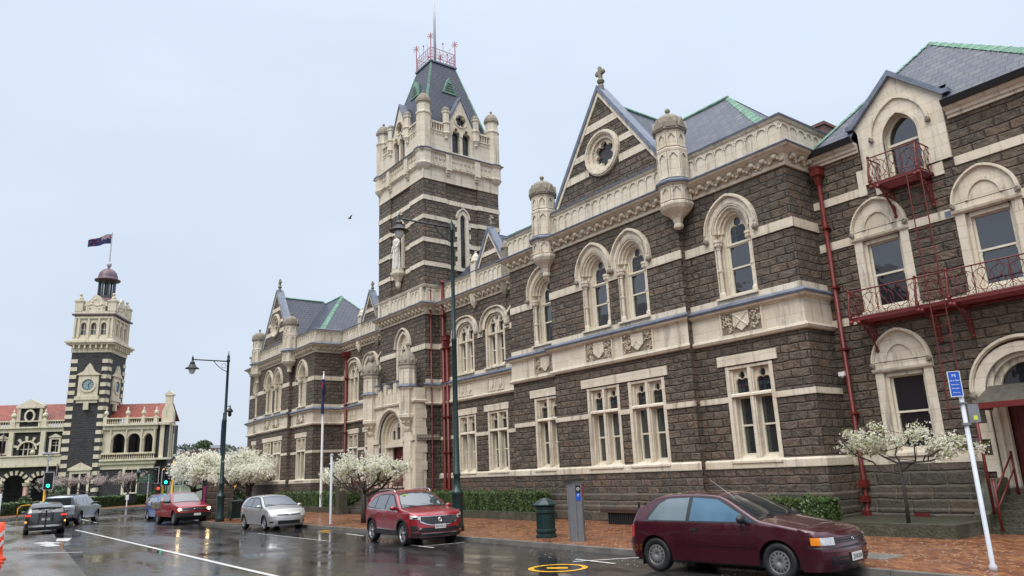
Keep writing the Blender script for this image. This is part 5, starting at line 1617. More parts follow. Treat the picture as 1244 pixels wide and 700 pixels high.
tree(-57, 17.5, .12, 1.7, [(0, 0, 3.2, 2.6, 2.4, 1.2), (-2.5, 1.5, 3.3, 2.4, 2, 1.2)], 'white blossom tree farthest back beneath the hillside', 15, 6000, .10, clusters=110, green=.03, tr=.18)
tree(-93, 12.4, .14, 1.6, [(0, 0, 2.9, 1.7, 2.2, .8), (0, -2.2, 2.9, 1, 1.3, .6)], 'thin pinkish blossom tree in front of the station tower base', 16, 1500, .07, 'petalp', clusters=70, green=.03, tr=.12)
tree(-97, 16.9, .14, 1.6, [(0, 0, 3.0, 1.7, 2.4, .8)], 'thin pinkish blossom tree right of the station tower base', 17, 1100, .07, 'petalp', clusters=50, green=.03, tr=.12)
tree(-98, 9.0, .14, 1.5, [(0, 0, 2.8, 1.4, 1.8, .7)], 'thin pinkish blossom tree beside the station arcade', 18, 700, .07, 'petalp', clusters=40, green=.03, tr=.12)

# ================================================================== the railway station
def stone2():
    return stone_mat('dark_station_basalt', [(.016, .017, .02), (.024, .025, .028), (.034, .034, .037), (.045, .044, .046)], (.085, .085, .085), .55, .28, .05, .02, .1)
M['basalt'] = stone2()
M['scream'] = cream_mat('station_limestone', (.68, .625, .49), 3, 3, .8, 0)
M['tile'] = bricks('red_roof_tiles', [(.20, .03, .015), (.28, .045, .02), (.34, .065, .025)], (.12, .03, .02), .35, .28, .5, .03)
M['granite'] = plain('pink_granite', (.33, .19, .16), .4, var=.3, nscale=10)
M['dome'] = plain('purple_brown_dome', (.12, .07, .085), .45, var=.3, nscale=2)
SV = Vector((-.87851898, .47770745, 0)); SO = Vector((-110.88, 15.77, 0))
stn = thing('railway_station', 'ornate railway station with clock tower, chequered cream and dark stone and red tiled roofs', 'railway station', tuple(SO))
SFr = lambda off=0: Fr(SO-SV*off, (.47770745, .87851898), (.87851898, -.47770745))
def station():
    F = SFr(); S = Fr(SO+Vector((.4777, .8785, 0))*-.1, (-.87851898, .47770745), (.4777, .8785))  # side: u = depth away
    # tower shaft
    m = MB(F); m.box(-4.9, -.1, 0, 20.0, -5.9, 0); m.build('tower_wall', M['basalt'], stn)
    q = MB(F)
    for i in range(19):
        z = .6+i*1.05
        if z > 19.5: break
        for a in (-4.95, -.95): q.box(a, a+.9, z, z+.52, -.4, .06)
        q.box(-.95, -.05, z, z+.52, -6.0, -5.2)
        q.box(-.3, -.04, z, z+.52, -.95, .06); q.box(-.3, -.04, z, z+.52, -5.95, -5.05)
    q.build('quoins', M['scream'], stn)
    c = MB(F)
    def zone(z0, z1, o): c.box(-4.95-o, -.05+o, z0, z1, -5.95-o, o)
    zone(19.9, 20.9, .05)
    for u in [-4.6+i*.7 for i in range(7)]: c.box(u-.1, u+.1, 20.4, 20.95, 0, .5)
    for d in [-.3-i*.75 for i in range(8)]: c.box(0, .5, 20.4, 20.95, d-.1, d+.1)
    zone(20.9, 21.15, .55); zone(21.15, 21.4, .75)
    zone(21.4, 21.9, .1)
    c.build('tower_cornice', M['scream'], stn)
    # belfry
    for fr, u0, u1 in ((F, -4.95, -.05), (S, 0, 5.8)):
        b = MB(fr); w = (u1-u0)/5.4
        cs = [u0+(u1-u0)*k for k in (.24, .5, .76)]
        b.plate(rect(u0, u1, 21.9, 25.0), [opening(k, 22.3, 23.6, .36, .42) for k in cs], .0, -.5)
        for k in cs: b.ring(opening(k, 22.3, 23.6, .48, .56), opening(k, 22.3, 23.6, .36, .42), 0, .08)
        for k in (.02, .12, .37, .63, .88, .98): b.box(u0+(u1-u0)*k-.12, u0+(u1-u0)*k+.12, 21.9, 24.6, 0, .18)
        b.box(u0, u1, 24.55, 24.8, 0, .2)
        bb = b.build('belfry_wall', M['scream'], stn)
        g = MB(fr)
        for k in cs:
            g.quad((k-.36, 22.3, -.3), (k+.36, 22.3, -.3), (k+.36, 24.1, -.3), (k-.36, 24.1, -.3))
        g.build('pane', M['glass'], bb)
        s_ = MB(fr)
        for k in cs: s_.box(k-.36, k+.36, 23.05, 23.12, -.3, -.25); s_.box(k-.03, k+.03, 22.3, 23.9, -.3, -.26)
        s_.build('sash', M['sash'], bb)
    c = MB(F); c.box(-5.3, .3, 25.0, 25.2, -6.3, .35); c.build('dark_cornice', M['dome'], stn)
    c = MB(F); c.box(-5.05, .05, 25.2, 25.6, -6.0, .1)
    for u in (-4.6, -.4):
        for d in (-.35, -5.5):
            c.box(u-.5, u+.5, 25.6, 26.9, d-.5, d+.5); c.box(u-.6, u+.6, 26.9, 27.1, d-.6, d+.6)
            c.lump(u, 27.45, d, .3, .35, .35, 7, 5); c.lump(u, 27.95, d+.1, .2, .25, .22, 7, 5); c.box(u-.3, u+.3, 27.05, 27.3, d-.3, d+.35)
    def pedi(c, u, d):
        c.box(u-1.2, u+1.2, 25.6, 26.5, d-.15, d+.15)
        c.prism([(u-1.5, 26.3), (u-1.3, 26.9), (u-.7, 27.2), (u-.4, 27.7), (u, 27.9), (u+.4, 27.7), (u+.7, 27.2), (u+1.3, 26.9), (u+1.5, 26.3)], d-.15, d+.15)
        for k in range(14): c.lump(u+rng.uniform(-1.1, 1.1), rng.uniform(26, 27.3), d+.15, .16, .2, .1, 5, 3)
    pedi(c, -2.5, -.1)
    c.build('tower_crown', M['scream'], stn)
    c = MB(S); pedi(c, 2.9, -.15); c.build('tower_crown', M['scream'], stn)
    # dome and lantern
    u, d = -2.45, -2.95
    c = MB(F); c.lathe(u, d, [(2.3, 25.4), (2.35, 26.0), (2.2, 26.8), (1.8, 27.4), (1.35, 27.8), (1.2, 28.1)], 16, smooth=True); c.build('dome', M['dome'], stn)
    c = MB(F); c.lathe(u, d, [(1.3, 28.0), (1.3, 28.25), (.08, 28.3), (.08, 30.4), (1.2, 30.45), (1.3, 30.6)], 12)
    for k in range(8):
        a = k*PI/4+.2; c.lathe(u+1.0*math.cos(a), d+1.0*math.sin(a), [(.18, 28.2), (.15, 28.3), (.13, 30.3), (.18, 30.45)], 6)
    c.build('lantern', M['lantern'], stn)
    c = MB(F); c.lathe(u, d, [(1.65, 30.6), (1.68, 30.75), (1.3, 30.85), (1.28, 31.2), (1.1, 31.8), (.7, 32.25), (.25, 32.45), (.12, 32.7)], 16, smooth=True); c.build('cupola', M['dome'], stn)
    c = MB(F); c.lump(u, 33.05, d, .35, .38, .35, 10, 7); c.lathe(u, d, [(.1, 33.3), (.07, 37.9)], 6); c.build('finial_pole', M['greypaint'], stn)
    # clocks
    for fr, cu in ((F, -2.4), (S, 2.9)):
        c = MB(fr); z = 15.5
        c.box(cu-1.25, cu+1.25, 14.0, 16.8, -.02, .2); c.prism([(cu-1.6, 16.8), (cu-.7, 17.3), (cu-.3, 18.0), (cu, 18.4), (cu+.3, 18.0), (cu+.7, 17.3), (cu+1.6, 16.8)], -.02, .35)
        c.box(cu-1.5, cu+1.5, 13.5, 14.0, -.02, .35); c.box(cu-1.3, cu+1.3, 13.1, 13.5, 0, .2); c.box(cu-.3, cu+.3, 12.2, 13.2, 0, .35)
        C = lambda r: [(cu+r*math.cos(k*PI/16), z+r*math.sin(k*PI/16)) for k in range(32)]
        c.ring(C(1.02), C(.74), 0, .32, True)
        cc = c.build('clock_surround', M['scream'], stn)
        f = MB(fr); f.face([f.P(x, zz, .22) for x, zz in C(.74)]); f.build('clock_face', M['clockg'], cc)
        h = MB(fr)
        for k in range(12):
            a = k*PI/6; h.tube([(cu+.52*math.cos(a), z+.52*math.sin(a), .24), (cu+.68*math.cos(a), z+.68*math.sin(a), .24)], .035, 4)
        h.ring(C(.73), C(.70), .22, .25, True)
        h.tube([(cu, z, .26), (cu+.28, z+.3, .26)], .04, 4); h.tube([(cu, z, .27), (cu+.16, z-.5, .27)], .03, 4)
        h.build('clock_hands', M['black'], cc)
    # tower ground floor window
    w = MB(F); cu = -2.35
    w.ring(rect(cu-1.25, cu+1.25, 1.0, 4.4), rect(cu-.95, cu+.95, 1.2, 4.0), -.02, .15, True)
    w.box(cu-.1, cu+.1, 1.2, 4.0, 0, .1); w.box(cu-.95, cu+.95, 2.9, 3.05, 0, .1)
    w.box(cu-1.45, cu+1.45, 4.4, 4.7, 0, .3); w.prism([(cu-1.4, 4.7), (cu, 5.4), (cu+1.4, 4.7)], 0, .25)
    ww = w.build('window', M['scream'], stn); g = MB(F); g.quad((cu-.95, 1.2, .03), (cu+.95, 1.2, .03), (cu+.95, 4, .03), (cu-.95, 4, .03)); g.build('pane', M['glass'], ww)
    # left wing
    u0 = -24.0; u1 = -4.9
    m = MB(F)
    ar = [(-10.2, 1.3), (-7.1, 1.15)]+[(-10.2-3.2*k, 1.3) for k in (1, 2, 3)]
    m.plate(rect(u0, u1, 0, 10.1), [opening(c_, .1, 2.9, a, a*.95, 8) for c_, a in ar]+[opening(-9.15, 6.5, 7.3, 1.0, .95)]+[rect(-6.3, -5.4, 6.9, 8.5), rect(-12.6, -11.8, 6.9, 8.5)], -.3, -1.2)
    m.quad((u0, 0, -4), (u1, 0, -4), (u1, 5.5, -4), (u0, 5.5, -4))
    m.build('wing_wall', M['basalt'], stn)
    c = MB(F)
    for cc, a in ar:
        pts = arch(cc, 2.9, a+.55, a*.95+.55, 8); ins = arch(cc, 2.9, a, a*.95, 8)
        for k in range(0, 16, 2):
            c.ring(pts[k:k+2], ins[k:k+2], -.4, -.18)
        for s in (-1, 1):
            for k in range(5):
                u_ = cc+s*(a+.28); c.box(u_-.3, u_+.3, .3+k*.52, .3+k*.52+.26, -.5, -.15)
    for cc in (-8.65, -11.8): c.lathe(cc, .0, [(.35, 2.7), (.4, 2.75), (.5, 3.1)], 8)
    c.box(u0, u1+.05, 5.1, 5.4, -.5, .15); c.box(u0, u1+.05, 5.4, 6.4, -.3, .1); c.box(u0, u1+.05, 6.4, 6.55, -.4, .25)
    for u in (-8.3,): c.lump(u, 6.9, .1, .35)
    # first-floor trim
    c.box(u0, u1+.05, 9.5, 10.1, -.35, .0); c.box(u0, u1+.05, 10.0, 10.2, -.35, .25); c.box(u0, u1+.05, 10.85, 11.0, -.3, .15)
    u = u0
    while u < u1:
        if not (-10.7 < u < -7.7): c.lathe(u, -.05, [(.06, 10.2), (.11, 10.4), (.05, 10.6), (.09, 10.85)], 5)
        u += .3
    for uu in (-11.1, -7.3):
        c.box(uu-.28, uu+.28, 6.5, 9.6, -.3, .1); c.box(uu-.3, uu+.3, 10.1, 11.1, -.3, .2)
        c.lathe(uu, -.05, [(.2, 11.1), (.12, 11.3), (.35, 11.6), (.3, 11.85), (.1, 12.0), (.14, 12.2), (.02, 12.45)], 8)
    for cc, hw in ((-5.85, .45), (-12.2, .45)):
        c.ring(rect(cc-.7, cc+.7, 6.7, 8.7), rect(cc-hw, cc+hw, 6.9, 8.5), -.35, -.15, True); c.prism([(cc-.85, 8.75), (cc, 9.25), (cc+.85, 8.75)], -.35, -.05)
    A = arch(-9.15, 7.3, 1.45, 1.4, 8); Bi = arch(-9.15, 7.3, 1.2, 1.15, 8)
    for k in range(1, 16, 3): c.ring(arch(-9.15, 7.3, 1.75, 1.7, 8)[k:k+2], Bi[k:k+2], -.35, -.1)
    c.ring(arch(-9.15, 7.3, 1.2, 1.15, 8), arch(-9.15, 7.3, 1.0, .95, 8), -.35, -.1)
    # small gable with oval light
    gc = -9.2
    c.box(gc-1.5, gc-1.15, 10.2, 12.7, -.6, .05); c.box(gc+1.15, gc+1.5, 10.2, 12.7, -.6, .05); c.box(gc-1.7, gc+1.7, 12.6, 12.9, -.7, .15); c.prism([(gc-1.7, 12.9), (gc, 13.8), (gc+1.7, 12.9)], -.7, .1)
    E_ = lambda r: [(gc+r*.75*math.cos(k*PI/10), 11.6+r*math.sin(k*PI/10)) for k in range(20)]
    c.ring(E_(.85), E_(.6), -.4, .08, True)
    for s in (-1, 1): c.prism([(gc+s*1.5, 10.2), (gc+s*2.3, 10.2), (gc+s*1.5, 11.6)][::s], -.4, -.1)
    c.build('wing_trim', M['scream'], stn)
    b = MB(F); b.box(gc-1.15, gc+1.15, 10.2, 12.7, -.6, -.2); b.build('gable_wall', M['basalt'], stn)
    g = MB(F)
    g.quad((gc-.6, 10.8, -.1), (gc+.6, 10.8, -.1), (gc+.6, 12.4, -.1), (gc-.6, 12.4, -.1)); g.quad((-10.2, 6.5, -.6), (-8.1, 6.5, -.6), (-8.1, 8.3, -.6), (-10.2, 8.3, -.6)); g.quad((-6.4, 6.8, -.6), (-5.3, 6.8, -.6), (-5.3, 8.6, -.6), (-6.4, 8.6, -.6)); g.quad((-12.7, 6.8, -.6), (-11.7, 6.8, -.6), (-11.7, 8.6, -.6), (-12.7, 8.6, -.6))
    gg = g.build('pane', M['glass'], stn)
    f = MB(F)
    for uu in (-9.7, -9.15, -8.6): f.box(uu-.05, uu+.05, 6.5, 8.2, -.6, -.5)
    f.box(-10.1, -8.2, 7.3, 7.4, -.6, -.5); f.box(-5.88, -5.82, 6.9, 8.5, -.6, -.5); f.box(-6.3, -5.4, 7.7, 7.8, -.6, -.5); f.box(-6.3, -5.4, 8.1, 8.15, -.6, -.5)
    f.build('window_bars', M['sash'], stn)
    p = MB(F)
    for cc in (-8.65, -11.8): p.lathe(cc, .0, [(.4, .1), (.4, .6), (.32, .7), (.3, 2.7)], 10, smooth=True)
    p.build('column', M['granite'], stn)
    r = MB(F); r.quad((u0, 11.0, -.6), (u1, 11.0, -.6), (u1, 13.4, -3.2), (u0, 13.4, -3.2)); r.quad((u0, 11.0, -6), (u1, 11.0, -6), (u1, 13.4, -3.2), (u0, 13.4, -3.2)); r.build('roof', M['tile'], stn)
    # right wing: loggia
    u0, u1 = -.1, 6.55
    m = MB(F); ar = [(1.9, .78), (3.8, .78), (5.6, .55)]
    m.plate(rect(u0, u1, 0, 5.5), [rect(3.05, 4.55, 1.4, 4.3)], -.3, -.8)
    m.box(u0, 7.9, 0, 10.2, -5, -2.4)
    m.box(6.55, 8.0, 0, 10.0, -3.2, -.5)
    m.build('wing_wall', M['basalt'], stn)
    c = MB(F)
    c.plate(rect(u0, u1, 6.5, 9.6), [opening(cc, 6.5, 8.2, a, .8 if a > .6 else .7, 8) for cc, a in ar], -.25, -.7)
    for cc, a in ar: c.ring(arch(cc, 8.2, a+.2, 1.0, 8), arch(cc, 8.2, a, .8, 8), -.3, -.12)
    for uu in (.9, 2.85, 4.75, 6.35): c.box(uu-.1, uu+.1, 6.5, 9.6, -.3, -.05)
    c.box(u0, u1+.1, 9.5, 10.0, -.6, .0); c.box(u0, u1+.3, 10.0, 10.25, -.8, .3)
    c.box(u0, u1+.2, 5.0, 5.45, -.7, .1); c.box(u0, 8.5, 5.45, 5.7, -.8, .35); c.box(u0, u1, 6.3, 6.5, -.7, .0)
    c.box(u0, u1, 4.4, 5.0, -.6, -.15)
    uu = u0
    while uu < u1: c.lathe(uu, -.3, [(.05, 5.7), (.1, 5.9), (.05, 6.1), (.08, 6.3)], 5); c.lathe(uu, -.2, [(.06, 10.25), (.11, 10.45), (.05, 10.65), (.08, 10.9)], 5); uu += .27
    c.box(u0, u1+.2, 10.9, 11.05, -.5, .1)
    for uu in (.1, 2.8, 4.8, 6.4):
        c.box(uu-.22, uu+.22, 10.25, 11.15, -.5, .15); c.lathe(uu, -.15, [(.18, 11.1), (.1, 11.3), (.3, 11.6), (.26, 11.85), (.1, 12.0), (.12, 12.2), (.02, 12.5)], 8)
    c.ring(rect(2.75, 4.85, 1.1, 4.6), rect(3.05, 4.55, 1.4, 4.3), -.35, -.1, True)
    c.box(3.75, 3.85, 1.4, 4.3, -.6, -.45)
    # end bay
    c.box(7.0, 7.5, 5.7, 10, -.6, -.25); c.box(6.5, 8.15, 10.0, 10.3, -3.3, .0)
    for dd in (-.9, -1.7, -2.6): c.box(7.95, 8.08, 5.7, 10, dd-.2, dd+.2); c.box(7.9, 8.1, 0, 5.0, dd-.25, dd+.05)
    c.prism([(7.0, 10.3), (7.0, 11.8), (7.35, 12.6), (7.35, 13.9), (8.2, 13.9), (8.2, 12.6), (8.5, 11.8), (8.5, 10.3)], -1.0, -.4); c.box(7.2, 8.35, 13.9, 14.1, -1.1, -.3); c.prism([(7.2, 14.1), (7.77, 14.6), (8.35, 14.1)], -1.1, -.3)
    c.build('wing_trim', M['scream'], stn)
    g = MB(F); g.quad((3.0, 1.4, -.6), (4.6, 1.4, -.6), (4.6, 4.3, -.6), (3.0, 4.3, -.6)); g.quad((.9, 6.5, -2.38), (6, 6.5, -2.38), (6, 9, -2.38), (.9, 9, -2.38)); g.build('pane', M['glass'], stn)
    r = MB(F); r.quad((0.5, 11.0, -1.5), (7.2, 11.0, -1.5), (7.2, 13.3, -4.5), (0.5, 13.3, -4.5)); r.quad((0.5, 11.0, -8), (7.2, 11.0, -8), (7.2, 13.3, -4.5), (0.5, 13.3, -4.5)); r.quad((.5, 11, -1.5), (.5, 13.3, -4.5), (-.1, 13.3, -4.5), (-.1, 11, -1.5))
    r.build('roof', M['tile'], stn)
    k = MB(F)
    for uu, d in ((7.9, -2.6),): k.box(uu-.2, uu+.2, 9, 11.8, d-.3, d+.3)
    k.build('chimney', M['dome'], stn)
    dp = MB(F); dp.tube([(-5.1, 5.4, .2), (-5.1, .2, .2)], .08, 6); dp.tube([(-12.0, 9.5, .1), (-12.0, 6.6, .1)], .08, 6); dp.build('drainpipe', M['dome'], stn)
M['lantern'] = plain('dark_green_lantern_paint', (.055, .065, .062), .5, var=.3)
M['clockg'] = plain('pale_blue_clock_glass', (.24, .33, .36), .3, var=.2)
station()

# blossom fallen on the wet pavement and road edge
L = MB(); r = random.Random(77)
for k in range(2600):
    x = r.uniform(-40, -3); y = r.uniform(12.9, 18.0) if r.random() < .8 else r.uniform(11.4, 12.7); z = .128 if y > 12.8 else .006
    s_ = r.uniform(.008, .022); a = r.uniform(0, 6.28)
    if r.random() < .35 and y > 12.8: x = -9+r.gauss(0, 2.2); y = 15.5+r.gauss(0, 1.2); 
    if not 12.97 < y < 18.1 and z > .1: continue
    i = len(L.v); L.v += [Vector((x+s_*math.cos(a+q), y+s_*math.sin(a+q), z)) for q in (0, 1.4, 3.1, 4.6)]; L.f.append((i, i+1, i+2, i+3)); L.m.append(0); L.sm.append(False)
structure(L, 'fallen_petals', M['petal'], kind='stuff')
# ================================================================== cars
def paint(name, col, metal=.3, rough=.3):
    t = NT(name)
    n = t.noise(t.coord(), 90, 2)     # rain beads
    n2 = t.noise(t.coord(), 3, 4)
    c = t.ramp(n2, [(.3, tuple(x*.85 for x in col)), (.7, col)])
    t.l(c, t.b.inputs['Base Color'])
    t.set(Metallic=metal, Roughness=rough, Coat_Weight=1.0, Coat_Roughness=.05)
    b = t.bump(t.mr(n, .6, .75, 0, 1), .0012, .5)
    t.l(b, t.b.inputs['Coat Normal'])
    return t.m
M['maroon'] = paint('maroon_car_paint', (.062, .004, .013), .35, .25)
M['candyred'] = paint('bright_red_car_paint', (.30, .006, .014), .3, .28)
M['utered'] = paint('flat_red_car_paint', (.33, .012, .018), 0)
M['silver'] = paint('silver_car_paint', (.52, .52, .51), .55, .28)
M['blue'] = paint('blue_car_paint', (.01, .09, .38), .2)
M['greycar'] = paint('grey_car_paint', (.14, .15, .165), .5)
M['darkcar'] = paint('dark_grey_car_paint', (.035, .038, .042), .4)
M['uteblue'] = paint('silver_blue_car_paint', (.36, .40, .45), .7, .32)
M['rubber'] = plain('tyre_rubber', (.014, .014, .015), .55, var=.2, nscale=30)
M['trim'] = plain('black_plastic_trim', (.018, .018, .02), .45, var=.2)
M['chrome'] = plain('chrome_trim', (.6, .6, .6), .15, metal=1, var=.05)
M['alloy'] = plain('alloy_wheel', (.40, .40, .41), .35, metal=.7, var=.15)
M['greyalloy'] = plain('dull_wheel_cover', (.2, .2, .2), .45, metal=.4, var=.2)
M['autoglass'] = glass('car_window_glass', (.018, .026, .028), .02, 0)
M['autoglass'].node_tree.nodes['Principled BSDF'].inputs['Coat Weight'].default_value = 1.0
M['autoglass'].node_tree.nodes['Principled BSDF'].inputs['Coat Roughness'].default_value = .02
M['lens'] = plain('headlight_lens', (.55, .56, .56), .08, metal=.25, var=.35, nscale=25, coat=1)
M['amber'] = plain('amber_lens', (.8, .24, .01), .12, var=.1, coat=1)
M['redlens'] = plain('red_lens', (.45, .01, .01), .12, var=.1, coat=1)
M['plate'] = plain('white_number_plate', (.7, .7, .68), .35, var=.05)
M['lit'] = emit('lit_headlamp', (1, .74, .34), 22, (.8, .8, .8))
M['litr'] = emit('lit_tail_lamp', (1, .05, .02), 1.2, (.4, .01, .01))
M['lita'] = emit('lit_indicator', (1, .33, .03), 4, (.8, .3, .02))
M['sticker'] = plain('windscreen_sticker', (.6, .65, .05), .5)
M['wood'] = plain('weathered_tray_boards', (.18, .16, .13), .7, var=.4, nscale=6)

def lerp_poly(pts, x):
    if x <= pts[0][0]: return pts[0][1]
    for (a, b), (c, d) in zip(pts, pts[1:]):
        if x <= c:
            t = (x-a)/(c-a) if c > a else 0
            return b+(d-b)*t
    return pts[-1][1]
def smooth_poly(pts, n=3):
    """round the corners of a polyline given as (x, z)"""
    for _ in range(n):
        out = [pts[0]]
        for (a, b), (c, d) in zip(pts, pts[1:]):
            out += [(a*.8+c*.2, b*.8+d*.2), (a*.2+c*.8, b*.2+d*.8)]
        out.append(pts[-1]); pts = out
    return pts
class Car:
    """x forward (front at +), y left, z up; built about the middle of the wheelbase at ground level"""
    def __init__(s, name, label, cat, p):
        s.p = p; s.t = thing(name, label, cat, (0, 0, 0))
        s.top = smooth_poly(p['top'], p.get('sm', 2)); s.W = p['W']; s.belt = p['belt']
        s.xs, s.xe = p['hull']     # hull ends: rear, front
        s.L0, s.L1 = p['rear'], p['front']
        s.r = p['wr']; s.ax = p['axles']; s.rk = p.get('rocker', .24)
        s.roofw = p['roofw']; s.roofz = max(z for x, z in p['top'])
    def zt(s, x): return lerp_poly(s.top, x)
    def zb(s, x):
        z = s.rk
        for a in s.ax:
            d = abs(x-a); R_ = s.r+s.p.get('archgap', .055)
            if d < R_: z = max(z, s.r*.98+math.sqrt(max(0, R_*R_-d*d))-.0)
        return z
    def w(s, x, z):
        """half width of the side skin at (x, z)"""
        W = s.W
        belt = lerp_poly(s.belt, x)
        if z <= belt:
            t = (z-s.rk)/(belt-s.rk)
            y = W*(.955+.045*math.sin(min(1, max(0, t*1.12))*PI*.62)/.93)
            # crease
            y -= .035*W*max(0, (t-.72))**1.4
            y += s.p.get('arch_flare', .012)*sum(math.exp(-((x-a)/(s.r*1.15))**4) for a in s.ax)*math.exp(-((z-s.r*1.5)/(.25))**2)
        else:
            yb = W*(.955+.045*math.sin(min(1, 1.12)*PI*.62)/.93)-.035*W*(.28)**1.4
            t = (z-belt)/max(.05, s.roofz-belt)
            y = yb-(yb-s.roofw)*min(1, t)**1.15-.01
        # taper toward the ends
        for end, sg, n in ((s.L1, 1, s.p.get('nose', .05)), (s.L0, -1, s.p.get('tail', .04))):
            d = sg*(x-(end-sg*.9))
            if d > 0: y -= n*(d/.9)**2*W
        return y
    def T(s, x, f):
        """top surface, f in -1..1 across"""
        z = s.zt(x); yw = s.w(x, z); crown = s.p.get('crown', .045)*(1-abs(f)**2.2)
        return (x, z-.025+crown, yw*f)
    def side(s, x, z, sg, off=0): return (x, z, sg*(s.w(x, z)+off))
    def build(s):
        p = s.p; m = MB()
        nx = p.get('nx', 90); K = 14; A = 4; C = 12
        xs = [s.xs+(s.xe-s.xs)*i/nx for i in range(nx+1)]
        for a in s.ax:
            for k in (-1, 1): xs.append(a+k*(s.r+p.get('archgap', .055)-.001)); xs.append(a+k*(s.r+p.get('archgap', .055)+.002))
        xs += [x for x, z in s.top if s.xs < x < s.xe]
        xs = sorted(set(round(x, 4) for x in xs))
        rings = []
        for x in xs:
            zt, zb = s.zt(x), s.zb(x); rr = min(.06, (zt-zb)*.3); pts = []
            wt = s.w(x, zt)
            for k in range(K+1):
                z = zb+(zt-rr-zb)*k/K; pts.append((x, z, s.w(x, z)))
            y0, z0 = s.w(x, zt-rr), zt-rr
            tx = s.T(x, .93)
            for k in range(1, A):
                t = k/A*PI/2; pts.append((x, z0+(tx[1]-z0)*math.sin(t), tx[2]+(y0-tx[2])*math.cos(t)))
            for k in range(C+1):
                f = .93-.93*2*k/C
                pts.append(s.T(x, f))
            rest = pts[:K+A][::-1]
            pts += [(q[0], q[1], -q[2]) for q in rest]
            rings.append([m.P(*q) for q in pts])
        s.rings = rings
        m.smooth = True
        for a, b in zip(rings, rings[1:]):
            for k in range(len(a)-1): m.face((a[k], b[k], b[k+1], a[k+1]))
        # front and rear masks
        s.mask(m, 1); s.mask(m, -1)
        body = m.build('body', [M[p['paint']]], s.t, local=True); s.body = body
        mod = body.modifiers.new('w', 'WEIGHTED_NORMAL') if False else None
        # underside and wheel wells
        u = MB()
        u.box(s.L0+.25, s.L1-.25, s.rk-.04, s.rk+.08, -s.W*.86, s.W*.86)
        a0, a1 = s.ax; R_ = s.r+.07
        yi = s.W-.28
        u.box(a0+R_, a1-R_, s.rk, min(.75, s.zt(a1)-.1), -s.W*.9, s.W*.9)
        u.box(a0-R_, a0+R_, s.r*.6, s.r+R_+.06, -yi, yi); u.box(a1-R_, a1+R_, s.r*.6, s.r+R_+.04, -yi, yi)
        u.box(s.L0+.3, a0-R_, s.rk, .7, -s.W*.85, s.W*.85); u.box(a1+R_, s.L1-.3, s.rk, .6, -s.W*.82, s.W*.82)
        for a in s.ax:
            for sg in (-1, 1):
                for k in range(12):
                    t0, t1 = PI*k/12, PI*(k+1)/12
                    q = []
                    for t_, y in ((t0, yi), (t1, yi), (t1, s.W-.03), (t0, s.W-.03)): q.append((a+(R_)*math.cos(t_), s.r*.98+(R_)*math.sin(t_), sg*y))
                    u.quad(*q)
        u.build('underbody', M['trim'], s.t, local=True)
        s.wheels()
        return s
    def fascia(s, t, z, sg, off=0):
        """plan-curved end mask; t in -1..1 across"""
        x0 = s.xe if sg > 0 else s.xs
        L = (s.L1 if sg > 0 else s.L0)
        prof = s.p['fprof'] if sg > 0 else s.p['rprof']   # (z, setback)
        D = (L-x0)*sg-lerp_poly(prof, z)
        yw = s.w(x0, z)
        a = t*PI/2; n = s.p.get('squ', 3.0)
        y = yw*math.copysign(abs(math.sin(a))**(2/n), t); cx = abs(math.cos(a))**(2/n)
        x = x0+sg*max(.0, D)*cx
        if off:
            nrm = Vector((sg*cx/max(.05, D)**1, abs(y/yw)**(n-1)*math.copysign(1, t)/yw)) if yw else Vector((sg, 0))
            nrm.normalize(); x += nrm.x*off; y += nrm.y*off
        return (x, z, y)
    def mask(s, m, sg):
        x0 = s.xe if sg > 0 else s.xs; zt = s.zt(x0)
        zl = s.p['fz'] if sg > 0 else s.p['rz']      # (bottom, top)
        N = 32; Z = 18
        g = [[m.P(*s.fascia(-1+2*i/N, zl[0]+(min(zl[1], zt)-zl[0])*j/Z, sg)) for j in range(Z+1)] for i in range(N+1)]
        for i in range(N):
            for j in range(Z): m.face((g[i][j], g[i+1][j], g[i+1][j+1], g[i][j+1]))
        # bonnet / lid between hull end and the mask's upper edge
        rows = 6; lid = []
        for i in range(N+1):
            t = -1+2*i/N; e = s.fascia(t, min(zl[1], zt), sg)
            f = max(-1, min(1, e[2]/s.w(x0, zt)))
            a = s.T(x0, f*.98)
            a = (a[0], a[1] if abs(f) < .93 else zl[1] if False else a[1], e[2])
            row = []
            for k in range(rows+1):
                q = k/rows
                zz = a[1]+(e[1]-a[1])*(q**1.8)
                row.append(m.P(a[0]+(e[0]-a[0])*q, zz, e[2]))
            lid.append(row)
        for i in range(N):
            for k in range(rows): m.face((lid[i][k], lid[i+1][k], lid[i+1][k+1], lid[i][k+1]))
    # ---- patches
    def fpatch(s, name, mat, t0, t1, zf0, zf1, sg, off=.012, N=10, Z=4, skirt=True, parent=None, label=None):
        """patch on an end mask; zf0/zf1 = z or function of t"""
        m = MB(); f0 = zf0 if callable(zf0) else (lambda t: zf0); f1 = zf1 if callable(zf1) else (lambda t: zf1)
        P = lambda i, j, o: s.fascia(t0+(t1-t0)*i, f0(t0+(t1-t0)*i)+(f1(t0+(t1-t0)*i)-f0(t0+(t1-t0)*i))*j, sg, o)
        m.grid(lambda i, j: P(i, j, off), N, Z)
        m.smooth = False
        for k in range(N):
            for j in (0, 1): m.quad(P(k/N, j, off), P((k+1)/N, j, off), P((k+1)/N, j, -.02), P(k/N, j, -.02))
        for k in range(Z):
            for i in (0, 1): m.quad(P(i, k/Z, off), P(i, (k+1)/Z, off), P(i, (k+1)/Z, -.02), P(i, k/Z, -.02))
        return m.build(name, mat if isinstance(mat, list) else M[mat], parent or s.t, label, local=True)
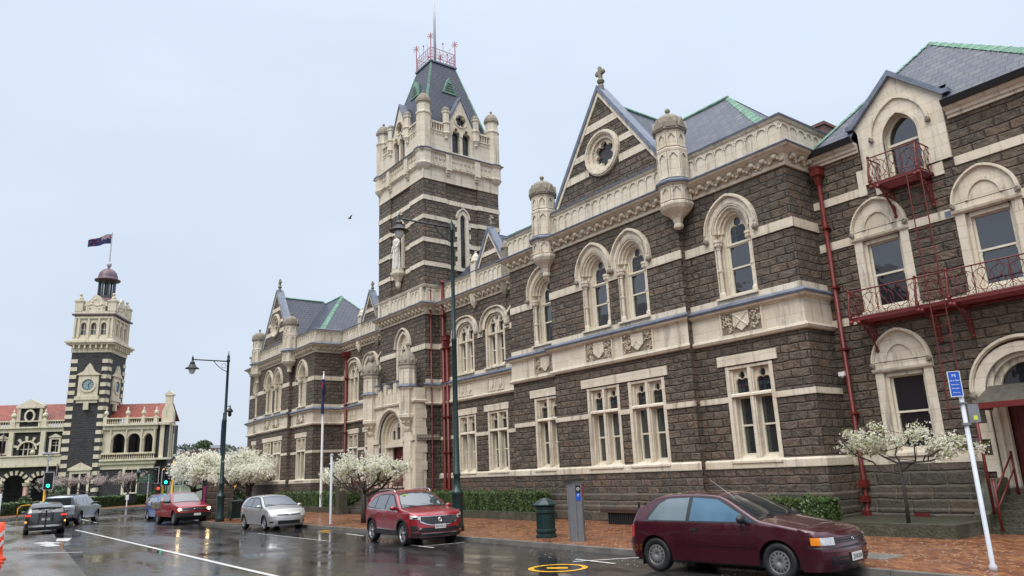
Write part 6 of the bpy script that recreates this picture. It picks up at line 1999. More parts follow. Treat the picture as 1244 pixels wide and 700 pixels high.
    def spatch(s, name, mat, bot, top, off=.004, N=24, Z=6, parent=None, sides=(-1, 1), label=None):
        """patch on the body side between two polylines in (x, z) sharing the same x range"""
        m = MB()
        x0 = max(bot[0][0], top[0][0]); x1 = min(bot[-1][0], top[-1][0])
        for sg in sides:
            m.grid(lambda i, j: (lambda x: (lambda zb, zt: s.side(x, zb+(zt-zb)*j, sg, off))(lerp_poly(bot, x), lerp_poly(top, x)))(x0+(x1-x0)*i), N, Z)
        return m.build(name, M[mat], parent or s.t, label, local=True)
    def tpatch(s, name, mat, x0, x1, f0, f1=None, off=.006, N=14, Z=16, parent=None):
        """patch on the top skin from x0 to x1, half-fraction f0 at x0 and f1 at x1"""
        m = MB(); f1 = f1 or f0
        def P(i, j):
            x = x0+(x1-x0)*i; f = (f0+(f1-f0)*i)*(2*j-1)
            a = Vector(s.T(x, f)); b = Vector(s.T(x+.01, f)); n = Vector((-(b.y-a.y), b.x-a.x, 0)).normalized()
            return (a.x+n.x*off, a.y+n.y*off, a.z)
        m.grid(P, N, Z)
        return m.build(name, M[mat], parent or s.t, local=True)
    def wheels(s):
        p = s.p
        for a in s.ax:
            for sg in (1, -1):
                yo = s.W-.02; w = p.get('tw', .2); r = s.r
                # lathe about the y axis
                def ring(m, prof, n=28, smooth=True):
                    m.smooth = smooth; rr = []
                    for q, y in prof: rr.append([m.P(a+q*math.cos(2*PI*k/n), r+q*math.sin(2*PI*k/n), sg*y) for k in range(n)])
                    for c, d in zip(rr, rr[1:]):
                        for k in range(n): j = (k+1) % n; m.face((c[k], c[j], d[j], d[k]))
                    return rr
                m = MB(); rim = r*p.get('rimf', .62)
                ring(m, [(rim*.96, yo-w), (r*.93, yo-w), (r, yo-w*.88), (r, yo-w*.12), (r*.95, yo-.004), (r*.8, yo+.002), (rim*1.04, yo-.012), (rim, yo-.03)])
                wh = MB()
                tyre = m.build('wheel', M['rubber'], s.t, local=True)
                m = MB(); ring(m, [(rim*1.0, yo-.012), (rim*.95, yo-.02), (rim*.93, yo-.07)])
                st_ = p.get('rim', 'holes')
                if st_ == 'holes':   # closed cover with a ring of slots
                    rr = ring(m, [(rim*.95, yo-.02), (rim*.9, yo-.02), (rim*.55, yo-.006), (rim*.2, yo-.006), (rim*.16, yo-.02)]); m.face(rr[-1])
                    tr = m.build('rim', M['greyalloy'], tyre, local=True)
                    h = MB()
                    for k in range(14):
                        t = k*2*PI/14
                        for q0, q1 in ((.62, .84),):
                            c, d = math.cos(t), math.sin(t); e = .5*rim*.16
                            P = lambda q, o: (a+rim*q*c-d*o, r+rim*q*d+c*o, sg*(yo-.008+.003))
                            h.quad(P(q0, -e*.7), P(q1, -e), P(q1, e), P(q0, e*.7))
                    h.build('rim_slots', M['trim'], tyre, local=True)
                else:
                    n = p.get('spokes', 5)
                    for k in range(n):
                        t = k*2*PI/n+.3
                        for o in ((-.11, .11) if st_ == 'twin' else (0,)):
                            c, d = math.cos(t+o), math.sin(t+o); e = rim*(.075 if st_ == 'twin' else .13)
                            P = lambda q, w_, y: (a+rim*q*c-d*w_, r+rim*q*d+c*w_, sg*y)
                            m.smooth = False
                            q = [P(.12, -e*.8, yo-.03), P(.95, -e*1.3, yo-.018), P(.95, e*1.3, yo-.018), P(.12, e*.8, yo-.03)]
                            b = [P(.12, -e*.8, yo-.08), P(.95, -e*1.3, yo-.06), P(.95, e*1.3, yo-.06), P(.12, e*.8, yo-.08)]
                            m.quad(*q)
                            for i in range(4): m.quad(q[i], q[(i+1) % 4], b[(i+1) % 4], b[i])
                    rr = ring(m, [(rim*.2, yo-.06), (rim*.2, yo-.025), (rim*.05, yo-.02)], 12); m.face(rr[-1])
                    m.build('rim', M[p.get('rimmat', 'alloy')], tyre, local=True)
                    h = MB(); rr = ring(h, [(rim*.96, yo-.075), (rim*.5, yo-.085), (rim*.1, yo-.085)], 20); h.face(rr[-1]); h.build('brake_disc', M['trim'], tyre, local=True)
    def mirror(s, x, z, mat=None, size=1.0):
        for sg in (1, -1):
            m = MB(); y = s.w(x, z)
            q = y+.1*size
            m.lump(x, z+.03, sg*(y+.12), .07*size, .075*size, .12*size, 8, 6)
            m.box(x-.03, x+.04, z-.03, z+.03, min(sg*y, sg*q)-.0, max(sg*y, sg*q))
            m.build('door_mirror', M[mat or s.p['paint']], s.t, local=True)
    def plate(s, txt, sg, z, y=0, off=.03, w=.36, h=.125, x=None, parent=None):
        X = (s.fascia(y/ s.W, z, sg, 0)[0] if x is None else x)+sg*off
        m = MB(); m.box(min(X-.01*sg, X), max(X-.01*sg, X), z-h/2, z+h/2, y-w/2, y+w/2)
        o = m.build('number_plate', M['plate'], s.t, local=True)
        if txt:
            tx = text_mesh(txt, .105)
            rot = Matrix(((0, 0, sg), (sg, 0, 0), (0, 1, 0)))  # text x -> +-y, text y -> z
            me = tx.data
            wd = max(v.co.x for v in me.vertices)-min(v.co.x for v in me.vertices)
            x0 = min(v.co.x for v in me.vertices)
            y0 = (min(v.co.y for v in me.vertices)+max(v.co.y for v in me.vertices))/2
            k = min(1, w*.9/wd)
            for v in me.vertices:
                a, b, c = (v.co.x-x0-wd/2)*k, v.co.y-y0, v.co.z
                v.co = Vector((X+sg*(.002+c), y+sg*a, z+b))
            tx.name = 'plate_lettering'; tx.data.materials.append(M['black']); tx.parent = o
        return o
    def place(s, x, y, rz, sc=1.0):
        s.t.location = (x, y, .0); s.t.rotation_euler = (0, 0, rz); s.t.scale = (sc, sc, sc)
def text_mesh(txt, size, ext=.001, align='CENTER'):
    c = bpy.data.curves.new('lettering', 'FONT'); c.body = txt; c.size = size; c.extrude = ext; c.align_x = align; c.resolution_u = 2
    o = bpy.data.objects.new('lettering', c); COL.objects.link(o)
    dg = bpy.context.evaluated_depsgraph_get()
    me = bpy.data.meshes.new_from_object(o.evaluated_get(dg))
    bpy.data.objects.remove(o); bpy.data.curves.remove(c)
    n = bpy.data.objects.new('lettering', me); COL.objects.link(n)
    return n

# ---- 1. maroon three-door hatchback, nearest the camera
c = Car('parked_car', 'maroon three-door hatchback with plain wheel covers, nearest car at the kerb', 'car', dict(
    top=[(-1.92, .82), (-1.80, 1.0), (-1.5, 1.22), (-1.25, 1.345), (-.9, 1.385), (-.3, 1.39), (.15, 1.36), (.85, .99), (.95, .955), (1.3, .90), (1.7, .83), (1.95, .76)],
    W=.835, belt=[(-2.1, .90), (-1, .88), (.9, .875), (2.1, .80)], hull=(-1.62, 1.62), rear=-1.98, front=2.15, wr=.298, axles=(-1.2325, 1.2325), rocker=.22, roofw=.56,
    nose=.05, tail=.06, crown=.04, paint='maroon', fprof=[(.15, .10), (.26, .03), (.34, .0), (.52, .0), (.54, .035), (.68, .05), (.76, .12), (.8, .2)], rprof=[(.2, .1), (.3, .0), (.56, .0), (.58, .05), (.8, .07), (1.0, .18), (1.3, .45)], fz=(.17, .77), rz=(.22, 1.12), rim='holes', tw=.18, squ=3.2)).build()
wb = c.spatch('window_frame', 'trim', [(-1.45, .885), (.93, .885)], [(-1.45, .93), (-1.22, 1.22), (-1.0, 1.315), (-.4, 1.335), (.12, 1.30), (.93, .90)], .004, 44, 5)
M['tint'] = plain('blue_sky_reflection_glass', (.12, .21, .28), .05, metal=.75, var=.2, nscale=2)  # reflected blue sky painted into the door glass colour
M['pale_cast'] = plain('pale_sky_reflection_glass', (.20, .24, .25), .06, metal=.7, var=.2, nscale=2)  # paler sky reflection painted into the quarter-window colour
c.spatch('side_window', 'pale_cast', [(-1.36, .91), (-.52, .91)], [(-1.36, .95), (-1.17, 1.20), (-1.0, 1.285), (-.52, 1.305)], .008, 22, 5)
c.spatch('side_window', 'tint', [(-.44, .91), (.80, .91)], [(-.44, 1.305), (.08, 1.275), (.8, .93)], .008, 28, 5)
c.tpatch('windscreen_frame', 'trim', .18, .93, .90, .95, .004); ws = c.tpatch('windscreen', 'autoglass', .23, .90, .86, .90, .009)
m = MB()
for y0 in (-.25, .35): m.tube([(.92, 1.0, y0), (.80, 1.05, y0-.42)], .008, 4)
m.build('wiper', M['trim'], c.t, local=True)
c.tpatch('rear_window', 'autoglass', -1.60, -1.33, .85, .82, .006, 6)
c.spatch('rubbing_strip', 'maroon', [(-.80, .50), (.85, .50)], [(-.80, .545), (.85, .545)], .014, 20, 2)
for xx in (-.50, .86): 
    m = MB()
    for sg in (-1, 1): m.grid(lambda i, j: c.side(xx+.006*i, .28+.60*j, sg, .003), 1, 14)
    m.build('door_seam', M['trim'], c.t, local=True)
m = MB()
for sg in (-1, 1): y = c.w(-.35, .77); m.box(-.42, -.27, .745, .79, min(sg*(y-.01), sg*(y+.025)), max(sg*(y-.01), sg*(y+.025)))
m.build('door_handle', M['trim'], c.t, local=True)
c.mirror(.68, .93, 'trim')
c.fpatch('bumper_shadow_line', 'trim', -.93, .93, .525, .54, 1, .004, 24, 1)
for sg in (1, -1):
    a, b = (.34, .66); hl = c.fpatch('headlight', 'lens', sg*a, sg*b, .575, .69, 1, .012, 8, 3)
    c.fpatch('indicator', 'amber', sg*.665, sg*.86, .575, .69, 1, .012, 6, 3)
    c.fpatch('tail_light', 'redlens', sg*.55, sg*.9, .60, .82, -1, .012, 6, 3)
c.fpatch('grille', 'trim', -.33, .33, .595, .675, 1, .006, 10, 2)
m = MB(); X = c.fascia(0, .64, 1, .02)[0]; m.tube([(X, .637+.022*math.sin(k*PI/5), .032*math.cos(k*PI/5)) for k in range(10)], .006, 4, True); m.build('badge', M['chrome'], c.t, local=True)
for z in (.615, .655): c.fpatch('grille_bar', 'maroon', -.33, .33, z-.006, z+.006, 1, .012, 10, 1)
c.fpatch('bumper_intake', 'trim', -.5, .5, .27, .40, 1, .004, 12, 2)
for z in (.31, .355): c.fpatch('intake_bar', 'maroon', -.5, .5, z-.006, z+.006, 1, .01, 12, 1)
c.plate('ZHA204', 1, .375, -.04, .035)
m = MB(); m.tube([(.42, 1.29, .60), (-.02, 1.62, .66)], .006, 5, r1=.003)
m.v = [Vector((v.x, -v.y, v.z)) for v in m.v]; m.build('aerial', M['chrome'], c.t, local=True)
for sg in (1, -1):
    m = MB(); y = c.W-.06; m.box(-1.2325-.36, -1.2325-.34, .10, .3, min(sg*y, sg*(y-.18)), max(sg*y, sg*(y-.18))); m.build('mudflap', M['trim'], c.t, local=True)
c.place(-9.20, 12.12, R(5.5), 1.035)

# ---- 2. red compact SUV
c = Car('parked_car', 'bright red compact SUV with silver roof rails, parked before the blossom tree', 'car', dict(
    top=[(-2.05, .98), (-1.95, 1.12), (-1.75, 1.38), (-1.5, 1.53), (-1.0, 1.60), (-.3, 1.625), (.2, 1.60), (.98, 1.14), (1.1, 1.09), (1.6, 1.04), (2.0, .95), (2.1, .88)],
    W=.90, belt=[(-2.2, 1.10), (-1, 1.04), (1, .99), (2.2, .9)], hull=(-1.75, 1.72), rear=-2.12, front=2.19, wr=.345, axles=(-1.29, 1.29), rocker=.29, roofw=.62,
    nose=.06, tail=.07, crown=.05, paint='candyred', fprof=[(.2, .12), (.32, .02), (.5, .0), (.62, .03), (.84, .06), (.92, .12), (1.0, .22)], rprof=[(.25, .1), (.35, .0), (.62, .0), (.7, .05), (.9, .08), (1.1, .2), (1.4, .45)], fz=(.24, .92), rz=(.28, 1.25), rim='twin', spokes=5, tw=.21, squ=2.8, arch_flare=.02, archgap=.07, rimf=.68)).build()
c.spatch('window_frame', 'trim', [(-1.66, 1.10), (-1.4, 1.06), (1.0, 1.01)], [(-1.66, 1.14), (-1.3, 1.42), (-.9, 1.51), (0, 1.54), (.25, 1.50), (1.0, 1.03)], .004, 44, 5)
c.spatch('window_chrome', 'chrome', [(-1.5, 1.055), (1.0, .995)], [(-1.5, 1.075), (1.0, 1.015)], .008, 24, 1)
c.spatch('side_window', 'autoglass', [(-1.56, 1.12), (-1.02, 1.09)], [(-1.56, 1.17), (-1.28, 1.39), (-1.02, 1.46)], .008, 12, 4)
c.spatch('side_window', 'autoglass', [(-.96, 1.09), (-.16, 1.05)], [(-.96, 1.47), (-.16, 1.50)], .008, 16, 4)
c.spatch('side_window', 'autoglass', [(-.08, 1.05), (.86, 1.03)], [(-.08, 1.50), (.22, 1.465), (.86, 1.07)], .008, 20, 4)
c.tpatch('windscreen_frame', 'trim', .24, 1.08, .90, .95, .004); c.tpatch('windscreen', 'autoglass', .29, 1.03, .86, .90, .009)
m = MB()
for y0 in (-.25, .4): m.tube([(1.06, 1.14, y0), (.93, 1.2, y0-.5)], .009, 4)
m.build('wiper', M['trim'], c.t, local=True)
for sg in (1, -1):
    m = MB(); m.tube([(-1.35, 1.55, sg*.62), (-1.2, 1.63, sg*.62), (-.4, 1.665, sg*.63), (.05, 1.64, sg*.63), (.2, 1.56, sg*.63)], .018, 6); m.build('roof_rail', M['chrome'], c.t, local=True)
    hl = c.fpatch('headlight', 'lens', sg*.40, sg*.84, lambda t: .76+.10*(abs(t)-.4), lambda t: .85+.14*(abs(t)-.4), 1, .012, 10, 3)
    c.fpatch('headlight_bezel', 'trim', sg*.50, sg*.70, .79, .84, 1, .018, 6, 2)
    c.fpatch('fog_recess', 'trim', sg*.52, sg*.84, .43, .60, 1, .006, 8, 3)
    c.fpatch('silver_trim', 'chrome', sg*.40, sg*.84, lambda t: .40+(.09 if abs(t) < .5 else 0)*(1-abs(t)*2+.9), lambda t: .425+(.09 if abs(t) < .5 else 0)*(1-abs(t)*2+.9), 1, .016, 16, 1)
    c.fpatch('tail_light', 'redlens', sg*.5, sg*.95, .85, 1.0, -1, .012, 8, 3)
gz = lambda t: .60+.12*min(1, (abs(t)/.36)**2)
c.fpatch('grille_surround', 'chrome', -.42, .42, lambda t: gz(t*.86)-.02, .865, 1, .010, 24, 3)
c.fpatch('grille', 'trim', -.40, .40, gz, .85, 1, .016, 24, 3)
gm = MB()
for k in range(34):
    for j in range(9):
        t = -.37+.74*k/33; z = .62+.025*j+(.0125 if k % 2 else 0)
        if z < gz(t)+.02 or z > .84: continue
        q = c.fascia(t, z, 1, .018); gm.box(q[0]-.002, q[0]+.003, z-.006, z+.006, q[2]-.010, q[2]+.010)
gm.build('grille_mesh', M['greyalloy'], c.t, local=True)
m = MB(); X = c.fascia(0, .76, 1, .025)[0]
m.smooth = True; m.face([m.P(X, .75+.06*math.sin(k*PI/4+PI/8), .06*math.cos(k*PI/4+PI/8)) for k in range(8)]); m.tube([(X, .75+.062*math.sin(k*PI/4+PI/8), .062*math.cos(k*PI/4+PI/8)) for k in range(8)], .009, 4, True)
m.build('badge', M['chrome'], c.t, local=True)
c.fpatch('lower_grille', 'trim', -.48, .48, .40, .53, 1, .006, 14, 2)
c.fpatch('lower_skirt', 'trim', -.9, .9, .25, .37, 1, .010, 20, 2)
c.fpatch('silver_trim', 'chrome', -.40, .40, .345, .375, 1, .018, 14, 1)
c.spatch('sill_cladding', 'trim', [(-.88, .30), (.88, .30)], [(-.88, .42), (.88, .42)], .012, 10, 2); c.spatch('silver_trim', 'chrome', [(-.8, .435), (.78, .435)], [(-.8, .46), (.78, .46)], .012, 10, 1)
m = MB()
for a in c.ax:
    for sg in (-1, 1):
        o = []; ii = []
        for k in range(17):
            t = PI*k/16; o.append((a+.475*math.cos(t), .335+.475*math.sin(t))); ii.append((a+.415*math.cos(t), .335+.415*math.sin(t)))
        for k in range(16):
            q = [o[k], o[k+1], ii[k+1], ii[k]]; m.quad(*[(x, z, sg*(c.w(x, z)+.012)) for x, z in q])
m.build('arch_cladding', M['trim'], c.t, local=True)
m = MB()
for xx, z in ((-1.0, .90), (-.12, .86)):
    for sg in (-1, 1): y = c.w(xx, z); m.box(xx-.1, xx+.08, z-.015, z+.02, min(sg*(y-.01), sg*(y+.03)), max(sg*(y-.01), sg*(y+.03)))
m.build('door_handle', M['chrome'], c.t, local=True)
m = MB()
for xx in (-.98, -.12, .88):
    for sg in (-1, 1): m.grid(lambda i, j: c.side(xx+.006*i, .42+.60*j, sg, .002), 1, 12)
m.build('door_seam', M['trim'], c.t, local=True)
c.mirror(.82, 1.07)
c.plate('NGW812', 1, .555, 0, .02)
m = MB(); q = c.T(.42, -.62); m.box(q[0]-.02, q[0]+.06, q[1]-.03, q[1]+.03, q[2]-.05, q[2]+.05); m.build('windscreen_sticker', M['sticker'], c.t, local=True)
c.place(-21.3, 11.85, R(-5), .95)

# ---- 3. silver hatchback
def hatch(name, label, paintn, x, y, rz, sc, lit=False, plate=None, rim='spoke', W=.88, extra=None):
    c = Car(name, label, 'car', dict(
        top=[(-2.02, .92), (-1.92, 1.08), (-1.7, 1.32), (-1.4, 1.45), (-.9, 1.505), (-.3, 1.515), (.2, 1.485), (1.08, 1.07), (1.2, 1.02), (1.6, .93), (1.95, .82), (2.05, .74)],
        W=W, belt=[(-2.2, 1.04), (-1, .98), (1, .93), (2.2, .83)], hull=(-1.7, 1.65), rear=-2.08, front=2.14, wr=.318, axles=(-1.30, 1.30), rocker=.24, roofw=.60,
        nose=.08, tail=.08, crown=.05, paint=paintn, fprof=[(.15, .12), (.28, .02), (.45, .0), (.6, .03), (.72, .1), (.8, .2)], rprof=[(.2, .1), (.3, .0), (.6, .0), (.9, .08), (1.1, .2), (1.4, .45)], fz=(.19, .78), rz=(.24, 1.2), rim=rim, spokes=7, tw=.2, squ=2.5, nx=60)).build()
    c.spatch('window_frame', 'trim', [(-1.5, 1.03), (1.05, .95)], [(-1.5, 1.08), (-1.2, 1.35), (-.9, 1.42), (-.1, 1.44), (.2, 1.41), (1.05, .97)], .004, 40, 5)
    c.spatch('side_window', 'autoglass', [(-1.4, 1.045), (-.42, 1.02)], [(-1.4, 1.10), (-1.15, 1.33), (-.42, 1.40)], .008, 20, 4)
    c.spatch('side_window', 'autoglass', [(-.35, 1.01), (.92, .97)], [(-.35, 1.40), (.18, 1.37), (.92, 1.0)], .008, 24, 4)
    c.tpatch('windscreen_frame', 'trim', .24, 1.17, .91, .95, .004); c.tpatch('windscreen', 'autoglass', .29, 1.13, .87, .91, .009)
    m = MB()
    for y0 in (-.2, .45): m.tube([(1.16, 1.06, y0), (1.02, 1.13, y0-.5)], .009, 4)
    m.build('wiper', M['trim'], c.t, local=True)
    for sg in (1, -1):
        c.fpatch('headlight', 'lens', sg*.42, sg*.86, lambda t: .58+.08*(abs(t)-.42), lambda t: .69+.22*(abs(t)-.42), 1, .014, 10, 3)
        c.fpatch('fog_recess', 'trim', sg*.56, sg*.80, .33, .40, 1, .006, 8, 2)
        c.fpatch('tail_light', 'redlens', sg*.5, sg*.95, .80, 1.05, -1, .012, 8, 3)
    c.fpatch('grille', 'trim', -.36, .36, lambda t: .645-.02*(1-abs(t)/.36), .69, 1, .008, 14, 2)
    c.fpatch('lower_grille', 'trim', -.36, .36, .27, .42, 1, .006, 14, 2)
    m = MB(); X = c.fascia(0, .665, 1, .02)[0]; m.tube([(X, .665+.035*math.sin(k*PI/6), .055*math.cos(k*PI/6)) for k in range(12)], .008, 4, True); m.tube([(X, .665+.02*math.sin(k*PI/6), .02*math.cos(k*PI/6)) for k in range(12)], .006, 4, True); m.build('badge', M['chrome'], c.t, local=True)
    m = MB()
    for xx, z in ((-1.05, .88), (-.2, .84)):
        for sg in (-1, 1): yy = c.w(xx, z); m.box(xx-.1, xx+.08, z-.015, z+.02, min(sg*(yy-.01), sg*(yy+.03)), max(sg*(yy-.01), sg*(yy+.03)))
    m.build('door_handle', M[paintn], c.t, local=True)
    m = MB()
    for xx in (-1.0, -.38, .92):
        for sg in (-1, 1): m.grid(lambda i, j: c.side(xx+.006*i, .30+.64*j if abs(xx+1) > .1 else .66+.3*j, sg, .002), 1, 12)
    m.build('door_seam', M['trim'], c.t, local=True)
    c.mirror(.88, 1.0)
    if plate is not None: c.plate(plate, 1, .49, 0, .02)
    c.place(x, y, rz, sc)
    return c
hatch('parked_car', 'silver hatchback parked at the kerb in front of the big blossom tree', 'silver', -33.3, 11.6, R(2), .93, plate='EHZ207')
hatch('moving_car', 'bright blue hatchback following close behind the red pickup truck', 'blue', -49.8, 10.95, R(2), .97, plate='')
hatch('moving_car', 'grey wagon half hidden behind the blue hatchback', 'greycar', -54.8, 11.7, R(-4), .98, plate='')

# ---- 4. red pickup truck with a wooden tray and lit headlamps
def pickup():
    t = Car('moving_car', 'red single-cab pickup truck with wooden tray and headlamps lit', 'pickup truck', dict(
        top=[(-.72, 1.2), (-.68, 1.60), (-.55, 1.72), (-.1, 1.76), (.25, 1.73), (.88, 1.26), (1.0, 1.20), (1.5, 1.13), (2.05, 1.03), (2.2, .96)],
        W=.845, belt=[(-1, 1.16), (.9, 1.12), (2.3, 1.0)], hull=(-.70, 1.95), rear=-.74, front=2.3, wr=.36, axles=(-1.43, 1.43), rocker=.42, roofw=.64,
        nose=.04, tail=.0, crown=.05, paint='utered', fprof=[(.4, .08), (.5, .0), (.78, .02), (.95, .06), (1.0, .1)], rprof=[(.3, 0), (1.7, 0)], fz=(.45, .98), rz=(.42, 1.6), rim='holes', tw=.23, squ=4, arch_flare=.03, archgap=.09)).build()
    t.spatch('side_window', 'autoglass', [(-.5, 1.18), (.8, 1.16)], [(-.5, 1.62), (.2, 1.63), (.8, 1.2)], .008, 22, 4)
    t.tpatch('windscreen_frame', 'trim', .24, .98, .90, .95, .004); t.tpatch('windscreen', 'autoglass', .3, .94, .86, .9, .009)
    m = MB(); m.box(2.18, 2.42, .44, .66, -.82, .82); m.box(1.9, 2.2, .44, .66, -.86, -.8); m.box(1.9, 2.2, .44, .66, .8, .86); m.build('bumper', M['trim'], t.t, local=True)
    t.fpatch('grille', 'trim', -.44, .44, .76, .92, 1, .008, 12, 3); t.fpatch('grille_bar', 'chrome', -.44, .44, .90, .925, 1, .014, 12, 1); t.fpatch('grille_bar', 'chrome', -.44, .44, .76, .775, 1, .014, 12, 1); t.fpatch('grille_bar', 'greyalloy', -.44, .44, .83, .845, 1, .014, 12, 1)
    m = MB(); X = t.fascia(0, .84, 1, .02)[0]; m.lump(X, .84, 0, .012, .03, .05); m.build('badge', M['chrome'], t.t, local=True)
    for sg in (1, -1):
        t.fpatch('headlight', 'lens', sg*.47, sg*.78, .77, .91, 1, .012, 6, 3)
        q = t.fascia(sg*.58, .84, 1, .02); m = MB(); m.lump(q[0], .84, q[2], .03, .06, .09, 8, 6); m.build('headlamp_bulb', M['lit'], t.t, local=True)
        t.fpatch('indicator', 'amber', sg*.79, sg*.9, .77, .91, 1, .012, 4, 3)
    t.mirror(.72, 1.22, 'trim', 1.1)
    m = MB()
    m.box(-2.6, -.78, .86, .93, -.9, .9); m.box(-2.6, -.78, .62, .86, -.35, -.25); m.box(-2.6, -.78, .62, .86, .25, .35)
    tr = m.build('tray', M['wood'], t.t, local=True)
    for sg in (1, -1):
        m = MB()
        for k in range(2): m.box(-2.6, -.8, .94+k*.14, 1.06+k*.14, min(sg*.88, sg*.91), max(sg*.88, sg*.91))
        for xx in (-2.5, -1.7, -.9): m.box(xx-.03, xx+.03, .9, 1.26, min(sg*.86, sg*.93), max(sg*.86, sg*.93))
        m.build('tray_side', M['wood'], tr, local=True)
    m = MB(); m.box(-.85, -.78, .93, 1.3, -.9, .9); m.box(-2.62, -2.58, .93, 1.2, -.9, .9); m.build('tray_board', M['wood'], tr, local=True)
    t.plate('', 1, .55, .1, .14)
    t.place(-44.0, 10.35, R(4), .97); t.t.scale.z = .92
pickup()
# ---- 5. silver-blue double cab ute with canopy, seen from behind
def ute():
    t = Car('moving_car', 'silver-blue double-cab pickup with dark-windowed canopy, turning left at the lights', 'pickup truck', dict(
        top=[(-2.62, 1.0), (-2.58, 1.72), (-2.4, 1.80), (-1.2, 1.84), (-.3, 1.85), (.2, 1.80), (1.0, 1.28), (1.1, 1.24), (1.7, 1.16), (2.3, 1.05), (2.45, .95)],
        W=.94, belt=[(-2.7, 1.22), (0, 1.18), (1, 1.16), (2.5, 1.02)], hull=(-2.52, 2.05), rear=-2.68, front=2.6, wr=.39, axles=(-1.6, 1.6), rocker=.42, roofw=.68,
        nose=.05, tail=.02, crown=.04, paint='uteblue', fprof=[(.4, .08), (.5, .0), (.78, .02), (1.0, .1)], rprof=[(.3, .05), (.6, 0), (1.1, 0), (1.25, .06), (1.8, .14)], fz=(.42, 1.0), rz=(.5, 1.72), rim='spoke', tw=.25, squ=5, arch_flare=.04, archgap=.09)).build()
    t.spatch('side_window', 'autoglass', [(-2.35, 1.26), (-1.45, 1.25)], [(-2.35, 1.62), (-1.45, 1.66)], .008, 14, 4)
    t.spatch('side_window', 'autoglass', [(-1.15, 1.25), (-.5, 1.23)], [(-1.15, 1.62), (-.95, 1.68), (-.5, 1.70)], .008, 14, 4)
    t.spatch('side_window', 'autoglass', [(-.42, 1.23), (.88, 1.20)], [(-.42, 1.70), (.2, 1.67), (.88, 1.26)], .008, 14, 4)
    t.tpatch('windscreen', 'autoglass', .25, 1.0, .87, .91, .009)
    t.fpatch('rear_window', 'autoglass', -.78, .78, 1.22, 1.66, -1, .012, 14, 4)
    for sg in (1, -1):
        t.fpatch('tail_light', 'redlens', sg*.74, sg*.95, .85, 1.2, -1, .014, 5, 4)
        m = MB(); m.tube([(-1.9, 1.86, sg*.6), (-1.8, 1.91, sg*.6), (-.9, 1.92, sg*.6), (-.8, 1.87, sg*.6)], .02, 5); m.build('roof_rail', M['trim'], t.t, local=True)
    m = MB()
    for sg in (1, -1): m.box(-1.0, 1.0, .36, .42, min(sg*.9, sg*1.02), max(sg*.9, sg*1.02))
    m.build('side_step', M['chrome'], t.t, local=True)
    m = MB(); m.box(-2.8, -2.55, .48, .68, -.85, .85); m.build('rear_bumper', M['chrome'], t.t, local=True)
    m = MB()
    for a in t.ax:
        for sg in (-1, 1):
            for k in range(12):
                q = [(a+rr*math.cos(tt), .385+rr*math.sin(tt)) for rr, tt in ((.56, PI*k/12), (.56, PI*(k+1)/12), (.48, PI*(k+1)/12), (.48, PI*k/12))]
                m.quad(*[(x, z, sg*(t.w(x, z)+.015)) for x, z in q])
    m.build('wheel_flare', M['uteblue'], t.t, local=True)
    m = MB()
    for xx in (-1.28, -.46, .9):
        for sg in (-1, 1): m.grid(lambda i, j: t.side(xx+.01*i, .45+.72*j, sg, .003), 1, 12)
    m.build('door_seam', M['trim'], t.t, local=True)
    t.mirror(.8, 1.24, 'trim', 1.1); t.plate('', -1, .8, 0, .02)
    t.place(-53.3, 6.35, R(156), .98); t.t.scale.z = .92
ute()
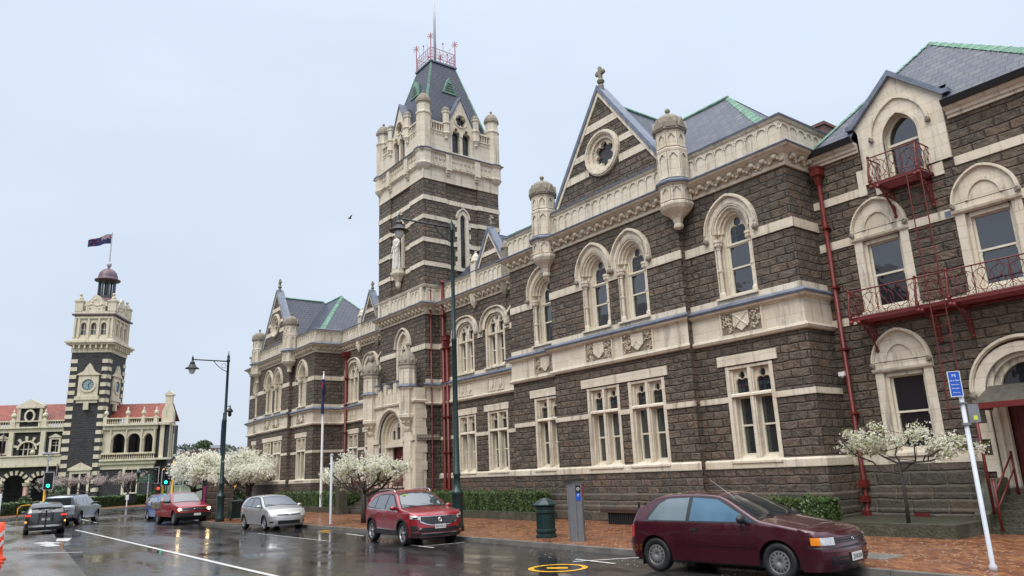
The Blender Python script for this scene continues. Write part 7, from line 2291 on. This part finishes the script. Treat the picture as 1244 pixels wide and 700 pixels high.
# ---- 6. dark SUV with a bicycle rack, seen from behind
def darksuv():
    t = Car('moving_car', 'dark grey SUV with a black bicycle rack on its tailgate', 'car', dict(
        top=[(-2.1, 1.0), (-2.0, 1.15), (-1.85, 1.45), (-1.6, 1.58), (-1.0, 1.66), (-.3, 1.68), (.2, 1.65), (1.0, 1.16), (1.1, 1.11), (1.6, 1.04), (2.0, .95), (2.1, .88)],
        W=.91, belt=[(-2.2, 1.12), (0, 1.04), (2.2, .9)], hull=(-1.88, 1.75), rear=-2.2, front=2.2, wr=.36, axles=(-1.32, 1.32), rocker=.3, roofw=.62,
        nose=.06, tail=.06, crown=.05, paint='darkcar', fprof=[(.2, .12), (.5, .0), (1.0, .2)], rprof=[(.25, .08), (.35, .0), (.7, .0), (.9, .03), (1.15, .08), (1.3, .18), (1.6, .38)], fz=(.26, .9), rz=(.3, 1.5), rim='spoke', tw=.23, squ=3.2, archgap=.07, arch_flare=.02)).build()
    t.spatch('side_window', 'autoglass', [(-1.6, 1.15), (.9, 1.07)], [(-1.6, 1.2), (-1.3, 1.48), (0, 1.56), (.2, 1.53), (.9, 1.1)], .008, 40, 4)
    t.tpatch('windscreen', 'autoglass', .25, 1.0, .87, .91, .009)
    t.fpatch('rear_window', 'autoglass', -.62, .62, 1.17, 1.42, -1, .012, 14, 4)
    t.fpatch('spoiler', 'darkcar', -.7, .7, 1.45, 1.5, -1, .12, 14, 2)
    t.fpatch('rear_bumper_lower', 'trim', -.95, .95, .32, .55, -1, .012, 20, 3); t.fpatch('silver_trim', 'chrome', -.5, .5, .42, .52, -1, .02, 12, 2)
    for sg in (1, -1):
        t.fpatch('tail_light', 'litr', sg*.42, sg*.9, .985, 1.06, -1, .014, 8, 2)
        t.fpatch('fog_recess', 'trim', sg*.62, sg*.9, .62, .78, -1, .014, 8, 2); t.fpatch('indicator', 'lita', sg*.66, sg*.78, .66, .74, -1, .022, 4, 2)
    t.plate('', -1, .82, 0, .02); t.mirror(.8, 1.12)
    m = MB(); X = -2.36
    m.box(X-.02, X+.25, .42, .48, -.03, .03); m.box(X-.02, X+.03, .42, 1.3, -.035, .035)
    for y in (-.3, .0, .3): m.tube([(X-.06, .62, y), (X-.06, 1.15, y)], .022, 5); 
    for z in (.62, .9, 1.15): m.tube([(X-.06, z, -.34), (X-.06, z, .34)], .02, 5)
    for y in (-.12, .12): m.tube([(X, 1.12+.14*math.sin(k*PI/5), y+.11*math.cos(k*PI/5)) for k in range(10)], .014, 4, True)
    m.tube([(X, 1.3, -.08), (X-.25, 1.34, -.35)], .02, 5); m.tube([(X, 1.3, .08), (X-.25, 1.34, .35)], .02, 5)
    m.build('bicycle_rack', M['black'], t.t, local=True)
    t.place(-43.9, 4.05, R(176), .93); t.t.scale.z = .85
darksuv()
# ================================================================== street furniture
M['green'] = plain('dark_green_cast_iron', (.011, .032, .032), .35, var=.2)
M['post'] = plain('pale_grey_powder_coat', (.52, .55, .60), .4, var=.08)
M['yellow'] = plain('yellow_signal_pole', (.72, .36, .015), .45, var=.1)
M['signblue'] = plain('blue_sign_face', (.01, .09, .50), .35, var=.04)
M['signgreen'] = plain('green_sign_face', (.01, .10, .05), .4, var=.05)
M['white'] = plain('white_sign_lettering', (.8, .8, .8), .5, var=.02)
M['orange'] = plain('orange_barrier_plastic', (.85, .07, .01), .4, var=.08)
M['lampglass'] = plain('frosted_lamp_glass', (.6, .62, .6), .15, var=.05)
M['steel'] = plain('brushed_meter_steel', (.26, .27, .29), .35, metal=.6, var=.12)
M['siggreen'] = emit('green_signal', (.02, 1, .55), 4)
M['sigred'] = emit('red_signal', (1, .04, .02), 3)
M['flagblue'] = plain('navy_flag_cloth', (.008, .014, .07), .8, var=.15)
M['flagred'] = plain('red_flag_cloth', (.45, .02, .03), .8, var=.1)
M['flagwhite'] = plain('white_flag_cloth', (.6, .6, .62), .8, var=.05)
M['pink'] = plain('magenta_poster', (.28, .03, .13), .4, var=.2)
def lamp_post(x, y, ht, arm_z, arm, label, small=False, sc=1.0):
    t = thing('street_lamp', label, 'street lamp', (x, y, .12), 0, 'green swan-arm street lamps')
    m = MB()
    m.lathe(x, y, [(.22, .1), (.22, .3), (.19, .36), (.185, 1.25), (.21, 1.3), (.23, 1.36), (.2, 1.42), (.13, 1.5), (.11, 1.9), (.14, 1.94), (.14, 2.0), (.1, 2.06), (.085, ht*.6), (.11, ht*.6+.04), (.075, ht*.6+.1), (.062, ht-.3), (.09, ht-.26), (.09, ht-.18), (.06, ht-.12), (.08, ht), (.03, ht+.12), (.015, ht+.3)], 12, smooth=True)
    m.build('pole', M['green'], t)
    m = MB(); Y = lambda q: y-q
    m.tube([(x, arm_z, y), (x, arm_z, y-arm)], .035, 6); m.tube([(x, arm_z-.55, y-.05), (x, arm_z-.45, y-.3), (x, arm_z-.2, y-.6), (x, arm_z-.02, y-.75)], .02, 5)
    m.tube([(x, arm_z-.25+.12*math.sin(k*PI/4), y-.22+.12*math.cos(k*PI/4)) for k in range(8)], .012, 4, True)
    m.lathe(x, y-arm, [(.05, arm_z+.12), (.05, arm_z-.05), (.02, arm_z+.2)], 8)
    m.build('arm', M['green'], t)
    z = arm_z-.06
    h = MB(); h.lathe(x, y-arm, [(.04, z+.02), (.06, z-.03), (.11, z-.07), (.13, z-.17), (.11, z-.19), (.17, z-.22), (.18, z-.3), (.34, z-.40), (.35, z-.42), (.18, z-.40)], 16, smooth=True)
    ld = h.build('lamp_shade', M['black'], t)
    g = MB(); g.lathe(x, y-arm, [(.16, z-.40), (.17, z-.48), (.14, z-.60), (.08, z-.68), (.02, z-.70)], 12, smooth=True); g.build('globe', M['lampglass'], ld)
    if small:
        m = MB(); zz = 5.6
        m.tube([(x, zz+.3, y), (x+.45, zz+.3, y+.1)], .02, 5); m.lathe(x+.42, y+.1, [(.02, zz+.35), (.05, zz+.2), (.17, zz+.05), (.17, zz), (.09, zz-.02), (.09, zz-.2), (.03, zz-.25)], 10, smooth=True)
        m.build('small_lantern', M['black'], t)
    return t
lamp_post(-21.9, 13.97, 11.0, 10.85, 2.2, 'tall dark green street lamp rising in front of the tower beside the red SUV')
lamp_post(-40.1, 11.3, 8.55, 8.3, 1.8, 'tall dark green street lamp at the left with a small second lantern halfway up', True)
# banner on the left lamp
m = MB(); m.tube([(-40.3, 3.2, 11.3), (-40.25, 5.6, 11.25)], .03, 5)
m.grid(lambda i, j: (-40.35-.45*i*j-.05, 3.6+1.7*j-.25*i, 11.3+.06*math.sin(i*5+j*4)), 6, 10)
mesh_thing(m, 'flag', M['flagblue'], 'small furled blue flag on a slanting staff beside the left street lamp', 'flag')
# low heritage lamps by the station
for i, (x, y, lab) in enumerate(((-95, 17.5, 'low lantern post by the station, left of the tall signpost'), (-95, 20.6, 'low lantern post in front of the station, nearest the traffic lights'))):
    t = thing('lantern_post', lab, 'lamp post', (x, y, .12), 0, 'low lantern posts by the station')
    m = MB(); m.lathe(x, y, [(.16, .1), (.14, .9), (.08, 1.0), (.06, 3.0)], 8); m.build('pole', M['green'], t)
    m = MB(); m.lathe(x, y, [(.1, 3.0), (.26, 3.6), (.3, 3.65), (.12, 3.85), (.03, 4.0)], 6); m.build('lantern', M['green'], t)
# parking sign, right
t = thing('parking_sign', 'pale grey slanted-looking sign pole with blue parking times panel near the right edge', 'sign', (-5.42, 13.57, .12))
m = MB(); m.lathe(-5.42, 13.57, [(.06, .12), (.06, .2), (.036, .24), (.036, 3.3)], 12, smooth=True); m.build('pole', M['post'], t)
F = Fr((-5.42, 13.57, 0), (.82, .57), (.57, -.82))
m = MB(F); m.box(-.155, .025, 2.90, 3.32, .05, .06); pn = m.build('sign_panel', M['signblue'], t)
m = MB(F); m.ring(rect(-.16, .03, 2.895, 3.325), rect(-.150, .020, 2.905, 3.315), .045, .066, True); m.build('sign_border', M['white'], pn)
for txt, z, s in (('P5', 3.225, .07), ('Pay at Meter', 3.155, .04), ('8am-6pm', 3.09, .032), ('9am-4pm', 3.025, .032), ('Mon-Sat', 2.955, .032)):
    o = text_mesh(txt, s); wd = max(v.co.x for v in o.data.vertices)-min(v.co.x for v in o.data.vertices); k = min(1, .15/wd)
    inv = ROOT[t.name].inverted()
    for v in o.data.vertices: v.co = inv @ F.p(-.065+v.co.x*k, z+v.co.y, .0625+v.co.z)
    o.name = 'sign_lettering'; o.data.materials.append(M['white']); o.parent = pn
m = MB(F); m.box(-.06, .06, 2.42, 2.46, -.06, .06); m.box(-.06, .06, 2.78, 2.80, -.06, .06); m.box(.06, .22, 2.46, 2.76, -.06, .03); m.build('fixing_bracket', M['steel'], t)
m = MB(F); m.box(.12, .18, 2.5, 2.57, .03, .034); m.build('label_sticker', M['sticker'], t)
# short white sign pole
m = MB(); m.lathe(-30.1, 12.95, [(.06, .12), (.05, .2), (.05, 3.0), (.02, 3.03)], 10, smooth=True); m.box(-30.18, -30.02, 2.95, 3.0, 12.9, 13.0)
mesh_thing(m, 'sign_pole', M['post'], 'bare white pole at the kerb between the silver hatchback and the red SUV', 'pole')
# flagpole with a furled flag
fx, fy = -43.3, 18.0
t = thing('flagpole', 'white flagpole with furled navy flag beside the far red drainpipe', 'flagpole', (fx, fy, .3))
m = MB(); m.lathe(fx, fy, [(.1, .2), (.09, .5), (.06, 8.2), (.03, 8.4)], 10, smooth=True); m.lump(fx, 8.45, fy, .06); m.build('pole', M['white'], t)
m = MB(); m.grid(lambda i, j: (fx+.10+.10*math.cos(i*2*PI)*(1+.25*math.sin(j*9)), 5.9+2.1*j, fy-.06+.09*math.sin(i*2*PI)*(1+.3*math.cos(j*7+i*9))), 14, 16); fl = m.build('flag', M['flagblue'], t)
m = MB(); m.grid(lambda i, j: (fx+.13+.10*math.cos(-2.0+i*.5+j), 7.3+.5*j, fy-.06+.115*math.sin(-2.2+i*1.2+j)), 3, 8); m.build('flag_stripe', M['flagred'], fl)
# flag above the station
FS = Fr(SO-SV*2.95*-1, (.47770745, .87851898), (.87851898, -.47770745))
t = thing('station_flag', 'blue ensign flying from the pole on top of the station tower', 'flag', (SO.x, SO.y, 36))
W_, H_ = 3.0, 1.45; u0 = -2.5; z0 = 36.2
def fp(a, b, o=0): return (u0-W_*a, z0-.25*a+H_*b*(1-.25*a)-.35*a*a, .22*math.sin(a*8)+o)
m = MB(FS); m.grid(lambda i, j: fp(i, j), 16, 8); fb = m.build('flag_field', M['flagblue'], t)
for o in (.03, -.03):
    m = MB(FS)
    for a0, a1, b0, b1 in ((0, .48, .70, .82), (.2, .28, .5, 1.0)): m.grid(lambda i, j: fp(a0+(a1-a0)*i, b0+(b1-b0)*j, o), 5, 2)
    for s in (1, -1):
        m.grid(lambda i, j: fp(.03+.42*i, (.53 if s > 0 else .93)+s*.40*i+.05*j, o), 5, 1)
    m.build('flag_cross', M['flagwhite'], t)
    m = MB(FS)
    for a0, a1, b0, b1 in ((0, .48, .73, .79), (.22, .26, .5, 1.0)): m.grid(lambda i, j: fp(a0+(a1-a0)*i, b0+(b1-b0)*j, o*1.6), 5, 2)
    for a, b in ((.75, .85), (.75, .2), (.62, .55), (.88, .6)): m.face([m.P(*fp(a+.045*math.cos(k*2*PI/5)*(1 if k % 1 == 0 else .4), b+.08*math.sin(k*2*PI/5), o*1.6)) for k in range(5)])
    m.build('flag_cross', M['flagred'], t)
# litter bin
bx, by = -17.07, 13.87
t = thing('litter_bin', 'dark green octagonal litter bin with ribbed bands and pointed lid', 'litter bin', (bx, by, .12))
m = MB(); m.lathe(bx, by, [(.30, .12), (.30, .2), (.27, .22), (.27, .26), (.30, .28), (.30, .34), (.26, .36), (.255, .78), (.29, .8), (.29, .86), (.27, .88), (.27, .9), (.29, .92), (.29, .96), (.27, .98)], 16); m.build('body', M['green'], t)
m = MB(); m.lathe(bx, by, [(.28, .98), (.35, 1.0), (.35, 1.03), (.26, 1.12), (.1, 1.2), (.02, 1.21)], 8); m.build('lid', M['green'], t)
m = MB()
for k in range(24):
    a = k*PI/12; m.box(bx+.258*math.cos(a)-.006, bx+.258*math.cos(a)+.006, .36, .78, by+.258*math.sin(a)-.006, by+.258*math.sin(a)+.006)
m.build('ribs', M['green'], t)
# parking meter column
px, py = -15.35, 13.53
t = thing('parking_meter', 'grey steel parking meter column with blue panel and slanted cap', 'parking meter', (px, py, .12))
F = Fr((px, py, 0), (.78, .62), (.62, -.78))
m = MB(F)
m.prism([(-.2, .12), (.2, .12), (.2, 1.62), (-.2, 1.62)], -.12, .10); m.box(-.03, .03, .12, 1.6, .1, .13); m.box(-.19, -.17, .12, 1.6, .1, .125); m.box(.17, .19, .12, 1.6, .1, .125)
m.build('body', M['steel'], t)
m = MB(F); m.prism([(-.25, 1.63), (.25, 1.68), (.25, 1.73), (-.25, 1.69)], -.16, .17); m.build('cap', M['trim'], t)
m = MB(F); m.box(.045, .165, 1.36, 1.55, .1, .118); s_ = m.build('meter_screen', M['black'], t)
m = MB(F); m.ring([(.105+.04*math.cos(k*PI/8), 1.46+.04*math.sin(k*PI/8)) for k in range(16)], [(.105+.022*math.cos(k*PI/8), 1.46+.022*math.sin(k*PI/8)) for k in range(16)], .118, .124, True); m.build('dial', M['lampglass'], s_)
m = MB(F); m.box(.045, .165, 1.16, 1.355, .1, .116); bp = m.build('blue_panel', M['signblue'], t)
o = text_mesh('P', .1); inv = ROOT[t.name].inverted()
for v in o.data.vertices: v.co = inv @ F.p(.105+v.co.x, 1.26+v.co.y, .119+v.co.z)
o.name = 'panel_lettering'; o.data.materials.append(M['white']); o.parent = bp
m = MB(F)
for u in (-.205, .205):
    for k in range(5): m.box(u-.004, u+.004, 1.25+k*.07, 1.29+k*.07, -.1, .08)
m.build('red_warning_tape', M['flagred'], t)
# bench
t = thing('bench', 'low dark bench with timber top against the courthouse plinth behind the maroon hatchback', 'bench', (-18.2, 18.4, .12))
m = MB(); m.box(-19.35, -16.4, .50, .62, 18.15, 18.75); m.build('seat', plain('dark_bench_timber', (.05, .03, .026), .4), t)
m = MB(); m.box(-19.05, -16.7, .12, .50, 18.25, 18.7)
for k in range(26): m.box(-19.04+k*.09, -19.0+k*.09, .14, .50, 18.22, 18.25)
m.build('base', M['trim'], t)
for k in (-17.9, -17.6):
    m = MB(); m.box(k-.03, k+.03, .62, .82, 18.55, 18.6); m.build('armrest', M['trim'], t)
# green wheelie bin
gx, gy = -40.9, 12.3
t = thing('wheelie_bin', 'dark green wheelie bin behind the silver hatchback', 'bin', (gx, gy, .12))
m = MB(); m.prism([(gx-.26, .2), (gx+.26, .2), (gx+.3, 1.02), (gx-.3, 1.02)], gy-.28, gy+.28); m.build('body', M['green'], t)
m = MB(); m.prism([(gx-.34, 1.02), (gx+.34, 1.02), (gx+.3, 1.1), (gx-.3, 1.12)], gy-.33, gy+.31); m.build('lid', M['green'], t)
for s in (-1, 1): m = MB(); m.tube([(gx+.2, .22, gy+s*.26), (gx+.2, .22, gy+s*.30)], .1, 10); m.build('wheel', M['rubber'], t)
# information panel wall
t = thing('information_panel', 'dark grey information wall with a magenta poster strip behind the left street lamp', 'information panel', (-43.5, 12.2, .12))
m = MB(); m.box(-43.6, -43.35, .12, 2.1, 11.45, 12.9); m.build('panel', M['plinth'], t)
m = MB(); m.box(-43.34, -43.3, .12, 2.2, 11.2, 11.42); m.box(-43.33, -43.29, .5, 2.0, 11.23, 11.40); m.build('poster_frame', M['black'], t)
m = MB(); m.box(-43.285, -43.28, .6, 1.9, 11.24, 11.39); m.build('poster', M['pink'], t)
# gate pier by the steps
px, py = -38.8, 17.3
t = thing('gate_pier', 'square dark stone gate pier with moulded cap at the foot of the entrance steps', 'gate pier', (px, py, .12))
m = MB(); m.box(px-.3, px+.3, .1, .45, py-.3, py+.3); m.box(px-.23, px+.23, .45, 1.75, py-.23, py+.23); m.build('shaft', M['step'], t)
m = MB(); m.box(px-.28, px+.28, 1.75, 1.83, py-.28, py+.28); m.lathe(px, py, [(.36, 1.83), (.4, 1.95), (.28, 2.05), (.08, 2.15)], 4, rot=PI/4); m.build('cap', M['creamw'], t)
# traffic lights
def signal(m_, bl, parent, x, y, z, lit, n=3, face=(1, -.1)):
    F = Fr((x, y, 0), (-face[1], face[0]), face)
    b = MB(F); b.box(-.27, .27, z-.55, z+.55, .0, .04); b.box(-.15, .15, z-.5, z+.5, -.18, .12)
    hd = b.build('signal_head', M['black'], parent)
    w = MB(F); w.ring(rect(-.28, .28, z-.56, z+.56), rect(-.255, .255, z-.535, z+.535), .03, .05, True); w.build('white_border', M['white'], hd)
    for k in range(3):
        zz = z+.3-k*.3
        v = MB(F)
        for q in range(9):
            a0, a1 = PI*q/9, PI*(q+1)/9
            v.quad((.12*math.cos(a0), zz+.12*math.sin(a0), .12), (.12*math.cos(a1), zz+.12*math.sin(a1), .12), (.12*math.cos(a1), zz+.12*math.sin(a1), .3), (.12*math.cos(a0), zz+.12*math.sin(a0), .3))
        v.build('visor', M['black'], hd)
        g = MB(F); g.face([g.P(.1*math.cos(q*PI/6), zz+.1*math.sin(q*PI/6), .125) for q in range(12)])
        on = (lit == 'g' and k == 2) or (lit == 'r' and k == 0)
        g.build('signal_lamp', M['siggreen' if lit == 'g' else 'sigred'] if on else M['trim'], hd)
def tpole(x, y, z, label, heads, extra=None):
    t = thing('traffic_light', label, 'traffic light', (x, y, .12), 0, 'yellow-poled traffic lights at the crossing')
    m = MB(); m.lathe(x, y, [(.1, .1), (.075, .14), (.07, z)], 10, smooth=True); m.build('pole', M['yellow'], t)
    for (dx, dy, hz, lit, face) in heads: signal(None, None, t, x+dx, y+dy, hz, lit, face=face)
    return t
t = tpole(-57, 5.1, 2.9, 'yellow traffic light pole at the left with grey camera mast above a green lamp', [(.2, .12, 2.6, 'g', (1, -.1))])
m = MB(); m.lathe(-57, 5.1, [(.05, 2.9), (.045, 4.3)], 8); m.box(-57.1, -56.9, 4.3, 4.4, 4.8, 5.35); m.lump(-57, 4.32, 4.82, .12, .12, .12); m.lump(-57, 4.32, 5.33, .12); m.box(-57.08, -56.92, 3.9, 4.05, 5.0, 5.3); m.build('camera_mast', M['greypaint'], t)
t = tpole(-57, 12.1, 3.2, 'yellow traffic light pole showing green, left of the green sign', [(.2, .12, 2.55, 'g', (1, -.1)), (-.1, -.4, 2.75, '', (.3, -1))])
m = MB(); m.box(-57.0, -56.8, 1.5, 2.1, 11.65, 11.9); m.build('push_button_lamp', M['black'], t); m = MB(); m.lump(-56.78, 1.85, 11.77, .04, .1, .1); m.build('signal_lamp', M['sigred'], t)
t = tpole(-56.6, 12.62, 3.7, 'tallest yellow traffic light pole beside the small green street sign', [(-.1, -.3, 2.85, '', (-.6, .8))])
t = tpole(-55.5, 16.6, 2.6, 'yellow traffic light pole standing among the white blossom', [(0.1, .2, 3.0, '', (-1, -.2))])
# street name sign
t = thing('street_sign', 'small green street sign on a white post beside the yellow signal poles', 'sign', (-56.5, 13.1, .12))
m = MB(); m.lathe(-56.5, 13.15, [(.04, .1), (.035, 2.35)], 8); m.build('pole', M['white'], t)
F = Fr((-56.5, 13.0, 0), (0, 1), (1, 0))
m = MB(F); m.box(-.30, .28, 1.98, 2.32, .04, .06); g = m.build('sign_panel', M['signgreen'], t)
m = MB(F); m.ring(rect(-.3, .28, 1.98, 2.32), rect(-.27, .25, 2.01, 2.29), .05, .07, True); m.build('sign_border', M['white'], g)
# tall signpost with direction blades near the station
t = thing('signpost', 'tall thin signpost with pointing blades before the dark station wall', 'sign', (-94, 18.4, .12))
m = MB(); m.lathe(-94, 18.4, [(.06, .1), (.05, 3.4)], 8); m.build('pole', M['greypaint'], t)
for k, (z, a) in enumerate(((3.2, .3), (2.95, -.2), (2.7, .15))): m = MB(); m.box(-94.02, -93.96, z-.08, z+.08, 18.4-.9+a, 18.4+.9+a); m.build('sign_blade', M['signgreen'], t)
# yellow hoop rail and small bin at the crossing
m = MB(); m.tube([(-72, .1, 4.75), (-72, .7, 4.75), (-72, .9, 4.95), (-72, .95, 5.4), (-72, .9, 5.85), (-72, .7, 6.05), (-72, .1, 6.05)], .05, 6); mesh_thing(m, 'hoop_rail', M['yellow'], 'yellow hoop rail on the far pavement at the left', 'rail')
t = thing('roadside_bin', 'small dark bin with a white notice on the far pavement', 'bin', (-86, 14.9, .12))
m = MB(); m.box(-86.3, -85.7, .5, 1.4, 14.9, 15.7); m.build('body', M['black'], t); m = MB(); m.box(-85.69, -85.68, .8, 1.3, 14.75, 15.05); m.lathe(-85.7, 14.9, [(.05, .1), (.05, 1.3)], 6); m.build('notice', M['white'], t)
m = MB(); m.box(-80.4, -79.9, .12, 1.1, 6.9, 7.4); mesh_thing(m, 'utility_box', M['white'], 'pale utility box at the foot of the left traffic light', 'utility box')
# barriers at the far left
for i, (x, y, h, s, lab) in enumerate(((-25.3, 1.22, 1.0, 1.0, 'orange and white striped traffic barrier, nearest at the left edge'), (-26.6, 1.34, 1.05, 1.0, 'orange and white striped traffic barrier, middle one at the left edge'), (-27.9, 1.46, 1.1, 1.0, 'orange and white striped traffic barrier, farthest at the left edge'))):
    t = thing('traffic_barrier', lab, 'traffic barrier', (x, y, 0), 0, 'striped orange barriers')
    m = MB(); m.lathe(x, y, [(.24, 0), (.24, .06), (.15, .1), (.12, .3), (.11, h)], 12, smooth=True); b = m.build('body', M['orange'], t)
    m = MB()
    for k in range(2):
        z = .42+k*.28; n = 16
        for q in range(n):
            a0, a1 = 2*PI*q/n, 2*PI*(q+1)/n; s0, s1 = .06*math.sin(a0), .06*math.sin(a1)
            m.quad((x+.128*math.cos(a0), z+s0, y+.128*math.sin(a0)), (x+.128*math.cos(a1), z+s1, y+.128*math.sin(a1)), (x+.125*math.cos(a1), z+.12+s1, y+.125*math.sin(a1)), (x+.125*math.cos(a0), z+.12+s0, y+.125*math.sin(a0)))
    m.build('reflective_band', M['white'], b)
m = MB(); m.lathe(-26.5, 1.28, [(.07, 0), (.05, .1), (.045, 1.93)], 10, smooth=True); mesh_thing(m, 'post', M['greypaint'], 'plain dark grey post cut off by the left edge', 'post')
# ================================================================== hills and houses
m = MB()
def hill(i, j):
    x = -420-500*j; y = -260+900*i
    hgt = (6+34*min(1, j*1.6))*(.75+.25*math.sin(y*.013+1)+.12*math.sin(y*.04)+.06*math.sin(y*.11+j*3))
    if j == 0: hgt = 0
    return (x-.25*y*.0, hgt, y)
m.grid(hill, 60, 14)
structure(m, 'hills', M['hillm'] if 'hillm' in M else M['far'])
M['housew'] = plain('pale_weatherboard', (.45, .44, .42), .7, var=.1); M['houser'] = plain('rust_roof', (.22, .08, .06), .7, var=.2); M['houseg'] = plain('grey_roof', (.14, .15, .17), .6, var=.2)
M['houseb'] = plain('brick_house', (.25, .12, .08), .8, var=.2)
r = random.Random(5); hk = 0
LOOK = [('housew', 'houser', 'white house with a rust red roof'), ('houseb', 'houseg', 'brick house with a grey roof'), ('housew', 'houseg', 'white house with a grey roof'), ('houseb', 'houser', 'brick house with a rust red roof')]
for k in range(44):
    d = r.uniform(.15, .8); x = -420-500*d*.62; yy = -x*r.uniform(.205, .355)
    i = (yy+260)/900; j = (-x-420)/500
    z = hill(i, j)[1]-1
    a, b, lb = LOOK[k % 4]
    t = thing('hillside_house', 'distant '+lb+' on the far hillside', 'house', (x, yy, z), 0, 'distant '+lb.replace('white house', 'white houses').replace('brick house', 'brick houses')+' on the hill')
    w, dd, h = r.uniform(7, 14), r.uniform(7, 10), r.uniform(3.5, 7)
    m = MB(); m.box(x-dd/2, x+dd/2, z-3, z+h, yy-w/2, yy+w/2); wl = m.build('wall', M[a], t)
    m = MB(); q = [(x-dd/2-.4, z+h), (x, z+h+2.6), (x+dd/2+.4, z+h)]
    A_ = [m.P(u, zz, yy-w/2-.4) for u, zz in q]; B_ = [m.P(u, zz, yy+w/2+.4) for u, zz in q]
    m.face(A_); m.face(B_); m.face((A_[0], A_[1], B_[1], B_[0])); m.face((A_[1], A_[2], B_[2], B_[1])); m.build('roof', M[b], t)
    m = MB()
    for u in range(3): m.box(x+dd/2, x+dd/2+.1, z+h*.45, z+h*.75, yy-w/2+w*(.2+.25*u), yy-w/2+w*(.33+.25*u))
    m.build('window', M['glass'], t)
# hillside trees: a bushy far wood
L = MB()
for k in range(360):
    d = r.uniform(.02, .95); x = -420-500*d*.7; yy = -x*r.uniform(.18, .40); i = (yy+260)/900; j = (-x-420)/500; z = hill(i, j)[1]
    s = r.uniform(2, 5)
    for q in range(26):
        a = r.uniform(0, 6.28); b = math.asin(r.uniform(-.4, 1)); p = Vector((x+s*math.cos(a)*math.cos(b), yy+s*math.sin(a)*math.cos(b), z+s*.8+s*math.sin(b))); leafquad(L, p, s*.35, r)
structure(L, 'hillside_wood', leafy('hazed_grey_green_wood', (.075, .085, .07), (.13, .14, .12)), kind='stuff')  # distance haze put into the paler, greyer leaf colour
# one round-headed tree on the skyline
t = thing('skyline_tree', 'single round-headed tree standing on the hill skyline', 'tree', (-640, 165, 24))
m = MB(); m.tube([(-640, 22, 165), (-640, 30, 165)], .6, 6); m.build('trunk', M['bark'], t)
L = MB()
for q in range(700):
    a = r.uniform(0, 6.28); b = math.asin(r.uniform(-.5, 1)); rr = r.uniform(.6, 1.05); leafquad(L, Vector((-640+5*rr*math.cos(a)*math.cos(b), 165+6.5*rr*math.sin(a)*math.cos(b), 33+4.5*rr*math.sin(b))), .8, r)
L.build('crown', M['bushm'], t)
# a bird in the sky
m = MB(); bx, by, bz = -60, 27.1, 25.4
m.lump(bx, bz, by, .12, .06, .2, 6, 4); m.quad((bx, bz, by-.08), (bx, bz, by+.1), (bx+.5, bz+.22, by+.05), (bx+.35, bz+.16, by-.05)); m.quad((bx, bz, by-.08), (bx, bz, by+.1), (bx-.5, bz+.2, by+.05), (bx-.35, bz+.15, by-.05))
mesh_thing(m, 'bird', M['black'], 'tiny dark bird in the open sky left of the tower', 'bird')
# unseen buildings added behind the camera, shaped to darken and vary window reflections
for x0, x1, h, gb, mt, lab in ((-100, -62, 15, 19.5, 'brickred', 'unseen tall gabled brick building added across the street, farthest down the road'), (-61.8, -44, 17.6, 0, 'housew', 'unseen pale flat-roofed building added across the street between two gabled brick ones'), (-43.8, -24, 12.5, 17.5, 'brickred', 'unseen gabled brick building added across the street behind the viewer'), (-23.8, 20, 10, 0, 'housew', 'unseen low pale building added across the street, right behind the viewer')):
    t = thing('added_street_building', lab, 'building', ((x0+x1)/2, -14, 0))
    m = MB(); m.box(x0, x1, 0, h, -26, -14); m.build('wall', M[mt], t)
    if gb:
        m = MB(); n = max(1, round((x1-x0)/12)); w = (x1-x0)/n
        for k in range(n): m.prism([(x0+w*k, h), (x0+w*(k+.5), gb), (x0+w*(k+1), h)], -26, -14)
        m.build('roof', M['slate'], t)
    n = int((x1-x0)/4)
    for k in range(n):
        for z in (1.0, 5.4, 9.6, 13.4):
            if z+2.6 > h: continue
            m = MB(); u = x0+1+k*4; m.box(u, u+1.8, z, z+2.4, -14.05, -13.97); m.build('window', M['glass'], t)
